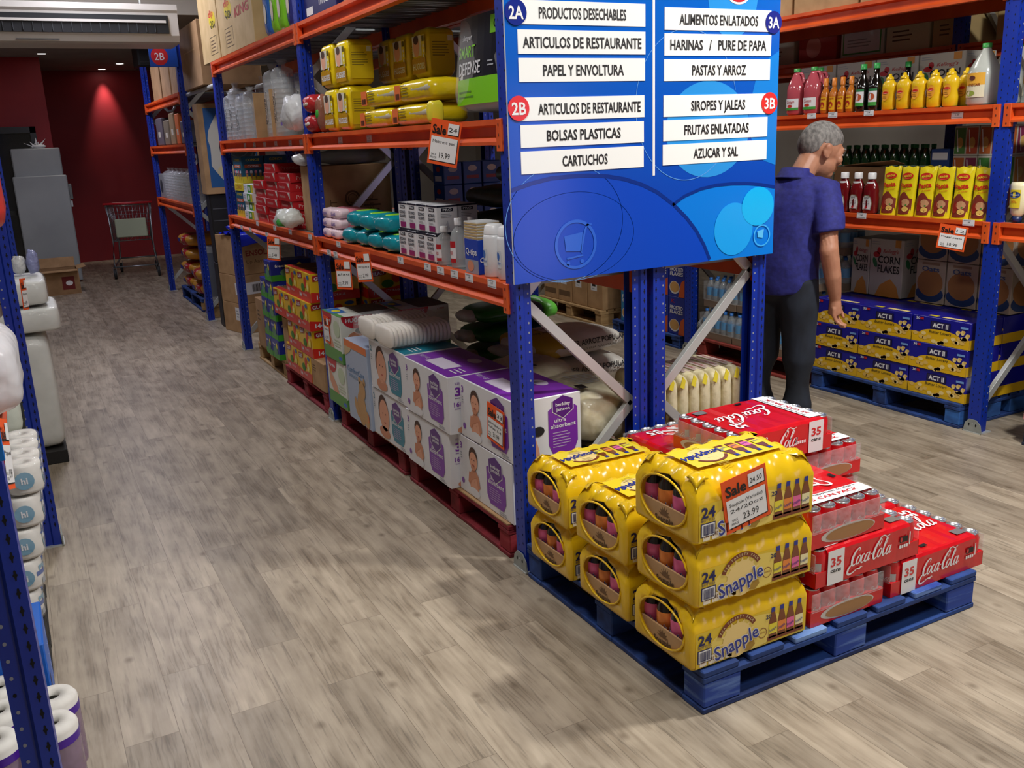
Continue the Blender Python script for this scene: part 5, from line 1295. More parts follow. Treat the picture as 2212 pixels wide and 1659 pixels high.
def snack(h1, h2, lab, loc, sz):
    m = MB(); m.pillow(0, 0, sz[2]/2+.004, sz[0], sz[1], sz[2], mat(h1, .25, 0, .4, 30), .5, .7, 22, 12, .06, 5); m.pillow(-.005, 0, sz[2]*.5, sz[0]*1.01, sz[1]*.7, sz[2]*.35, mat(h2, .3), .5, .6, 18, 8, .05, 4)
    return single(m, 'snack_bag', lab, 'bag', loc)
snack('#b32a2c', '#c9b9a8', 'red and white snack bag by the second post, upper', (.05, 2.365, Z2+.106), (.16, .15, .1)); snack('#a4242c', '#cfc6c0', 'red and white snack bag by the second post, lower', (.05, 2.365, Z2), (.16, .15, .1))
snack('#8a5a4a', '#3aa03a', 'brown and green snack bag leaning on the yellow packs', (.06, 2.242, Z2), (.13, .085, .2))
# cup sleeves in the far bay
CUPF = film('cup_sleeve', '#dfe3e6', .2, .14, .5, 28); CUPI = film('clear_cups', '#cdd2d6', .25, .2, .0)
def sleeve(r, h, mark=True):
    def fn():
        t = thing('cup_sleeve', 'x', 'cup sleeve', (0, 0, 0), 0, 'clear sleeves of plastic cups')
        m = MB()
        prof = []
        n = int(h*.8/.03)
        for k in range(n): prof += [(r*.86, k*.03), (r*.95, k*.03+.024), (r*.98, k*.03+.026), (r*.98, k*.03+.029)]
        m.lathe(prof, CUPI, 16); m.build('cups', t)
        m = MB(); m.lathe([(r, 0), (r*1.02, .01), (r*1.01, h*.82), (r*.8, h*.88), (r*.25, h*.92), (r*.5, h)], CUPF, 16, caps=False); m.build('sleeve', t)
        if mark:
            m = MB(); f = cyl(m, r*1.03, 0, 0, PI); f.text('PLASTIC CUPS', 0, h*.35, .02, BLACK, 1, w=h*.35, rot=-PI/2, bold=.02); f.line([(.03, h*.2), (.03, h*.62)], .003, BLACK, 1); m.build('print', t)
        return t
    return fn
for i, (x, y, r, h, lab) in enumerate(((.07, 4.75, .055, .37, 'next to the third blue post'), (.08, 4.58, .06, .42, 'second from the third post, with twisted top'), (.07, 4.32, .06, .34, 'third from the third post'), (.07, 4.08, .058, .36, 'in the middle, beside the cardboard divider'), (.2, 4.2, .06, .44, 'in the back row, left'), (.2, 3.9, .06, .40, 'in the back row, middle'), (.08, 3.42, .07, .46, 'tallest, right of the cardboard divider'), (.09, 3.22, .075, .47, 'with a printed sheet, near the second post'), (.2, 3.1, .07, .44, 'behind the one with a printed sheet'), (.19, 3.58, .06, .42, 'leaning behind the cardboard divider'))):
    t = sleeve(r, h, i != 3)(); t['label'] = 'clear sleeve of plastic cups, '+lab; t.location = (x, y, Z2)
    if 'leaning' in lab: t.rotation_euler = (.06, 0, 0); t.location.z += .006
for y, lab in ((3.78, 'left brown cardboard divider between the cup sleeves'), (3.33, 'right brown cardboard divider between the cup sleeves')):
    m = MB(); m.box(0, .3, -.006, .006, 0, .3, CARD); single(m, 'cardboard_divider', lab, 'divider', (.02, y, Z2))
m = MB(); m.pillow(0, 0, .125, .16, .3, .22, film('white_bag', '#e8eaec', .75, .25, .6, 14), .7, .9, 26, 14, .1, 8, .1); face(m, (-.085, .06, .06), (0, -1, 0), (0, 0, 1)).rect(0, 0, .04, .02, LIL, 1)
single(m, 'plastic_bag', 'white plastic bag of supplies leaning at the second post on the middle shelf', 'bag', (.06, 2.88, Z2))
# upper deck
KC = noisy('carton_pale', '#b69a68', '#c4a878', (8, 8, 8), .75)
def king(loc, sz, lab, king_=True, a=.31):
    m = MB(); m.box(0, sz[0], 0, sz[1], 0, sz[2], KC, .004)
    f = face(m, (0, sz[1], 0), (0, -1, 0), (0, 0, 1)); W_ = sz[1]
    f.ell(W_*a+.03, .29, .12, .06, YL, 1); f.text('dip', W_*a, .315, .05, mat('#c4342c', .5), 2, w=.17, bold=.02); f.text('QISA', W_*a+.03, .235, .05, BLACK, 2, w=.19, rot=-.1, bold=.02)
    if king_: f.text('KING', W_*.72, .215, .062, mat('#b0302a', .5), 2, w=.42, bold=.03)
    [f.rect(W_*a-.13, z, W_*a+.13, z+.003, BLACK, 1) for z in (.045, .17)]; [f.rect(W_*a+x, .045, W_*a+x+.004, .173, BLACK, 1) for x in (-.13, .126)]; f.lines(W_*a-.1, .06, W_*a+.1, .155, 4, INKB, 1)
    f = face(m, (0, 0, 0), (1, 0, 0), (0, 0, 1)); f.lines(.1, .1, .3, .3, 4, INKB, 1)
    single(m, 'carton', lab, 'box', loc)
king((.0, 4.57, Z3), (.5, .68, .56), 'pale brown carton on the top deck at the far end, boxed warning print', False, .7)
king((.0, 3.46, Z3), (.5, 1.08, .56), 'pale brown carton on the top deck with red and yellow print')
lb = [(.04, 3.3, '#2f63b4', 'blue plastic pack on the top deck beside the pale cartons'), (.04, 3.13, '#7cc22a', 'lime green plastic pack on the top deck, left one'), (.04, 2.97, '#74ba28', 'lime green plastic pack on the top deck, right one'), (.05, 2.8, '#2a2f78', 'navy plastic pack on the top deck left of the second post')]
for x, y, c, l_ in lb:
    m = MB(); m.pillow(.11, 0, .183, .22, .15, .35, mat(c, .25, 0, .3, 22), .3, .35, 24, 16, .02, 5); f = Pr(m, lambda a, b, d: Vector((-.001-d, -a, b))); f.ell(0, .15, .03, .06, mat('#c9bfae', .5), 3); f.rect(-.04, .25, .04, .3, mat('#d9dfe6', .4), 3)
    single(m, 'plastic_pack', l_, 'pack', (x, y, Z3))
m = MB(); m.box(0, .4, 0, .56, 0, .4, mat('#15185c', .35), .004); f = face(m, (0, .56, 0), (0, -1, 0), (0, 0, 1)); f.rect(.04, .02, .16, .06, CWH, 1); f.text('liners', .4, .05, .05, CWH, 1, w=.25); f.line(catmull([(.05, .2), (.2, .1), (.4, .12), (.55, .2)], 6), .006, CWH, 1)
single(m, 'carton', 'navy carton with white swoosh on the top deck right of the second post', 'box', (.03, 1.85, Z3))
m = MB(); m.box(0, .4, 0, .5, 0, .4, CARD, .004); single(m, 'carton', 'plain brown carton on the top deck right of the navy one', 'box', (.05, 1.3, Z3))
# ================================================================ goods along the right aisle
RX = 2.88
pallet_rack('blue and orange pallet rack standing back to back behind the right aisle rack', 4.12, .58, (-1.56, .90, 3.36), 3.2, face_dir=1, levels=(2.09,), decks=True)
AB = mat('#16168c', .3); AY = mat('#dcb01a', .3); POP = mat('#d9b45a', .6); POP2 = mat('#e6cf8a', .6)
wood_pallet('blue wooden pallet under the popcorn boxes in the right aisle', .59, 1.1, PB, noisy('pallet_blue_mid', '#1f4a8a', '#2f68b4', (3, 10, 20), .7, .2), (3.165, .78, 0))
def popcorn_box():
    t = thing('popcorn_box', 'x', 'box', (0, 0, 0), 0, 'blue and yellow popcorn boxes stacked on the pallet')
    w_, h_ = .37, .149
    m = MB(); m.box(0, .27, 0, w_, 0, h_, AB, .002)
    f = face(m, (0, w_, 0), (0, -1, 0), (0, 0, 1)); q = random.Random(4)
    f.rect(0, 0, w_, .055, AY, 1); f.ell(w_*.5, .05, w_*.36, .035, AY, 2, 30)
    for k in range(20):
        x = w_*q.random(); y = .004+.03*q.random()+.045*abs(x/w_-.5)*1.6; f.ell(x, y, .016, .011, (POP, POP2)[k % 2], 3, 10)
    for x, y in ((.88, .09), (.8, .085), (.96, .075)): f.ell(w_*x, y, .012, .014, POP2, 4, 10); f.ell(w_*x+.008, y+.006, .009, .008, POP, 5, 9)
    f.rect(w_*.33, .088, w_*.67, .13, mat('#0d0d30', .4), 4); f.rect(w_*.345, .091, w_*.655, .127, mat('#2a2350', .4), 5); f.text('ACT II', w_*.5, .096, .026, CWH, 6, w=w_*.27, bold=.035)
    f.text('Butter Lovers', w_*.5, .062, .016, mat('#2a2a1c', .5), 5, w=w_*.38, shear=.15, bold=.01); f.text('30', w_*.1, .128, .014, CWH, 4, w=.024, bold=.02); f.rect(w_*.14, .128, w_*.2, .142, mat('#b01a24', .4), 4); f.rect(w_*.84, .112, w_*.97, .124, mat('#6f9ad8', .4), 4)
    f = face(m, (0, w_, h_), (0, -1, 0), (1, 0, 0)); f.rect(w_*.2, .03, w_*.36, .06, YL, 1); f.rect(w_*.45, .03, w_*.85, .06, POP2, 1)
    f = face(m, (0, 0, 0), (1, 0, 0), (0, 0, 1)); f.rect(0, 0, .27, .055, AY, 1)
    m.build('box', t)
    return t
acts = []
for i, y in enumerate((.222, .597, .972)):
    for k in range(3): acts.append(((RX+.01-.004*(k % 2), y+.004*((k+i) % 2), .142+.151*k), 0, 'blue and yellow popcorn box, %s row, %s column' % (('bottom', 'middle', 'top')[k], ('right', 'middle', 'left')[i])))
for i, y in enumerate((.222, .597, .972)):
    for k in range(3): acts.append(((RX+.29, y, .142+.151*k), 0, 'blue and yellow popcorn box of the rear rank, %s row, %s column' % (('bottom', 'middle', 'top')[k], ('right', 'middle', 'left')[i])))
series(popcorn_box, acts)
CFW = mat('#b9b6ae', .5); CFO = mat('#c98a3a', .5); RC = mat('#b3202a', .4); GC = mat('#2f7a4a', .5)
def flakes(n, sz, tag_):
    m = MB(); m.box(0, sz[0], 0, sz[1], 0, sz[2], CFW, .003)
    for f, W_ in ((face(m, (0, sz[1], 0), (0, -1, 0), (0, 0, 1)), sz[1]), (face(m, (0, 0, 0), (1, 0, 0), (0, 0, 1)), sz[0])):
        f.text('CORN', W_*.58, sz[2]*.58, sz[2]*.13, BLACK, 2, w=W_*.66, bold=.02); f.text('FLAKES', W_*.58, sz[2]*.42, sz[2]*.13, BLACK, 2, w=W_*.66, bold=.02)
        f.ell(W_*.2, sz[2]*.72, W_*.1, sz[2]*.05, RC, 2); f.ell(W_*.27, sz[2]*.79, W_*.06, sz[2]*.06, RC, 2); f.ell(W_*.16, sz[2]*.58, W_*.06, sz[2]*.09, GC, 2, rot=.4)
        f.text("Kellogg's", W_*.62, sz[2]*.76, sz[2]*.07, RC, 2, w=W_*.45, shear=.3); f.rect(W_*.75, sz[2]*.86, W_*.92, sz[2]*.99, CFO, 2); f.lines(W_*.05, sz[2]*.88, W_*.35, sz[2]*.96, 2, GREY, 2)
        if n: f.poly([(W_*.2, 0), (W_*.95, 0), (W_*.85, sz[2]*.2), (W_*.65, sz[2]*.32), (W_*.35, sz[2]*.2)], CFO, 2)
    o = m.build('cereal_carton'); props(o, tag_, 'box', 'white corn flakes cartons'); return o
for x, y, z, sz, lab in ((3.19, .93, .6, (.28, .25, .36), 'open white corn flakes carton on the popcorn boxes, right one'), (3.19, 1.185, .6, (.28, .14, .35), 'white corn flakes carton on the popcorn boxes, left one'),
        (3.2, .62, Z2, (.26, .3, .3), 'white corn flakes carton on the sauce shelf, behind the mustard'), (3.2, .93, Z2, (.26, .3, .3), 'white corn flakes carton on the sauce shelf, behind the dark sauce bottles'), (3.2, 1.24, Z2, (.26, .3, .3), 'white corn flakes carton on the sauce shelf, behind the hot sauce'), (3.2, 1.55, Z2, (.26, .3, .3), 'white corn flakes carton on the sauce shelf, behind the pink jugs')):
    o = flakes(z < 1, sz, lab); o.location = (x, y, z)
CBD = mat('#a89a8c', .5); BOWL = mat('#223a6a', .4); FLK = mat('#9a6a3c', .6)
def oat():
    m = MB(); m.box(0, .21, 0, .2, 0, .255, CBD, .002)
    for f, W_ in ((face(m, (0, .2, 0), (0, -1, 0), (0, 0, 1)), .2), (face(m, (0, 0, 0), (1, 0, 0), (0, 0, 1)), .25)):
        f.ell(W_*.5, .055, W_*.48, .05, BOWL, 1, 24); f.ell(W_*.5, .12, W_*.44, .08, FLK, 2, 24); f.text('Oats', W_*.5, .19, .03, mat('#3a4c7a', .4), 3, w=W_*.6, bold=.02); f.rect(W_*.2, .228, W_*.8, .242, mat('#8a6f5c', .5), 2)
    o = m.build('cereal_box'); props(o, 'x', 'box', 'brown cereal boxes with a bowl'); return o
oats = []
for i, y in enumerate((-.62, -.41, .225, .435, .645)):
    for k in range(2 if i > 1 else 3): oats.append(((3.21 if i > 1 else 3.12, y, (.6 if i > 1 else .147)+.258*k), 0, 'brown cereal box with a bowl, %s layer, %s' % (('bottom', 'second', 'third')[k], ('at the right edge of the picture', 'right of the blue right post', 'behind the blue right post', 'in the middle on the popcorn boxes', 'next to the corn flakes carton')[i])))
series(oat, oats)
# water packs
WF = film('water_plastic', '#c2ccd2', .30, .08, .3, 40); WL = mat('#3d8fc8', .3); WC = mat('#2a6fc0', .35)
def water_pack(nx=3, ny=5):
    def fn():
        t = thing('water_pack', 'x', 'drink pack', (0, 0, 0), 0, 'shrink-wrapped water bottle packs')
        for i in range(nx):
            for j in range(ny):
                m = MB(); x = .036+i*.068; y = .036+j*.068
                m.lathe([(.026, .0), (.031, .01), (.031, .085), (.031, .145), (.028, .165), (.012, .195), (.011, .2)], [WF, WF, WL, WF, WF, WF, WF], 12, x, y); b = m.build('bottle', t)
                MB().lathe([(.013, .2), (.013, .216), (.0, .217)], WC, 10, x, y, caps=False).build('cap', b)
        m = MB(); m.box(0, nx*.068+.004, 0, ny*.068+.004, 0, .05, film('brown_tray', '#8f7a66', .8, .5, 0)); m.build('tray', t)
        m = MB(); m.box(-.003, nx*.068+.007, -.003, ny*.068+.007, .05, .19, film('wrap_thin', '#e3e8ec', .12, .08, .6, 20)); m.build('film_wrap', t)
        return t
    return fn
wood_pallet('red wooden pallet under the water packs in the right aisle, behind the shopper', .6, 1.1, noisy('pallet_brick', '#7d2a22', '#9a3a30', (3, 14, 14), .75, .2), PRW, (3.175, 1.95, 0))
wps = []
for k, (x, y, z) in enumerate(((2.9, 1.42, .142), (2.9, 1.78, .142), (2.9, 2.14, .142), (2.95, 1.45, .37), (2.96, 1.81, .37), (2.95, 2.16, .37), (3.16, 1.345, .6), (3.16, 1.36, .83), (2.92, 1.44, .6), (2.93, 1.8, .6))):
    wps.append(((x, y, z), 0, 'wrapped pack of small water bottles on the red pallet, '+('bottom layer behind the man', 'bottom layer middle', 'bottom layer at the far post', 'second layer behind the man', 'second layer middle', 'second layer at the far post', 'third layer beside the corn flakes', 'top layer beside the corn flakes', 'third layer behind the man', 'third layer middle')[k]))
series(water_pack(), wps)
# breakfast cereals beyond the far post
wood_pallet('blue wooden pallet under the breakfast cereal boxes beyond the far post', .55, .93, PB, PB, (3.165, 3.19, 0), .1)
CB1 = mat('#1a2f94', .35); CB2 = mat('#1f7fb0', .35); ORG = mat('#cf5a24', .4); FLK2 = mat('#c99a5a', .6)
def cereal(c, l1, l2):
    def fn():
        m = MB(); m.box(0, .12, 0, .2, 0, .3, c, .002)
        for f, W_ in ((face(m, (0, .2, 0), (0, -1, 0), (0, 0, 1)), .2), (face(m, (0, 0, 0), (1, 0, 0), (0, 0, 1)), .12)):
            f.text(l1, W_*.5, .2, .03, CWH, 3, w=W_*.8, bold=.02, shear=.1); f.text(l2, W_*.5, .165, .03, CWH, 3, w=W_*.8, bold=.02, shear=.1); f.text("K", W_*.3, .25, .03, RC, 3, w=W_*.2)
            f.ell(W_*.38, .07, W_*.32, .05, CWH, 2); f.ell(W_*.38, .075, W_*.28, .042, FLK2, 3); f.poly([(W_*.62, 0), (W_, 0), (W_, .14), (W_*.8, .12), (W_*.7, .06)], ORG if c is CB1 else mat('#d9d2c2', .5), 2)
        o = m.build('cereal_box'); props(o, 'x', 'box', 'boxes of breakfast cereal beyond the far post'); return o
    return fn
cs = []
for i, y in enumerate((2.70, 2.91, 3.12)):
    for k in range(3): cs.append(((2.92, y, .102+.302*k), 0, 'blue frosted flakes box, %s layer, %s' % (('bottom', 'middle', 'top')[k], ('nearest', 'second', 'third')[i])))
series(cereal(CB1, 'FROSTED', 'FLAKES'), cs)
series(cereal(CB2, 'RICE', 'KRISPIES'), [((2.92, 3.36, .102+.302*k), 0, 'light blue crisped rice cereal box, %s layer' % ('bottom', 'middle', 'top')[k]) for k in range(3)])
wood_pallet('raw wooden pallet under the brown cartons far down the right aisle', .56, 1.1, PN, PN, (3.18, 4.40, 0))
bc = []
for i, y in enumerate((3.86, 4.12, 4.38, 4.64)):
    for k in range(2):
        m = MB(); m.box(0, .4, 0, .25, 0, .33, CARD, .003); f = face(m, (0, .25, 0), (0, -1, 0), (0, 0, 1))
        f.rect(.06, .16, .16, .29, CWH, 1); f.poly([(.08, .2), (.14, .2), (.13, .26), (.09, .26)], BLACK, 2); f.lines(.08, .17, .14, .19, 1, GREY, 2); f.rect(.02, .05, .22, .1, INKB, 1) if i > 1 else None
        single(m, 'carton', 'brown carton with white paper label on the raw pallet, %s layer, %s from the cereal' % (('bottom', 'top')[k], ORD[i]), 'box', (2.93, y, .142+.332*k), 0, 'brown cartons far down the right aisle')
# shelf with ketchup and pasta sauce pouches
KET = mat('#6d1016', .15, 0, 0, 40, .4)
def ketchup():
    t = thing('ketchup_bottle', 'x', 'bottle', (0, 0, 0), 0, 'ketchup bottles on the shelf in front of the man')
    m = MB(); m.lathe([(.040, 0), (.045, .008), (.046, .09), (.042, .11), (.043, .13), (.036, .165), (.018, .195), (.018, .2)], KET, 22, sy=1.15, sx=.8); m.build('bottle', t)
    MB().lathe([(.024, .2), (.024, .232), (.021, .236), (.0, .236)], CAPW, 20, caps=False).build('cap', t)
    m = MB(); f = Pr(m, lambda x, y, d: Vector((-.0375*math.cos(x/.052)-d, -.0535*math.sin(x/.046), y)))
    pts = [(-.028, .02), (.028, .02), (.032, .06), (.026, .095), (.012, .108), (-.012, .108), (-.026, .095), (-.032, .06)]
    for (a0, a1) in ((0, 1),): f.poly(pts, mat('#8f8a74', .5), 2); f.poly([(x*.86, .062+(y-.062)*.88) for x, y in pts], CWH, 4)
    f.text('HEINZ', 0, .088, .009, BLACK, 6, w=.03, bold=.02); f.text('TOMATO', 0, .066, .009, BLACK, 6, w=.036); f.text('KETCHUP', 0, .053, .009, BLACK, 6, w=.036); f.ell(0, .036, .008, .008, RC, 6, 10)
    m.build('label', t)
    m = MB(); f = cyl(m, .0285, 0, 0, PI, .85, 1.1); f.rect(-.03, .172, .03, .184, CWH, 2, 6); m.build('neck_label', t)
    return t
series(ketchup, [((2.935, .98, Z1), 0, 'ketchup bottle with white cap next to the pasta sauce pouches'), ((2.94, 1.085, Z1), 0, 'ketchup bottle with white cap, middle of the three'), ((2.94, 1.19, Z1), 0, 'ketchup bottle with white cap nearest the man, mostly hidden')])
MY = mat('#d9c81c', .22, 0, .35, 22); MRD = mat('#c0281c', .35); SAUCE = mat('#7a2f22', .4)
def pouch():
    t = thing('sauce_pouch', 'x', 'pouch', (0, 0, 0), 0, 'yellow pasta sauce pouches on the shelf')
    m = MB(); n = 12
    def fn(u, v):
        a = 2*PI*u; w_ = .0565*(1-.12*math.sin(PI*v)); th = .032*(1-v)**.55+.002
        cx = math.copysign(abs(math.cos(a))**.7, math.cos(a)); cy = math.copysign(abs(math.sin(a))**.9, math.sin(a))
        return (th*cx+.015*v, w_*cy, .272*v+.004*math.sin(6*cy)*v)
    m.grid(fn, 28, n, MY, closeu=True); m.build('pouch', t)
    m = MB(); f = Pr(m, lambda x, y, d: Vector((-(.0325*(1-y/.272)**.55+.002)*(max(0, 1-(abs(x)/.055)**2.2))**.5+.015*y/.272-d, -x, y)))
    for k in range(6):
        x0 = -.048+.016*k; f.poly([(x0, .012), (x0+.016, .012), (x0+.016, .115+.02*math.sin(k)), (x0, .115+.02*math.sin(k-1))], SAUCE, 4)
    f.ell(.012, .075, .026, .022, mat('#b98a62', .5), 6, 14); f.ell(.016, .04, .02, .014, mat('#d9b45a', .5), 6, 12); f.ell(-.02, .06, .015, .03, mat('#8f2418', .4), 6, 12); f.ell(.02, .062, .006, .005, PEPG, 7, 8)
    f.ell(0, .222, .038, .018, MRD, 6, 18); f.text('MAGGI', 0, .216, .012, YL, 8, w=.052, rot=.12, bold=.03)
    f.text('Pasta', 0, .160, .026, MRD, 6, w=.08, rot=.14, bold=.03); f.text('de tomate', .012, .142, .01, MRD, 6, w=.05, rot=.14)
    m.build('front_print', t)
    return t
series(pouch, [((2.93, .838, Z1), .06, 'yellow pasta sauce pouch beside the ketchup bottles'), ((2.925, .718, Z1), -.06, 'second yellow pasta sauce pouch from the ketchup'), ((2.93, .60, Z1), .05, 'third yellow pasta sauce pouch from the ketchup'), ((2.925, .485, Z1), -.05, 'fourth yellow pasta sauce pouch from the ketchup'), ((2.93, .37, Z1), .04, 'fifth yellow pasta sauce pouch from the ketchup'), ((2.93, .255, Z1), 0, 'yellow pasta sauce pouch beside the blue right post'),
  ((3.02, .40, Z1), 0, 'yellow pasta sauce pouch in the back row, right'), ((3.02, .65, Z1), 0, 'yellow pasta sauce pouch in the back row, left')])
GB = mat('#174a26', .1, 0, 0, 40, .4)
def green_bottle():
    t = thing('green_bottle', 'x', 'bottle', (0, 0, 0), 0, 'green soda bottles behind the pasta sauce')
    MB().lathe([(.03, 0), (.034, .01), (.034, .19), (.026, .24), (.013, .275), (.013, .28)], GB, 14).build('bottle', t)
    MB().lathe([(.015, .28), (.015, .3), (.0, .301)], mat('#2f8a4a', .4), 12, caps=False).build('cap', t)
    m = MB(); f = cyl(m, .0343, 0, 0, PI); f.rect(-.04, .12, .04, .18, mat('#8fae9a', .4), 1, 6); f.text('ALOE', 0, .14, .018, mat('#1d4a2a', .4), 2, w=.045, bold=.02); m.build('label', t)
    return t
gbs = []
for i in range(10): gbs.append(((3.24, .86+.073*i, 1.225), 0, '%s green soda bottle in the front row, counted from the right' % ORD[i]))
for i in range(9): gbs.append(((3.315, .87+.073*i, 1.225), 0, '%s green soda bottle in the back row, counted from the right' % ORD[i]))
series(green_bottle, gbs)
m = MB(); m.box(0, .2, 0, .78, 0, .083, CARDD, .002); single(m, 'carton_tray', 'shallow brown tray under the green soda bottles', 'tray', (3.19, .81, Z1))
m = MB(); m.box(0, .1, 0, .6, 0, .26, CARDD, .003); m.bar((.05, .3, .262), (-.02, .32, .285), .5, .004, CARDD, (.3, 0, 1)); single(m, 'carton', 'opened dark brown carton between the pouches and the green bottles', 'box', (3.07, .80, Z1))
JC = [('#8a3a2c', '#3f7a3a'), ('#3f7a3a', '#b9772c'), ('#a85a2a', '#7a2a4a'), ('#4a7a3a', '#a8482a')]
def juice(c1, c2, lab, loc):
    m = MB(); m.box(0, .2, 0, .15, 0, .16, mat('#b3aea2', .4), .002)
    for f, W_ in ((face(m, (0, .15, 0), (0, -1, 0), (0, 0, 1)), .15), (face(m, (0, 0, 0), (1, 0, 0), (0, 0, 1)), .2)):
        for k in range(2): f.rect(W_*(.03+.5*k), .01, W_*(.47+.5*k), .15, mat((c1, c2)[k], .35), 1); f.ell(W_*(.25+.5*k), .07, W_*.13, .03, mat('#c9a45a', .5), 2); f.line([(W_*(.1+.5*k), .14), (W_*(.2+.5*k), .02)], .006, CWH, 3)
    single(m, 'juice_pack', lab, 'drink pack', loc, 0, 'fruit juice brick packs')
for k in range(3):
    for i in range(2): juice(*JC[(k+i) % 4], 'wrapped fruit juice bricks, %s layer, %s of the pair by the right post' % (('bottom', 'middle', 'top')[k], ('right', 'left')[i]), (3.14, .30+.155*i, Z1+.161*k))
for k in range(2): juice(*JC[k+2], 'wrapped fruit juice bricks, %s one, right of the right post' % ('lower', 'upper')[k], (3.14, -.12, Z1+.161*k))
m = MB(); m.box(0, .18, 0, .12, 0, .36, mat('#22407a', .4), .003); f = face(m, (0, .12, 0), (0, -1, 0), (0, 0, 1)); f.rect(.01, .3, .11, .34, CWH, 1); f.ell(.06, .15, .05, .1, mat('#b9782a', .5), 1); single(m, 'cereal_box', 'blue and orange box beside the juice bricks', 'box', (3.14, .63, Z1))
MAYO = mat('#e6dfb8', .3)
def mayo():
    t = thing('mayonnaise_bottle', 'x', 'bottle', (0, 0, 0), 0, 'upside-down mayonnaise bottles at the right edge')
    MB().lathe([(.022, 0), (.023, .03)], mat('#1c2a5c', .4), 18).build('cap', t)
    MB().lathe([(.022, .03), (.036, .045), (.046, .1), (.048, .18), (.043, .2), (.0, .203)], MAYO, 22, sx=.75, caps=False).build('bottle', t)
    m = MB(); f = Pr(m, lambda x, y, d: Vector((-.0355*math.cos(x/.05)-d, -.048*math.sin(x/.048), y))); f.rect(-.03, .075, .03, .165, YL, 3, 6); f.ell(0, .14, .03, .016, mat('#1c3a7c', .4), 6); f.text("Hellmann's", 0, .136, .009, CWH, 8, w=.048); f.text('REAL', 0, .1, .012, MRD, 6, w=.03); m.build('label', t)
    return t
series(mayo, [((2.94, .055, Z1), 0, 'upside-down mayonnaise bottle just right of the right post'), ((2.94, -.05, Z1), 0, 'second upside-down mayonnaise bottle right of the right post')])
# sauce shelf
PKJ = mat('#b5505c', .12, 0, 0, 40, .3); HOT = mat('#b86a1c', .2); SOY = mat('#0e0a08', .1, 0, 0, 40, .4); MUS = mat('#e0b81a', .25)
def pink_jug():
    t = thing('juice_jug', 'x', 'jug', (0, 0, 0), 0, 'pink drink jugs on the sauce shelf')
    m = MB(); m.lathe([(.05, 0), (.062, .012), (.064, .06), (.06, .08), (.063, .1), (.063, .16), (.05, .2), (.026, .245), (.018, .26)], PKJ, 24, sx=.85); m.build('jug', t)
    m = MB(); m.tube(catmull([(0, -.02, .25), (0, -.045, .245), (0, -.058, .2), (0, -.056, .165)], 5), .009, PKJ, 8); m.build('handle', t)
    MB().lathe([(.02, .26), (.02, .282), (.0, .283)], mat('#3f9a4a', .4), 16, caps=False).build('cap', t)
    m = MB(); f = cyl(m, .0645, 0, 0, PI, .85, 1); f.rect(-.06, .03, .06, .1, CWH, 2, 10); f.rect(-.06, .03, .06, .045, GW, 3, 10); f.text('Congo', 0, .072, .02, RC, 4, w=.06, shear=.3); f.ell(0, .055, .02, .009, mat('#c0392b', .4), 4); m.build('label', t)
    return t
series(pink_jug, [((2.95, 1.63, Z2), 0, 'pink drink jug beside the sign edge'), ((2.95, 1.485, Z2), 0, 'pink drink jug next to the hot sauce bottles'), ((3.07, 1.55, Z2), 0, 'pink drink jug behind the front two')])
def hot():
    t = thing('hot_sauce_bottle', 'x', 'bottle', (0, 0, 0), 0, 'orange hot sauce bottles on the sauce shelf')
    MB().lathe([(.024, 0), (.028, .006), (.028, .115), (.02, .135), (.012, .15), (.012, .165)], HOT, 18).build('bottle', t)
    MB().lathe([(.0145, .16), (.014, .205), (.0, .206)], mat('#d07a24', .4), 14, caps=False).build('cap', t)
    m = MB(); f = cyl(m, .0283, 0, 0, PI); f.rect(-.026, .02, .026, .095, mat('#d9a81c', .35), 1, 6); f.ell(0, .05, .015, .018, mat('#a82a1c', .4), 3, 12); f.text('PICANTE', 0, .08, .009, mat('#a82a1c', .4), 3, w=.04, bold=.03); m.build('label', t)
    return t
series(hot, [((2.94, 1.375-.066*i, Z2), 0, '%s orange hot sauce bottle from the pink jugs' % ORD[i]) for i in range(4)])
def soy():
    t = thing('soy_sauce_bottle', 'x', 'bottle', (0, 0, 0), 0, 'dark sauce bottles with green caps')
    MB().lathe([(.034, 0), (.038, .008), (.038, .13), (.03, .165), (.015, .2), (.015, .24)], SOY, 20).build('bottle', t)
    MB().lathe([(.0175, .235), (.0175, .265), (.0, .266)], mat('#2f9a4a', .4), 16, caps=False).build('cap', t)
    m = MB(); f = cyl(m, .0383, 0, 0, PI); f.rect(-.034, .03, .034, .125, CWH, 1, 8); f.rect(-.034, .03, .034, .05, GW, 2, 8); f.rect(-.034, .112, .034, .125, mat('#2f7a4a', .4), 2, 8); f.ell(0, .08, .022, .02, mat('#b5522a', .5), 3, 14); m.build('label', t)
    return t
series(soy, [((2.95, 1.10, Z2), 0, 'dark sauce bottle with green cap next to the hot sauce'), ((2.95, 1.005, Z2), 0, 'dark sauce bottle with green cap next to the mustard'), ((3.12, .93, Z2), 0, 'dark sauce bottle with green cap in the back row')])
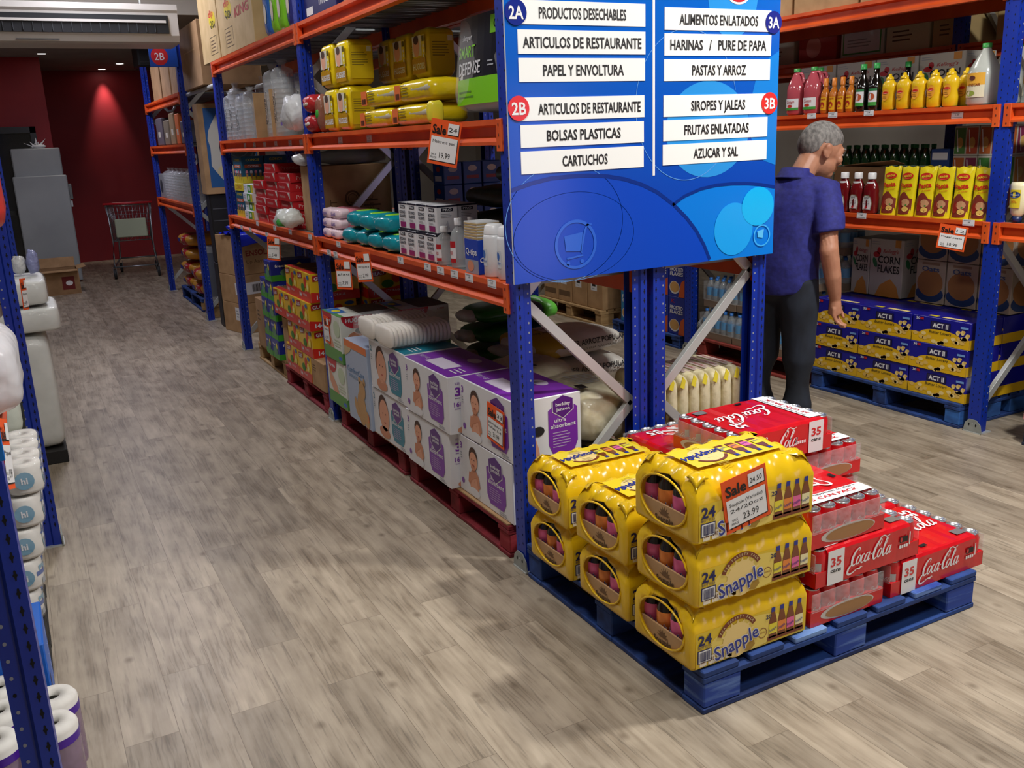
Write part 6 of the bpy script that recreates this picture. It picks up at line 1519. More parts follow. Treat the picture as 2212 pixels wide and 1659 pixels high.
def mustard():
    t = thing('mustard_bottle', 'x', 'bottle', (0, 0, 0), 0, 'yellow mustard squeeze bottles')
    MB().lathe([(.034, 0), (.042, .006), (.043, .05), (.036, .085), (.044, .115), (.042, .145), (.022, .165), (.018, .168)], MUS, 22, sx=.7).build('bottle', t)
    MB().lathe([(.022, .166), (.02, .178), (.01, .184), (.0085, .196), (.0, .197)], MUS, 16, caps=False).build('nozzle', t)
    m = MB(); f = Pr(m, lambda x, y, d: Vector((-.0295*math.cos(x/.047)-d-.004*math.cos((y-.05)/.04), -x, y))); f.ell(0, .085, .024, .034, mat('#d9962a', .35), 4, 18); f.ell(0, .095, .018, .007, MRD, 6, 12); f.lines(-.015, .06, .015, .08, 2, mat('#a8742a', .4), 6); m.build('label', t)
    return t
ms = [((2.94, .90-.1*i, Z2), 0, '%s yellow mustard bottle of the front row from the dark sauce' % ORD[i]) for i in range(5)]+[((3.02, .87-.1*i, Z2), 0, '%s yellow mustard bottle of the back row from the dark sauce' % ORD[i]) for i in range(5)]
series(mustard, ms)
VIN = film('milky_jug', '#c3c8c0', .82, .15, 0)
def gallon():
    t = thing('vinegar_jug', 'x', 'jug', (0, 0, 0), 0, 'clear vinegar jugs with green caps')
    MB().lathe([(.07, 0), (.08, .01), (.082, .16), (.07, .19), (.022, .275), (.02, .285)], VIN, 26).build('jug', t)
    MB().lathe([(.023, .283), (.023, .305), (.0, .306)], mat('#3fa04a', .4), 18, caps=False).build('cap', t)
    m = MB(); f = cyl(m, .083, 0, 0, PI); f.rect(-.055, .04, .055, .16, mat('#e0a83a', .35), 1, 10); f.rect(-.055, .04, .055, .1, mat('#d9d2b4', .4), 2, 10); f.text('VINEGAR', 0, .095, .014, mat('#8a4a1c', .4), 4, w=.07, bold=.02); f.ell(-.01, .135, .018, .012, mat('#5a2a1c', .5), 4, 14); f.ell(-.02, .06, .03, .014, mat('#8a9a3a', .5), 4, 14); m.build('label', t)
    return t
series(gallon, [((2.985, .34, Z2), 0, 'clear vinegar jug with an orange label beside the mustard'), ((3.16, .34, Z2), 0, 'clear vinegar jug right behind the labelled one'), ((3.33, .36, Z2), 0, 'clear vinegar jug third in line behind the labelled one')])
sale_card('orange sale card on the lower beam of the right aisle rack', (2.84, .345, 1.05), -c90+.25, 0, .12, .15, .13, ('Maggi pasta',), '10.99', '12')
# top deck cartons
for k, (y, w_, lab) in enumerate(((2.12, .42, 'brown carton on the right top deck, mostly behind the sign'), (1.66, .44, 'brown carton with a white barcode label on the right top deck'), (1.14, .5, 'plain brown carton on the right top deck, middle'), (.6, .52, 'plain brown carton on the right top deck, toward the right post'))):
    m = MB(); m.box(0, .45, 0, w_, 0, .4, CARD, .004); f = face(m, (0, w_, 0), (0, -1, 0), (0, 0, 1))
    if k == 1: f.rect(w_*.25, .1, w_*.6, .24, CWH, 1); f.bars(w_*.28, .11, w_*.57, .15, BLACK, 2, 18); f.lines(w_*.3, .17, w_*.55, .22, 2, GREY, 2)
    single(m, 'carton', lab, 'box', (2.91, y, Z3))
for k, (y, w_, c, lab) in enumerate(((2.35, .3, '#c9c6b4', 'pale carton on the back rack behind the sauce shelf, far left'), (1.95, .35, '#b5342a', 'red carton on the back rack behind the sauce shelf'), (1.55, .36, '#d3d6cf', 'white carton with green border on the back rack'), (1.2, .33, '#d8d2b0', 'cream carton on the back rack'), (.98, .2, '#c2a875', 'pale brown carton on the back rack beside the cream one'), (.45, .3, '#b9a06a', 'pale brown carton on the back rack near the right post'))):
    m = MB(); m.box(0, .4, 0, w_, 0, .27, mat(c, .6), .004); f = face(m, (0, w_, 0), (0, -1, 0), (0, 0, 1))
    if k == 2: f.rect(.02, .02, w_-.02, .25, GW, 1); f.rect(.03, .03, w_-.03, .24, CWH, 2); f.lines(.06, .06, w_-.06, .12, 3, GREY, 3)
    elif k == 1: f.ell(w_*.4, .1, .07, .07, mat('#d98a7a', .4), 1)
    else: f.lines(.05, .06, w_*.7, .14, 3, INKB, 1)
    single(m, 'carton', lab, 'box', (3.62, y, 2.091))
# goods right of the right post
wood_pallet('dark blue wooden pallet under the pink tubs at the right edge', .58, 1.0, noisy('pallet_navy', '#141c2c', '#22324c', (3, 10, 20), .75, .2), PN, (3.19, -.62, 0))
def tub():
    t = thing('snack_tub', 'x', 'tub', (0, 0, 0), 0, 'pink tubs in trays at the right edge')
    TP = mat('#d98a92', .4)
    m = MB(); m.lathe([(.055, 0), (.06, .01), (.062, .17)], mat('#c9847a', .4), 24); f = cyl(m, .0622, 0, 0, PI); f.rect(-.09, .05, .09, .12, ORG, 1, 12); f.text('HONEY', 0, .085, .02, CWH, 2, w=.08, rot=.1); m.build('tub', t)
    MB().lathe([(.064, .165), (.064, .18), (.0, .181)], CAPW, 24, caps=False).build('lid', t)
    m = MB(); m.box(-.085, .085, -.085, .085, 0, .09, TP); face(m, (-.085, .085, 0), (0, -1, 0), (0, 0, 1)).ell(.11, .05, .02, .02, GW, 1, 14); m.build('tray', t)
    return t
series(tub, [((2.98, -.205, .142), 0, 'lower pink tub in its tray, right of the right post'), ((2.98, -.20, .328), 0, 'upper pink tub in its tray, right of the right post')])
# ================================================================ the shopper
def fuse(mb, name, parent, voxel, it=6, fac=.5, keep=0):
    n_ = len(mb.v)-keep
    mb.v = [((x, y+.31*max(0, z-1.0)**1.15, z) if i < n_ else (x, y, z)) for i, (x, y, z) in enumerate(mb.v)]
    o = mb.build(name)
    md = o.modifiers.new('r', 'REMESH'); md.mode = 'VOXEL'; md.voxel_size = voxel
    sm = o.modifiers.new('s', 'SMOOTH'); sm.factor = fac; sm.iterations = it
    me = bpy.data.meshes.new_from_object(o.evaluated_get(bpy.context.evaluated_depsgraph_get()))
    old = o.data; bpy.data.objects.remove(o); bpy.data.meshes.remove(old)
    me.materials.clear(); me.materials.append(mb.mats[0])
    me.polygons.foreach_set('material_index', [0]*len(me.polygons)); me.polygons.foreach_set('use_smooth', [True]*len(me.polygons))
    o = bpy.data.objects.new(name, me); C.objects.link(o); o.parent = parent
    return o
def ball(m, c, r, mt, n=20, T=None):
    def fn(u, v):
        a = 2*PI*u; b = -PI/2+PI*v
        p = Vector((c[0]+r[0]*math.cos(a)*math.cos(b), c[1]+r[1]*math.sin(a)*math.cos(b), c[2]+r[2]*math.sin(b)))
        return T @ p if T is not None else p
    m.grid(fn, n, n//2+2, mt, closeu=True)
SK = noisy('skin', '#a9745a', '#b88468', (18, 18, 18), .5)
man = thing('person', 'grey-haired man in a navy polo shirt and dark jeans looking down at the right shelf', 'person', (1.765, .485, 0), -math.radians(72))
HT = Matrix.Translation((.03, .205, 1.42)) @ Matrix.Rotation(math.radians(-38), 4, 'Z') @ Matrix.Rotation(math.radians(-23), 4, 'X') @ Matrix.Scale(1.1, 4)
m = MB()
# torso, neck, legs
ball(m, (0, 0, .95), (.165, .115, .14), SK); ball(m, (0, -.005, 1.12), (.15, .105, .17), SK); ball(m, (0, -.01, 1.29), (.17, .11, .14), SK)
m.tube([(0, -.02, 1.30), (0, -.012, 1.36), (0, -.005, 1.40)], [.08, .068, .058], SK, 16)
for s in (-1, 1):
    m.tube([(s*.09, 0, .93), (s*.1, .02, .5), (s*.1, .0, .3), (s*.105, -.02, .08)], [.08, .04, .034, .028], SK, 14)
    ball(m, (s*.11, .04, .04), (.042, .11, .035), SK)
AR = [(.165, -.015, 1.35), (.225, -.04, 1.22), (.25, -.045, 1.09), (.262, .005, .96), (.262, .045, .845)]
AL = [(-.165, -.01, 1.35), (-.225, -.02, 1.22), (-.245, .0, 1.09), (-.225, .08, .97), (-.20, .16, .89)]
for P in (AR, AL): m.tube(catmull([p+(r,) for p, r in zip(P, (.062, .05, .043, .038, .027))], 4) if False else P, [.06, .05, .045, .041, .029], SK, 14); ball(m, P[2], (.044, .044, .05), SK, 14)
def hand(m, w, d, side, up):
    """palm from wrist w along d, five curled fingers; side points to the thumb"""
    w = Vector(w); d = Vector(d).normalized(); sd = Vector(side).normalized(); pn = d.cross(sd).normalized()*up
    m.tube([w, w+d*.03, w+d*.08], [.026, .030, .033], SK, 12)
    for k, (ln, off) in enumerate(((.074, .030), (.082, .010), (.076, -.011), (.060, -.031))):
        b = w+d*.082+sd*off
        m.tube([w+d*.045+sd*off*.8, b, b+d*ln*.45+pn*.012, b+d*ln*.72+pn*.032, b+d*ln*.8+pn*.052], [.012, .0105, .0098, .009, .0075], SK, 8)
    b = w+d*.02+sd*.026
    m.tube([b, b+d*.035+sd*.022+pn*.01, b+d*.066+sd*.026+pn*.024, b+d*.088+sd*.018+pn*.034], [.015, .0125, .0105, .008], SK, 8)
hand(m, AR[-1], (.0, .08, -1), (-.25, 1, 0), 1)
hand(m, AL[-1], (.15, .4, -.8), (.25, 1, .3), -1)
NH = len(m.v)
# head
def hb(c, r, n=20): ball(m, c, r, SK, n, HT)
hb((0, -.012, .135), (.075, .096, .100)); hb((0, .025, .07), (.060, .068, .07)); hb((0, .055, .035), (.036, .038, .03)); hb((0, .06, .12), (.058, .035, .05))
hb((0, .078, .148), (.05, .018, .014), 14)
m.tube([HT @ Vector(p) for p in ((0, .082, .14), (0, .098, .115), (0, .108, .095), (0, .095, .084))], [.008, .011, .014, .009], SK, 10)
for s in (-1, 1):
    hb((s*.012, .096, .09), (.009, .01, .008), 10); hb((s*.042, .075, .1), (.02, .018, .02), 12)
    hb((s*.078, -.008, .112), (.009, .021, .032), 14); hb((s*.083, -.012, .128), (.007, .016, .016), 10); hb((s*.078, .0, .088), (.008, .011, .011), 10)
hb((0, .092, .068), (.022, .010, .006), 12); hb((0, .09, .056), (.020, .010, .007), 12)
m.tube([HT @ Vector((0, -.03, .1)), Vector((0, .10, 1.37))], [.058, .06], SK, 14)
fuse(m, 'body', man, .0052, 3, keep=len(m.v)-NH)
for s in (-1, 1):
    m = MB(); ball(m, (s*.031, .084, .127), (.010, .008, .005), mat('#d8cfc6', .3), 12, HT); ball(m, (s*.031, .0905, .126), (.005, .003, .0045), mat('#1b1410', .2), 10, HT); m.build('eye', man)
    m = MB(); m.tube([HT @ Vector(p) for p in ((s*.014, .092, .150), (s*.032, .089, .155), (s*.05, .077, .150))], [.004, .005, .003], mat('#6d6a66', .8), 8); m.build('eyebrow', man)
# short grey hair, hairline higher in front, trimmed round the ear and down to the nape
HAIRG = noisy('hair_grey', '#5c5a58', '#8d8a86', (60, 60, 30), .8, .3)
m = MB()
def hairfn(u, v):
    a = 2*PI*u; fr = math.sin(a)                       # +1 front, -1 back
    low = .172 if fr > .75 else (.128+.044*max(0, fr)/.75 if fr > 0 else .128-.075*min(1, -fr*1.15))
    if abs(fr) < .28: low = max(low, .142)
    zt = .135+.1085
    b0 = math.asin(max(-1, min(1, (low-.135)/.1085))); b = b0+(PI/2-b0)*v
    k = (1+.015*math.sin(23*a+9*b)*math.sin(17*b+5*a))*(1-.075*max(0, 1-v*5))
    return HT @ Vector((.0815*k*math.cos(a)*math.cos(b), -.014+.1045*k*math.sin(a)*math.cos(b), .135+.1075*k*math.sin(b)))
m.grid(hairfn, 72, 16, HAIRG, closeu=True)
m.build('hair', man)
# polo shirt
POLO = noisy('polo_navy', '#1d2068', '#262a80', (40, 40, 40), .8, .15)
m = MB()
rings = [(.87, .172, .128, 0), (.91, .178, .132, 0), (1.0, .176, .130, 0), (1.1, .180, .128, -.004), (1.2, .190, .128, -.01), (1.29, .200, .124, -.014), (1.35, .192, .108, -.016), (1.39, .150, .088, -.016), (1.425, .085, .075, -.012), (1.44, .066, .068, -.01)]
def torso(u, v):
    t = v*(len(rings)-1); i = min(int(t), len(rings)-2); f = t-i
    z, rx, ry, cy = [rings[i][k]*(1-f)+rings[i+1][k]*f for k in range(4)]
    a = 2*PI*u; w_ = 1+.018*math.sin(5*a+14*z)*math.sin(22*z+2*a)*(1 if z < 1.3 else .3)
    cx = math.copysign(abs(math.cos(a))**.85, math.cos(a)); sy = math.copysign(abs(math.sin(a))**.85, math.sin(a))
    return (rx*cx*w_, cy+ry*sy*w_, z+(.012*math.cos(2*a) if v == 0 else 0))
m.grid(torso, 56, 36, POLO, closeu=True)
n0 = 56; m.add([], [], POLO)
m.f.append(tuple(range(n0))[::-1]); m.m.append(0); m.sm.append(True)
b = 36*56; m.f.append(tuple(range(b, b+n0))); m.m.append(0); m.sm.append(True)
for P in (AR, AL):
    p0, p1, p2 = [Vector(q) for q in P[:3]]
    m.tube([p0+Vector((-.05 if p0.x > 0 else .05, 0, .0)), p0, p1, p1*.6+p2*.4], [.075, .076, .074, .074], POLO, 18)
fuse(m, 'polo_shirt', man, .008, 5)
m = MB()
def collar(u, v):
    a = -.35*PI+1.7*PI*u+PI/2+.15*PI; r_ = .070+.016*v
    return (r_*1.0*math.cos(a), .108+r_*math.sin(a)-.025*v, 1.452-.045*v+.012*math.sin(a)*-1)
for off in (0, .004):
    m.grid(lambda u, v, off=off: tuple(Vector(collar(u, v))*1+Vector((0, 0, off))), 28, 4, POLO)
m.build('collar', man)
# jeans
JEAN = noisy('denim_dark', '#10151d', '#232c3a', (7, 7, 4), .85, .15)
m = MB(); ball(m, (0, -.005, .93), (.175, .128, .12), JEAN, 24)
for s in (-1, 1): m.tube([(s*.088, -.005, .93), (s*.095, .0, .80), (s*.10, .015, .52), (s*.105, .005, .30), (s*.108, -.012, .07)], [.1, .1, .082, .075, .072], JEAN, 18)
fuse(m, 'jeans', man, .011, 6)
for s in (-1, 1):
    m = MB(); m.pillow(s*.112, .045, .045, .105, .285, .09, mat('#17130f', .45), .7, .7, 24, 10, 0, 0, .3); m.build('shoe', man)

# ================================================================ left edge: paper goods on the near rack
lr = [o for o in C.objects if o.get('label', '').endswith('stacked with toilet paper')][0]
for z in (.93, 1.45):
    for i, (y0, ln) in enumerate(((-1.03, 2.33),)):
        o = beam_mesh(ln).build('beam', lr); o.location = (-.09, y0, z); o.scale = (-1, 1, 1)
        o = deck_mesh(ln, .45).build('shelf_deck', lr); o.location = (-.13-.45, y0, z)
PAPER = noisy('paper_white', '#d3d1cb', '#e2e0da', (20, 20, 20), .85); TPB = mat('#5f9ab8', .5); TPN = mat('#1f4a9c', .5); TPG = mat('#8a7a2c', .6)
def tp_pack(var):
    def fn():
        t = thing('toilet_paper_pack', 'x', 'toilet paper', (0, 0, 0), 0, 'packs of toilet paper stacked at the left rack')
        for i in range(2):
            for j in range(2):
                m = MB(); m.lathe([(.015, .004), (.052, .002), (.056, .012), (.056, .092), (.052, .102), (.018, .1), (.018, .06)], PAPER, 18, -.06-.113*i, .058+.113*j, caps=False); m.build('roll', t)
        m = MB()
        for j in range(2):
            f = Pr(m, lambda x, y, d, j=j: Vector((-.06+.0565*math.cos(x/.0565)+d, .058+.113*j+.0565*math.sin(x/.0565), y)))
            if var == 0: f.ell(.0, .05, .02, .034, TPB, 2, 16); f.poly([(-.03, .075), (.0, .098), (.015, .08), (-.005, .068)], TPN, 4); f.ell(-.012, .066, .008, .009, CWH, 5, 10); f.text('rollo', .034, .03, .016, TPG, 4, w=.05, rot=PI/2, bold=.03)
            else: f.rect(-.05, .045, .05, .06, TPN, 2, 8); f.text('papel', -.01, .068, .018, TPB, 4, w=.06, bold=.03); f.text('hojas', .03, .02, .016, TPG, 4, w=.045, rot=PI/2, bold=.03); f.rect(-.03, .01, .0, .03, GREY, 2, 4)
        f = Pr(m, lambda x, y, d: Vector((-.06+x, .0015-d, y)))
        f.ell(0, .05, .03, .03, TPB, 2, 14); f.text('hi', 0, .04, .022, CWH, 4, bold=.03)
        m.build('print', t)
        MB().pillow(-.116, .115, .052, .236, .236, .112, film('tp_film', '#eceff0', .14, .1, .5, 25), .3, .3, 28, 10, .015, 3).build('film_wrap', t)
        return t
    return fn
tpl = [(k, c) for c in range(2) for k in range(5)]
for var in (0, 1):
    sp = []
    for k, c in tpl:
        if (k in (0, 1)) != (var == 1): continue
        sp.append(((-1.675+.017*k, .32+.25*c, .145+.112*k), 0, 'pack of toilet paper, %s from the floor in the %s stack at the left rack' % (ORD[k], ('nearer', 'farther')[c])))
    series(tp_pack(var), sp)
wood_pallet('dark pallet under the toilet paper stacks at the left rack', .6, .96, noisy('pallet_dark', '#1b1a18', '#2a2724', (3, 10, 20), .8), PN, (-1.98, .445, 0))
m = MB(); m.box(-.28, 0, -.14, .14, 0, .25, mat('#1560c4', .45), .004); f = face(m, (0, -.14, 0), (0, 1, 0), (0, 0, 1)); f.text('TEL.2321475', .19, .13, .028, CWH, 1, w=.17, rot=-PI/2) ; f.rect(.03, .02, .07, .13, NAVY, 1)
single(m, 'blue_carton', 'bright blue carton with white phone lettering at the foot of the toilet paper stack', 'box', (-1.672, -.03, .095)) if False else single(m, 'blue_carton', 'bright blue carton with white phone lettering at the foot of the toilet paper stack', 'box', (-1.672, -.215, .145))
wood_pallet('dark pallet under the blue carton and paper towels at the left edge', .5, .85, MATS[('n', 'pallet_dark')], PN, (-1.95, -.5, 0))
def towel():
    t = thing('paper_towel_pack', 'x', 'paper towels', (0, 0, 0), 0, 'paper towel rolls with purple bands')
    MB().lathe([(.018, .19), (.02, .202), (.05, .202), (.058, .19), (.058, .008), (.05, 0), (.018, 0)], PAPER, 24, caps=False).build('roll', t)
    m = MB(); m.lathe([(.0595, .006), (.0597, .1), (.0593, .155)], film('mauve_film', '#8a6f8c', .7, .15, .4, 20), 24, caps=False); m.lathe([(.0596, .155), (.0594, .176)], mat('#4a1f96', .3), 24, caps=False); m.build('wrapper', t)
    return t
series(towel, [((-1.668, -.548, .142), 0, 'paper towel roll with purple band in front of the blue carton, bottom left corner'), ((-1.79, -.548, .142), 0, 'paper towel roll with purple band behind the near blue post'), ((-1.675, -.672, .142), 0, 'paper towel roll with purple band nearest the camera'), ((-1.80, -.675, .142), 0, 'paper towel roll with purple band nearest the camera, further left'), ((-1.79, -.424, .142), 0, 'paper towel roll with purple band beside the blue carton')])
FOAM = noisy('foam_white', '#d4d6d2', '#e1e3df', (10, 10, 10), .5, .2)
def foam(sx, sy, sz, lab, loc, e=.2):
    t = thing('foam_tray_bundle', lab, 'foam bundle', loc, 0, 'bagged foam bundles beyond the left rack post')
    MB().pillow(0, 0, sz/2, sx, sy, sz, FOAM, e, e, 30, 16, .01, 4).build('foam_stack', t)
    MB().pillow(0, 0, sz/2+.001, sx*1.025, sy*1.025, sz*1.012, film('foam_film', '#eef0f0', .15, .1, .5, 16), e, e, 30, 16, .018, 6).build('clear_bag', t)
foam(.44, .5, .64, 'tall white bagged foam bundle standing beyond the left rack post', (-1.715, 2.87, .08))
m = MB(); m.box(-.24, .24, -.28, .28, 0, .075, mat('#1c1b1a', .8), .004); single(m, 'base_board', 'dark low plinth under the tall white foam bundle', 'plinth', (-1.74, 2.87, 0))
foam(.5, .5, .135, 'white bagged foam bundle, lower of the two on top of the tall one', (-1.675, 2.87, .737)); foam(.46, .48, .135, 'white bagged foam bundle, upper of the two on top of the tall one', (-1.695, 2.87, .885))
for k, (x, y, sz, c, lab) in enumerate(((-1.60, 2.78, (.08, .08, .13), '#c9cdea', 'small white bag with blue print on top of the foam bundles, left'), (-1.52, 2.93, (.07, .1, .1), '#d9dad8', 'small crumpled clear bag on top of the foam bundles, middle'), (-1.45, 2.9, (.06, .07, .13), '#9aa0cc', 'small violet blue bag standing on top of the foam bundles, right'))):
    x -= .06
    m = MB(); m.pillow(0, 0, sz[2]/2+.008, *sz, film('small_bag%d' % k, c, .75, .2, .7, 30), .8, .8, 18, 12, .1, k+3); m.pillow(0, -.01, sz[2]*.55+.008, sz[0]*.8, sz[1]*.98, .03, mat('#3f56b8', .4), .7, .8, 14, 6, .1, 3) if k == 0 else None
    single(m, 'small_bag', lab, 'bag', (x, y, 1.024))
for k in range(4):
    m = MB(); m.pillow(0, 0, .1, .3, .3, .2, noisy('napkin_bundle', '#bcc4b8', '#ccd3c8', (14, 14, 14), .6, .3), .25, .3, 26, 14, .012, k)
    for dy in (-.07, .07): m.box(-.152, .154, dy-.006, dy+.006, 0.0, .201, mat('#22241f', .6))
    single(m, 'napkin_bundle', 'pale wrapped paper bundle with dark straps, %s from the floor behind the left rack post' % ORD[k], 'paper bundle', (-1.84+.012*k, 1.12, .006+.206*k if k else .006), 0, 'strapped paper bundles at the left rack')
m = MB(); m.pillow(0, 0, .13, .26, .4, .25, film('white_sack', '#e4e5ea', .85, .25, .5, 12), .4, .5, 28, 16, .04, 5); single(m, 'white_pouch', 'big white plastic bag bulging off the left rack shelf', 'bag', (-1.745, .15, .935))
m = MB(); m.pillow(0, 0, .135, .2, .36, .26, mat('#c23a34', .3, 0, .3, 20), .4, .4, 24, 14, .03, 5); m.pillow(.0, 0, .2, .203, .34, .04, CWH, .4, .4, 24, 8, .03, 5); single(m, 'red_bag', 'red bag on the upper shelf at the left picture edge', 'bag', (-1.68, .12, 1.46))
m = MB(); m.box(-1.16, 0, 0, .01, 0, 1.3, mat('#1273cc', .25), .001); single(m, 'aisle_board', 'bright blue corner of another directory board at the left edge', 'sign', (-1.6445, -1.128, 1.14))
sale_card('orange sale card seen edge-on, tied to the near left rack post', (-1.655, -.80, 1.06), c90-.12, 0, .3, .1, .15, ('Papel',), '8.99')
sale_card('small orange sale card stuck on the second post of the left rack', (-1.575, 1.40, 1.11), c90-.3, 0, .1, .07, .13, ('foam',), '4.99')
# ================================================================ far end of the left aisle
ONU = mat('#b9852c', .4, 0, .3, 16); ONR = mat('#a01c24', .35); ONB = mat('#1c2a8a', .35)
def chow():
    t = thing('pet_food_bag', 'x', 'bag', (0, 0, 0), 0, 'yellow and red pet food bags on the far rack')
    MB().pillow(0, 0, .075, .42, .62, .15, ONU, .4, .7, 30, 12, .03, 4, .1).build('bag', t)
    MB().pillow(-.02, -.08, .076, .395, .26, .153, ONR, .3, .7, 26, 12, .03, 4, .1).build('red_panel', t)
    m = MB(); f = Pr(m, lambda x, y, d: Vector((-.213-d+abs(y)*.15, -x, .075+y))); f.text('ONUR', .08, -.005, .05, CWH, 3, w=.17, bold=.03); f.text('DOG', .08, -.045, .03, CWH, 3, w=.07); f.rect(-.2, -.02, -.08, .02, ONB, 3); m.build('print', t)
    return t
wood_pallet('blue grey wooden pallet under the pet food bags', .5, 1.3, PB, PN, (.30, 7.80, 0))
series(chow, [((.27, 7.45, .145), .05, 'pet food bag at the bottom, nearer pile on the far rack'), ((.26, 7.43, .302), -.08, 'pet food bag second from the bottom, nearer pile on the far rack'), ((.28, 8.1, .145), .0, 'pet food bag at the bottom, farther pile'), ((.27, 8.08, .302), .06, 'pet food bag second from the bottom, farther pile'), ((.28, 8.1, .459), -.05, 'pet food bag third from the bottom, farther pile'), ((.27, 8.06, .616), .04, 'pet food bag on top of the farther pile')])
m = MB(); m.box(0, .4, 0, .22, 0, .56, mat('#aeb3bd', .4), .003); f = face(m, (0, .22, 0), (0, -1, 0), (0, 0, 1))
for k in range(4): f.rect(.02, .03+.13*k, .2, .11+.13*k, mat(('#3a4a9a', '#8a8f4a')[k % 2], .4), 1)
f = face(m, (0, 0, 0), (1, 0, 0), (0, 0, 1)); f.rect(.03, .05, .37, .5, mat('#6f7688', .5), 1)
single(m, 'carton', 'white and blue printed carton at the near end of the far rack', 'box', (.07, 6.86, .145))
wood_pallet('raw wooden pallet under the white and blue carton on the far rack', .5, .4, PN, PN, (.32, 6.92, 0))
for i in range(6):
    t = sleeve(.085, .34, False)(); t['label'] = 'dim clear sleeve of cups on the far rack, %s from the near end' % ORD[i]; t.location = (.1, 6.98+.3*i, LV[0]+.002); t['group'] = 'dim cup sleeves on the far rack'
m = MB(); m.box(0, .25, 0, .3, 0, .27, mat('#8d8f96', .6), .003); face(m, (0, .3, 0), (0, -1, 0), (0, 0, 1)).ell(.15, .13, .1, .08, mat('#3a3b44', .6), 1); single(m, 'carton', 'grey printed carton at the far end of the dim cup sleeves', 'box', (.03, 8.65, LV[0]+.002))
WTR = [(.25, 8.62), (.25, 8.95)]
for k, (y, c, h, w_, lab) in enumerate(((6.75, '#4a4658', .22, .3, 'dark plastic bag on the middle shelf of the far rack, near end'), (7.12, '#c4622a', .3, .22, 'orange box on the middle shelf of the far rack'), (7.42, '#8a7558', .32, .3, 'brown carton on the middle shelf of the far rack'), (7.8, '#6d6354', .26, .34, 'dull brown carton on the middle shelf of the far rack'), (8.3, '#59525c', .3, .4, 'grey bag like carton on the middle shelf of the far rack, far end'))):
    m = MB(); m.box(0, .4, 0, w_, 0, h, mat(c, .6), .01); f = face(m, (0, w_, 0), (0, -1, 0), (0, 0, 1)); f.rect(w_*.3, h*.3, w_*.7, h*.5, mat('#b9b4aa', .6), 1)
    single(m, 'carton', lab, 'box', (.04, y, LV[1]+.002))
for k, (y, w_, lab) in enumerate(((6.72, .6, 'dim brown carton on top of the far rack, near the 2B flag'), (7.4, .55, 'dim brown carton on top of the far rack, second'), (8.05, .6, 'dim brown carton on top of the far rack, third'))):
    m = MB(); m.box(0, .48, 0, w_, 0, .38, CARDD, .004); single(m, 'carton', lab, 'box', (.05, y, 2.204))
# cartons in the gap between the two racks
cz = 0
for k, (h, lab) in enumerate(((.28, 'lowest brown carton of the stack between the two racks'), (.26, 'middle brown carton with a white label between the two racks'), (.36, 'top brown carton with red lettering between the two racks'))):
    m = MB(); m.box(-.2, .2, -.2, .2, 0, h, CARD, .004)
    f = face(m, (-.2, -.2, 0), (1, 0, 0), (0, 0, 1)); g_ = face(m, (-.2, .2, 0), (0, -1, 0), (0, 0, 1))
    if k == 2: f.text('ENSOLA', .22, .17, .05, mat('#8a2f24', .6), 1, w=.26, bold=.03); f.text('Up Anything', .22, .1, .035, INKB, 1, w=.26)
    if k == 1: f.rect(.02, .08, .22, .19, CWH, 1); f.bars(.12, .1, .2, .17, BLACK, 2, 10); g_.rect(.3, .08, .38, .19, CWH, 1)
    if k == 0: g_.rect(.25, .12, .35, .24, CWH, 1); g_.lines(.27, .14, .33, .22, 3, GREY, 2)
    single(m, 'carton', lab, 'box', (.30, 5.87, cz), .25); cz += h+.001
m = MB()
def drape(u, v):
    x = -.19+.38*u; s_ = v*.36
    y = .1-min(s_, .30); zz = -max(0, s_-.30)
    return (x, y-.012*(s_ > .3), .012+zz*1.6+.012*math.sin(9*x)*math.sin(20*v)-.02*abs(x)*(s_ > .3)*4)
m.grid(drape, 20, 16, mat('#1a2ab8', .25, 0, .3, 20)); m.grid(lambda u, v: tuple(Vector(drape(u, v))+Vector((0, .004, -.006))), 20, 16, mat('#1a2ab8', .25, 0, .3, 20))
m.pillow(0, -.02, .05, .3, .2, .07, mat('#1a2ab8', .25, 0, .3, 20), .6, .8, 20, 10, .08, 3)
single(m, 'blue_bag', 'glossy royal blue plastic bag draped over the top carton between the racks', 'bag', (.28, 5.82, cz+.012), .25)
m = MB(); m.box(-.22, .22, -.18, .18, 0, .3, mat('#121314', .5), .01)
for k in range(3): face(m, (-.22, -.18, 0), (1, 0, 0), (0, 0, 1)).rect(.02, .05+.09*k, .42, .058+.09*k, mat('#4a4c50', .4), 1)
single(m, 'black_crate', 'black plastic crate under the fan carton between the racks', 'crate', (.32, 6.26, cz+.0)) if False else None
t = thing('fan_carton', 'large torn blue and white carton picturing a black fan, between the two racks', 'box', (.31, 6.2, 0))
m = MB(); m.box(-.24, .24, -.06, .16, .0, 2.07, CARDD, .004) if False else m.box(-.26, .26, -.1, .12, 1.26, 2.07, CARD, .004)
f = face(m, (-.26, -.1, 1.26), (1, 0, 0), (0, 0, 1)); f.rect(.05, .06, .50, .77, mat('#235a96', .5), 1)
q = random.Random(5); f.poly([(.28+(.2+.035*q.random())*math.cos(2*PI*k/26), .42+(.31+.05*q.random())*math.sin(2*PI*k/26)) for k in range(26)], mat('#c4c2b8', .6), 2)
f.ell(.33, .42, .17, .18, BLACK, 3, 30); f.ring(.33, .42, .15, .012, mat('#33363a', .4), 4); f.ring(.33, .42, .1, .01, mat('#33363a', .4), 4); f.rect(.28, .4, .36, .42, GREY, 5); f.ell(.2, .2, .08, .06, mat('#cfc39a', .6), 3)
m.build('carton', t)
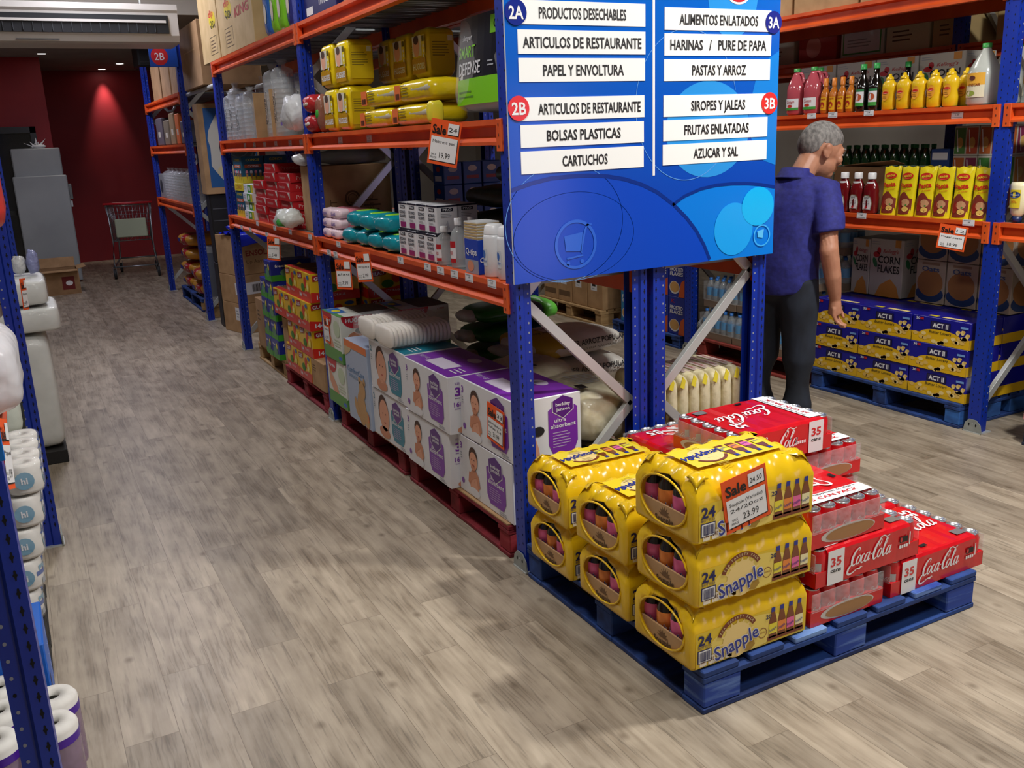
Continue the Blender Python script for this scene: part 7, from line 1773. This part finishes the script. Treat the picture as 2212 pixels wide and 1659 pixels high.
for z0, z1, lb_ in ((0, .62, 'lower'), (.621, 1.258, 'upper')):
    m = MB(); m.box(-.24, .24, -.08, .1, z0, z1, mat('#17181a', .5), .01)
    for k in range(5): face(m, (-.24, -.08, 0), (1, 0, 0), (0, 0, 1)).rect(.02, z0+.06+.11*k, .46, z0+.068+.11*k, mat('#55585c', .4), 1)
    single(m, 'black_crate', '%s black slatted crate of the stack below the fan carton' % lb_, 'crate', (.31, 6.2, 0), 0, 'black crates under the fan carton')
m = MB()
for x in (.06, .46): m.tube([(x, 4.995, 2.17), (x, 6.56, 2.17)], .018, GALV, 10)
single(m, 'storage_bars', 'two bright steel bars bridging the racks under a brown carton', 'bars', (0, 0, 0))
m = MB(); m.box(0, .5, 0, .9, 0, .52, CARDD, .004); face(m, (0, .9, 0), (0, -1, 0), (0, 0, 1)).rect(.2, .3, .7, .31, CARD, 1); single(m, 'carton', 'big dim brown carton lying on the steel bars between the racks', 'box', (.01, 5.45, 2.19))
# shopping cart by the red wall
CH = mat('#9aa0a6', .3, .8)
t = thing('shopping_cart', 'chrome wire shopping cart with a red handle parked by the red wall', 'shopping cart', (-.12, 11.1, 0), -.15)
m = MB()
def q4(z, w_, l0, l1): return [(-w_, l0, z), (w_, l0, z), (w_*.85, l1, z), (-w_*.85, l1, z)]
T1 = q4(.98, .29, -.35, .5); B1 = q4(.5, .24, -.25, .42)
for Q in (T1, B1): m.tube(Q+[Q[0]], .007, CH, 6)
for i in range(4):
    a0, a1, b0, b1 = T1[i], T1[(i+1) % 4], B1[i], B1[(i+1) % 4]
    for k in range(12):
        f_ = k/12; m.tube([[a0[j]+(a1[j]-a0[j])*f_ for j in range(3)], [b0[j]+(b1[j]-b0[j])*f_ for j in range(3)]], .0025, CH, 5)
    for k in (1, 2, 3): m.tube([[a0[j]+(b0[j]-a0[j])*k/4 for j in range(3)], [a1[j]+(b1[j]-a1[j])*k/4 for j in range(3)]], .0025, CH, 5)
for k in range(8): m.tube([(-.22+.06*k, -.25, .5), (-.2+.055*k, .42, .5)], .0025, CH, 5)
m.build('wire_basket', t)
m = MB(); m.box(-.2, .2, -.33, -.31, .55, .8, mat('#a9b39a', .5), .01); m.build('child_seat_panel', t)
m = MB()
for s in (-1, 1):
    m.tube([(s*.27, -.36, 1.0), (s*.25, -.33, .5), (s*.27, -.36, .3), (s*.28, -.38, .16), (s*.24, .4, .2), (s*.22, .42, .5)], .012, CH, 8)
m.tube([(-.28, -.38, .16), (.28, -.38, .16)], .01, CH, 8); m.tube([(-.24, .4, .2), (.24, .4, .2)], .01, CH, 8); m.build('chassis', t)
m = MB(); m.tube([(-.31, -.4, 1.01), (.31, -.4, 1.01)], .015, mat('#b3202a', .35), 12); m.build('handle', t)
for x, y in ((-.28, -.38), (.28, -.38), (-.24, .4), (.24, .4)):
    m = MB(); m.T = Matrix.Translation((x, y, .07)) @ Matrix.Rotation(PI/2, 4, 'Y'); m.lathe([(.03, -.018), (.068, -.016), (.07, 0), (.068, .016), (.03, .018)], mat('#24262a', .6), 20); m.T = None; m.box(x-.022, x-.018, y-.02, y+.02, .06, .17, CH); m.box(x+.018, x+.022, y-.02, y+.02, .06, .17, CH); m.build('wheel', t)
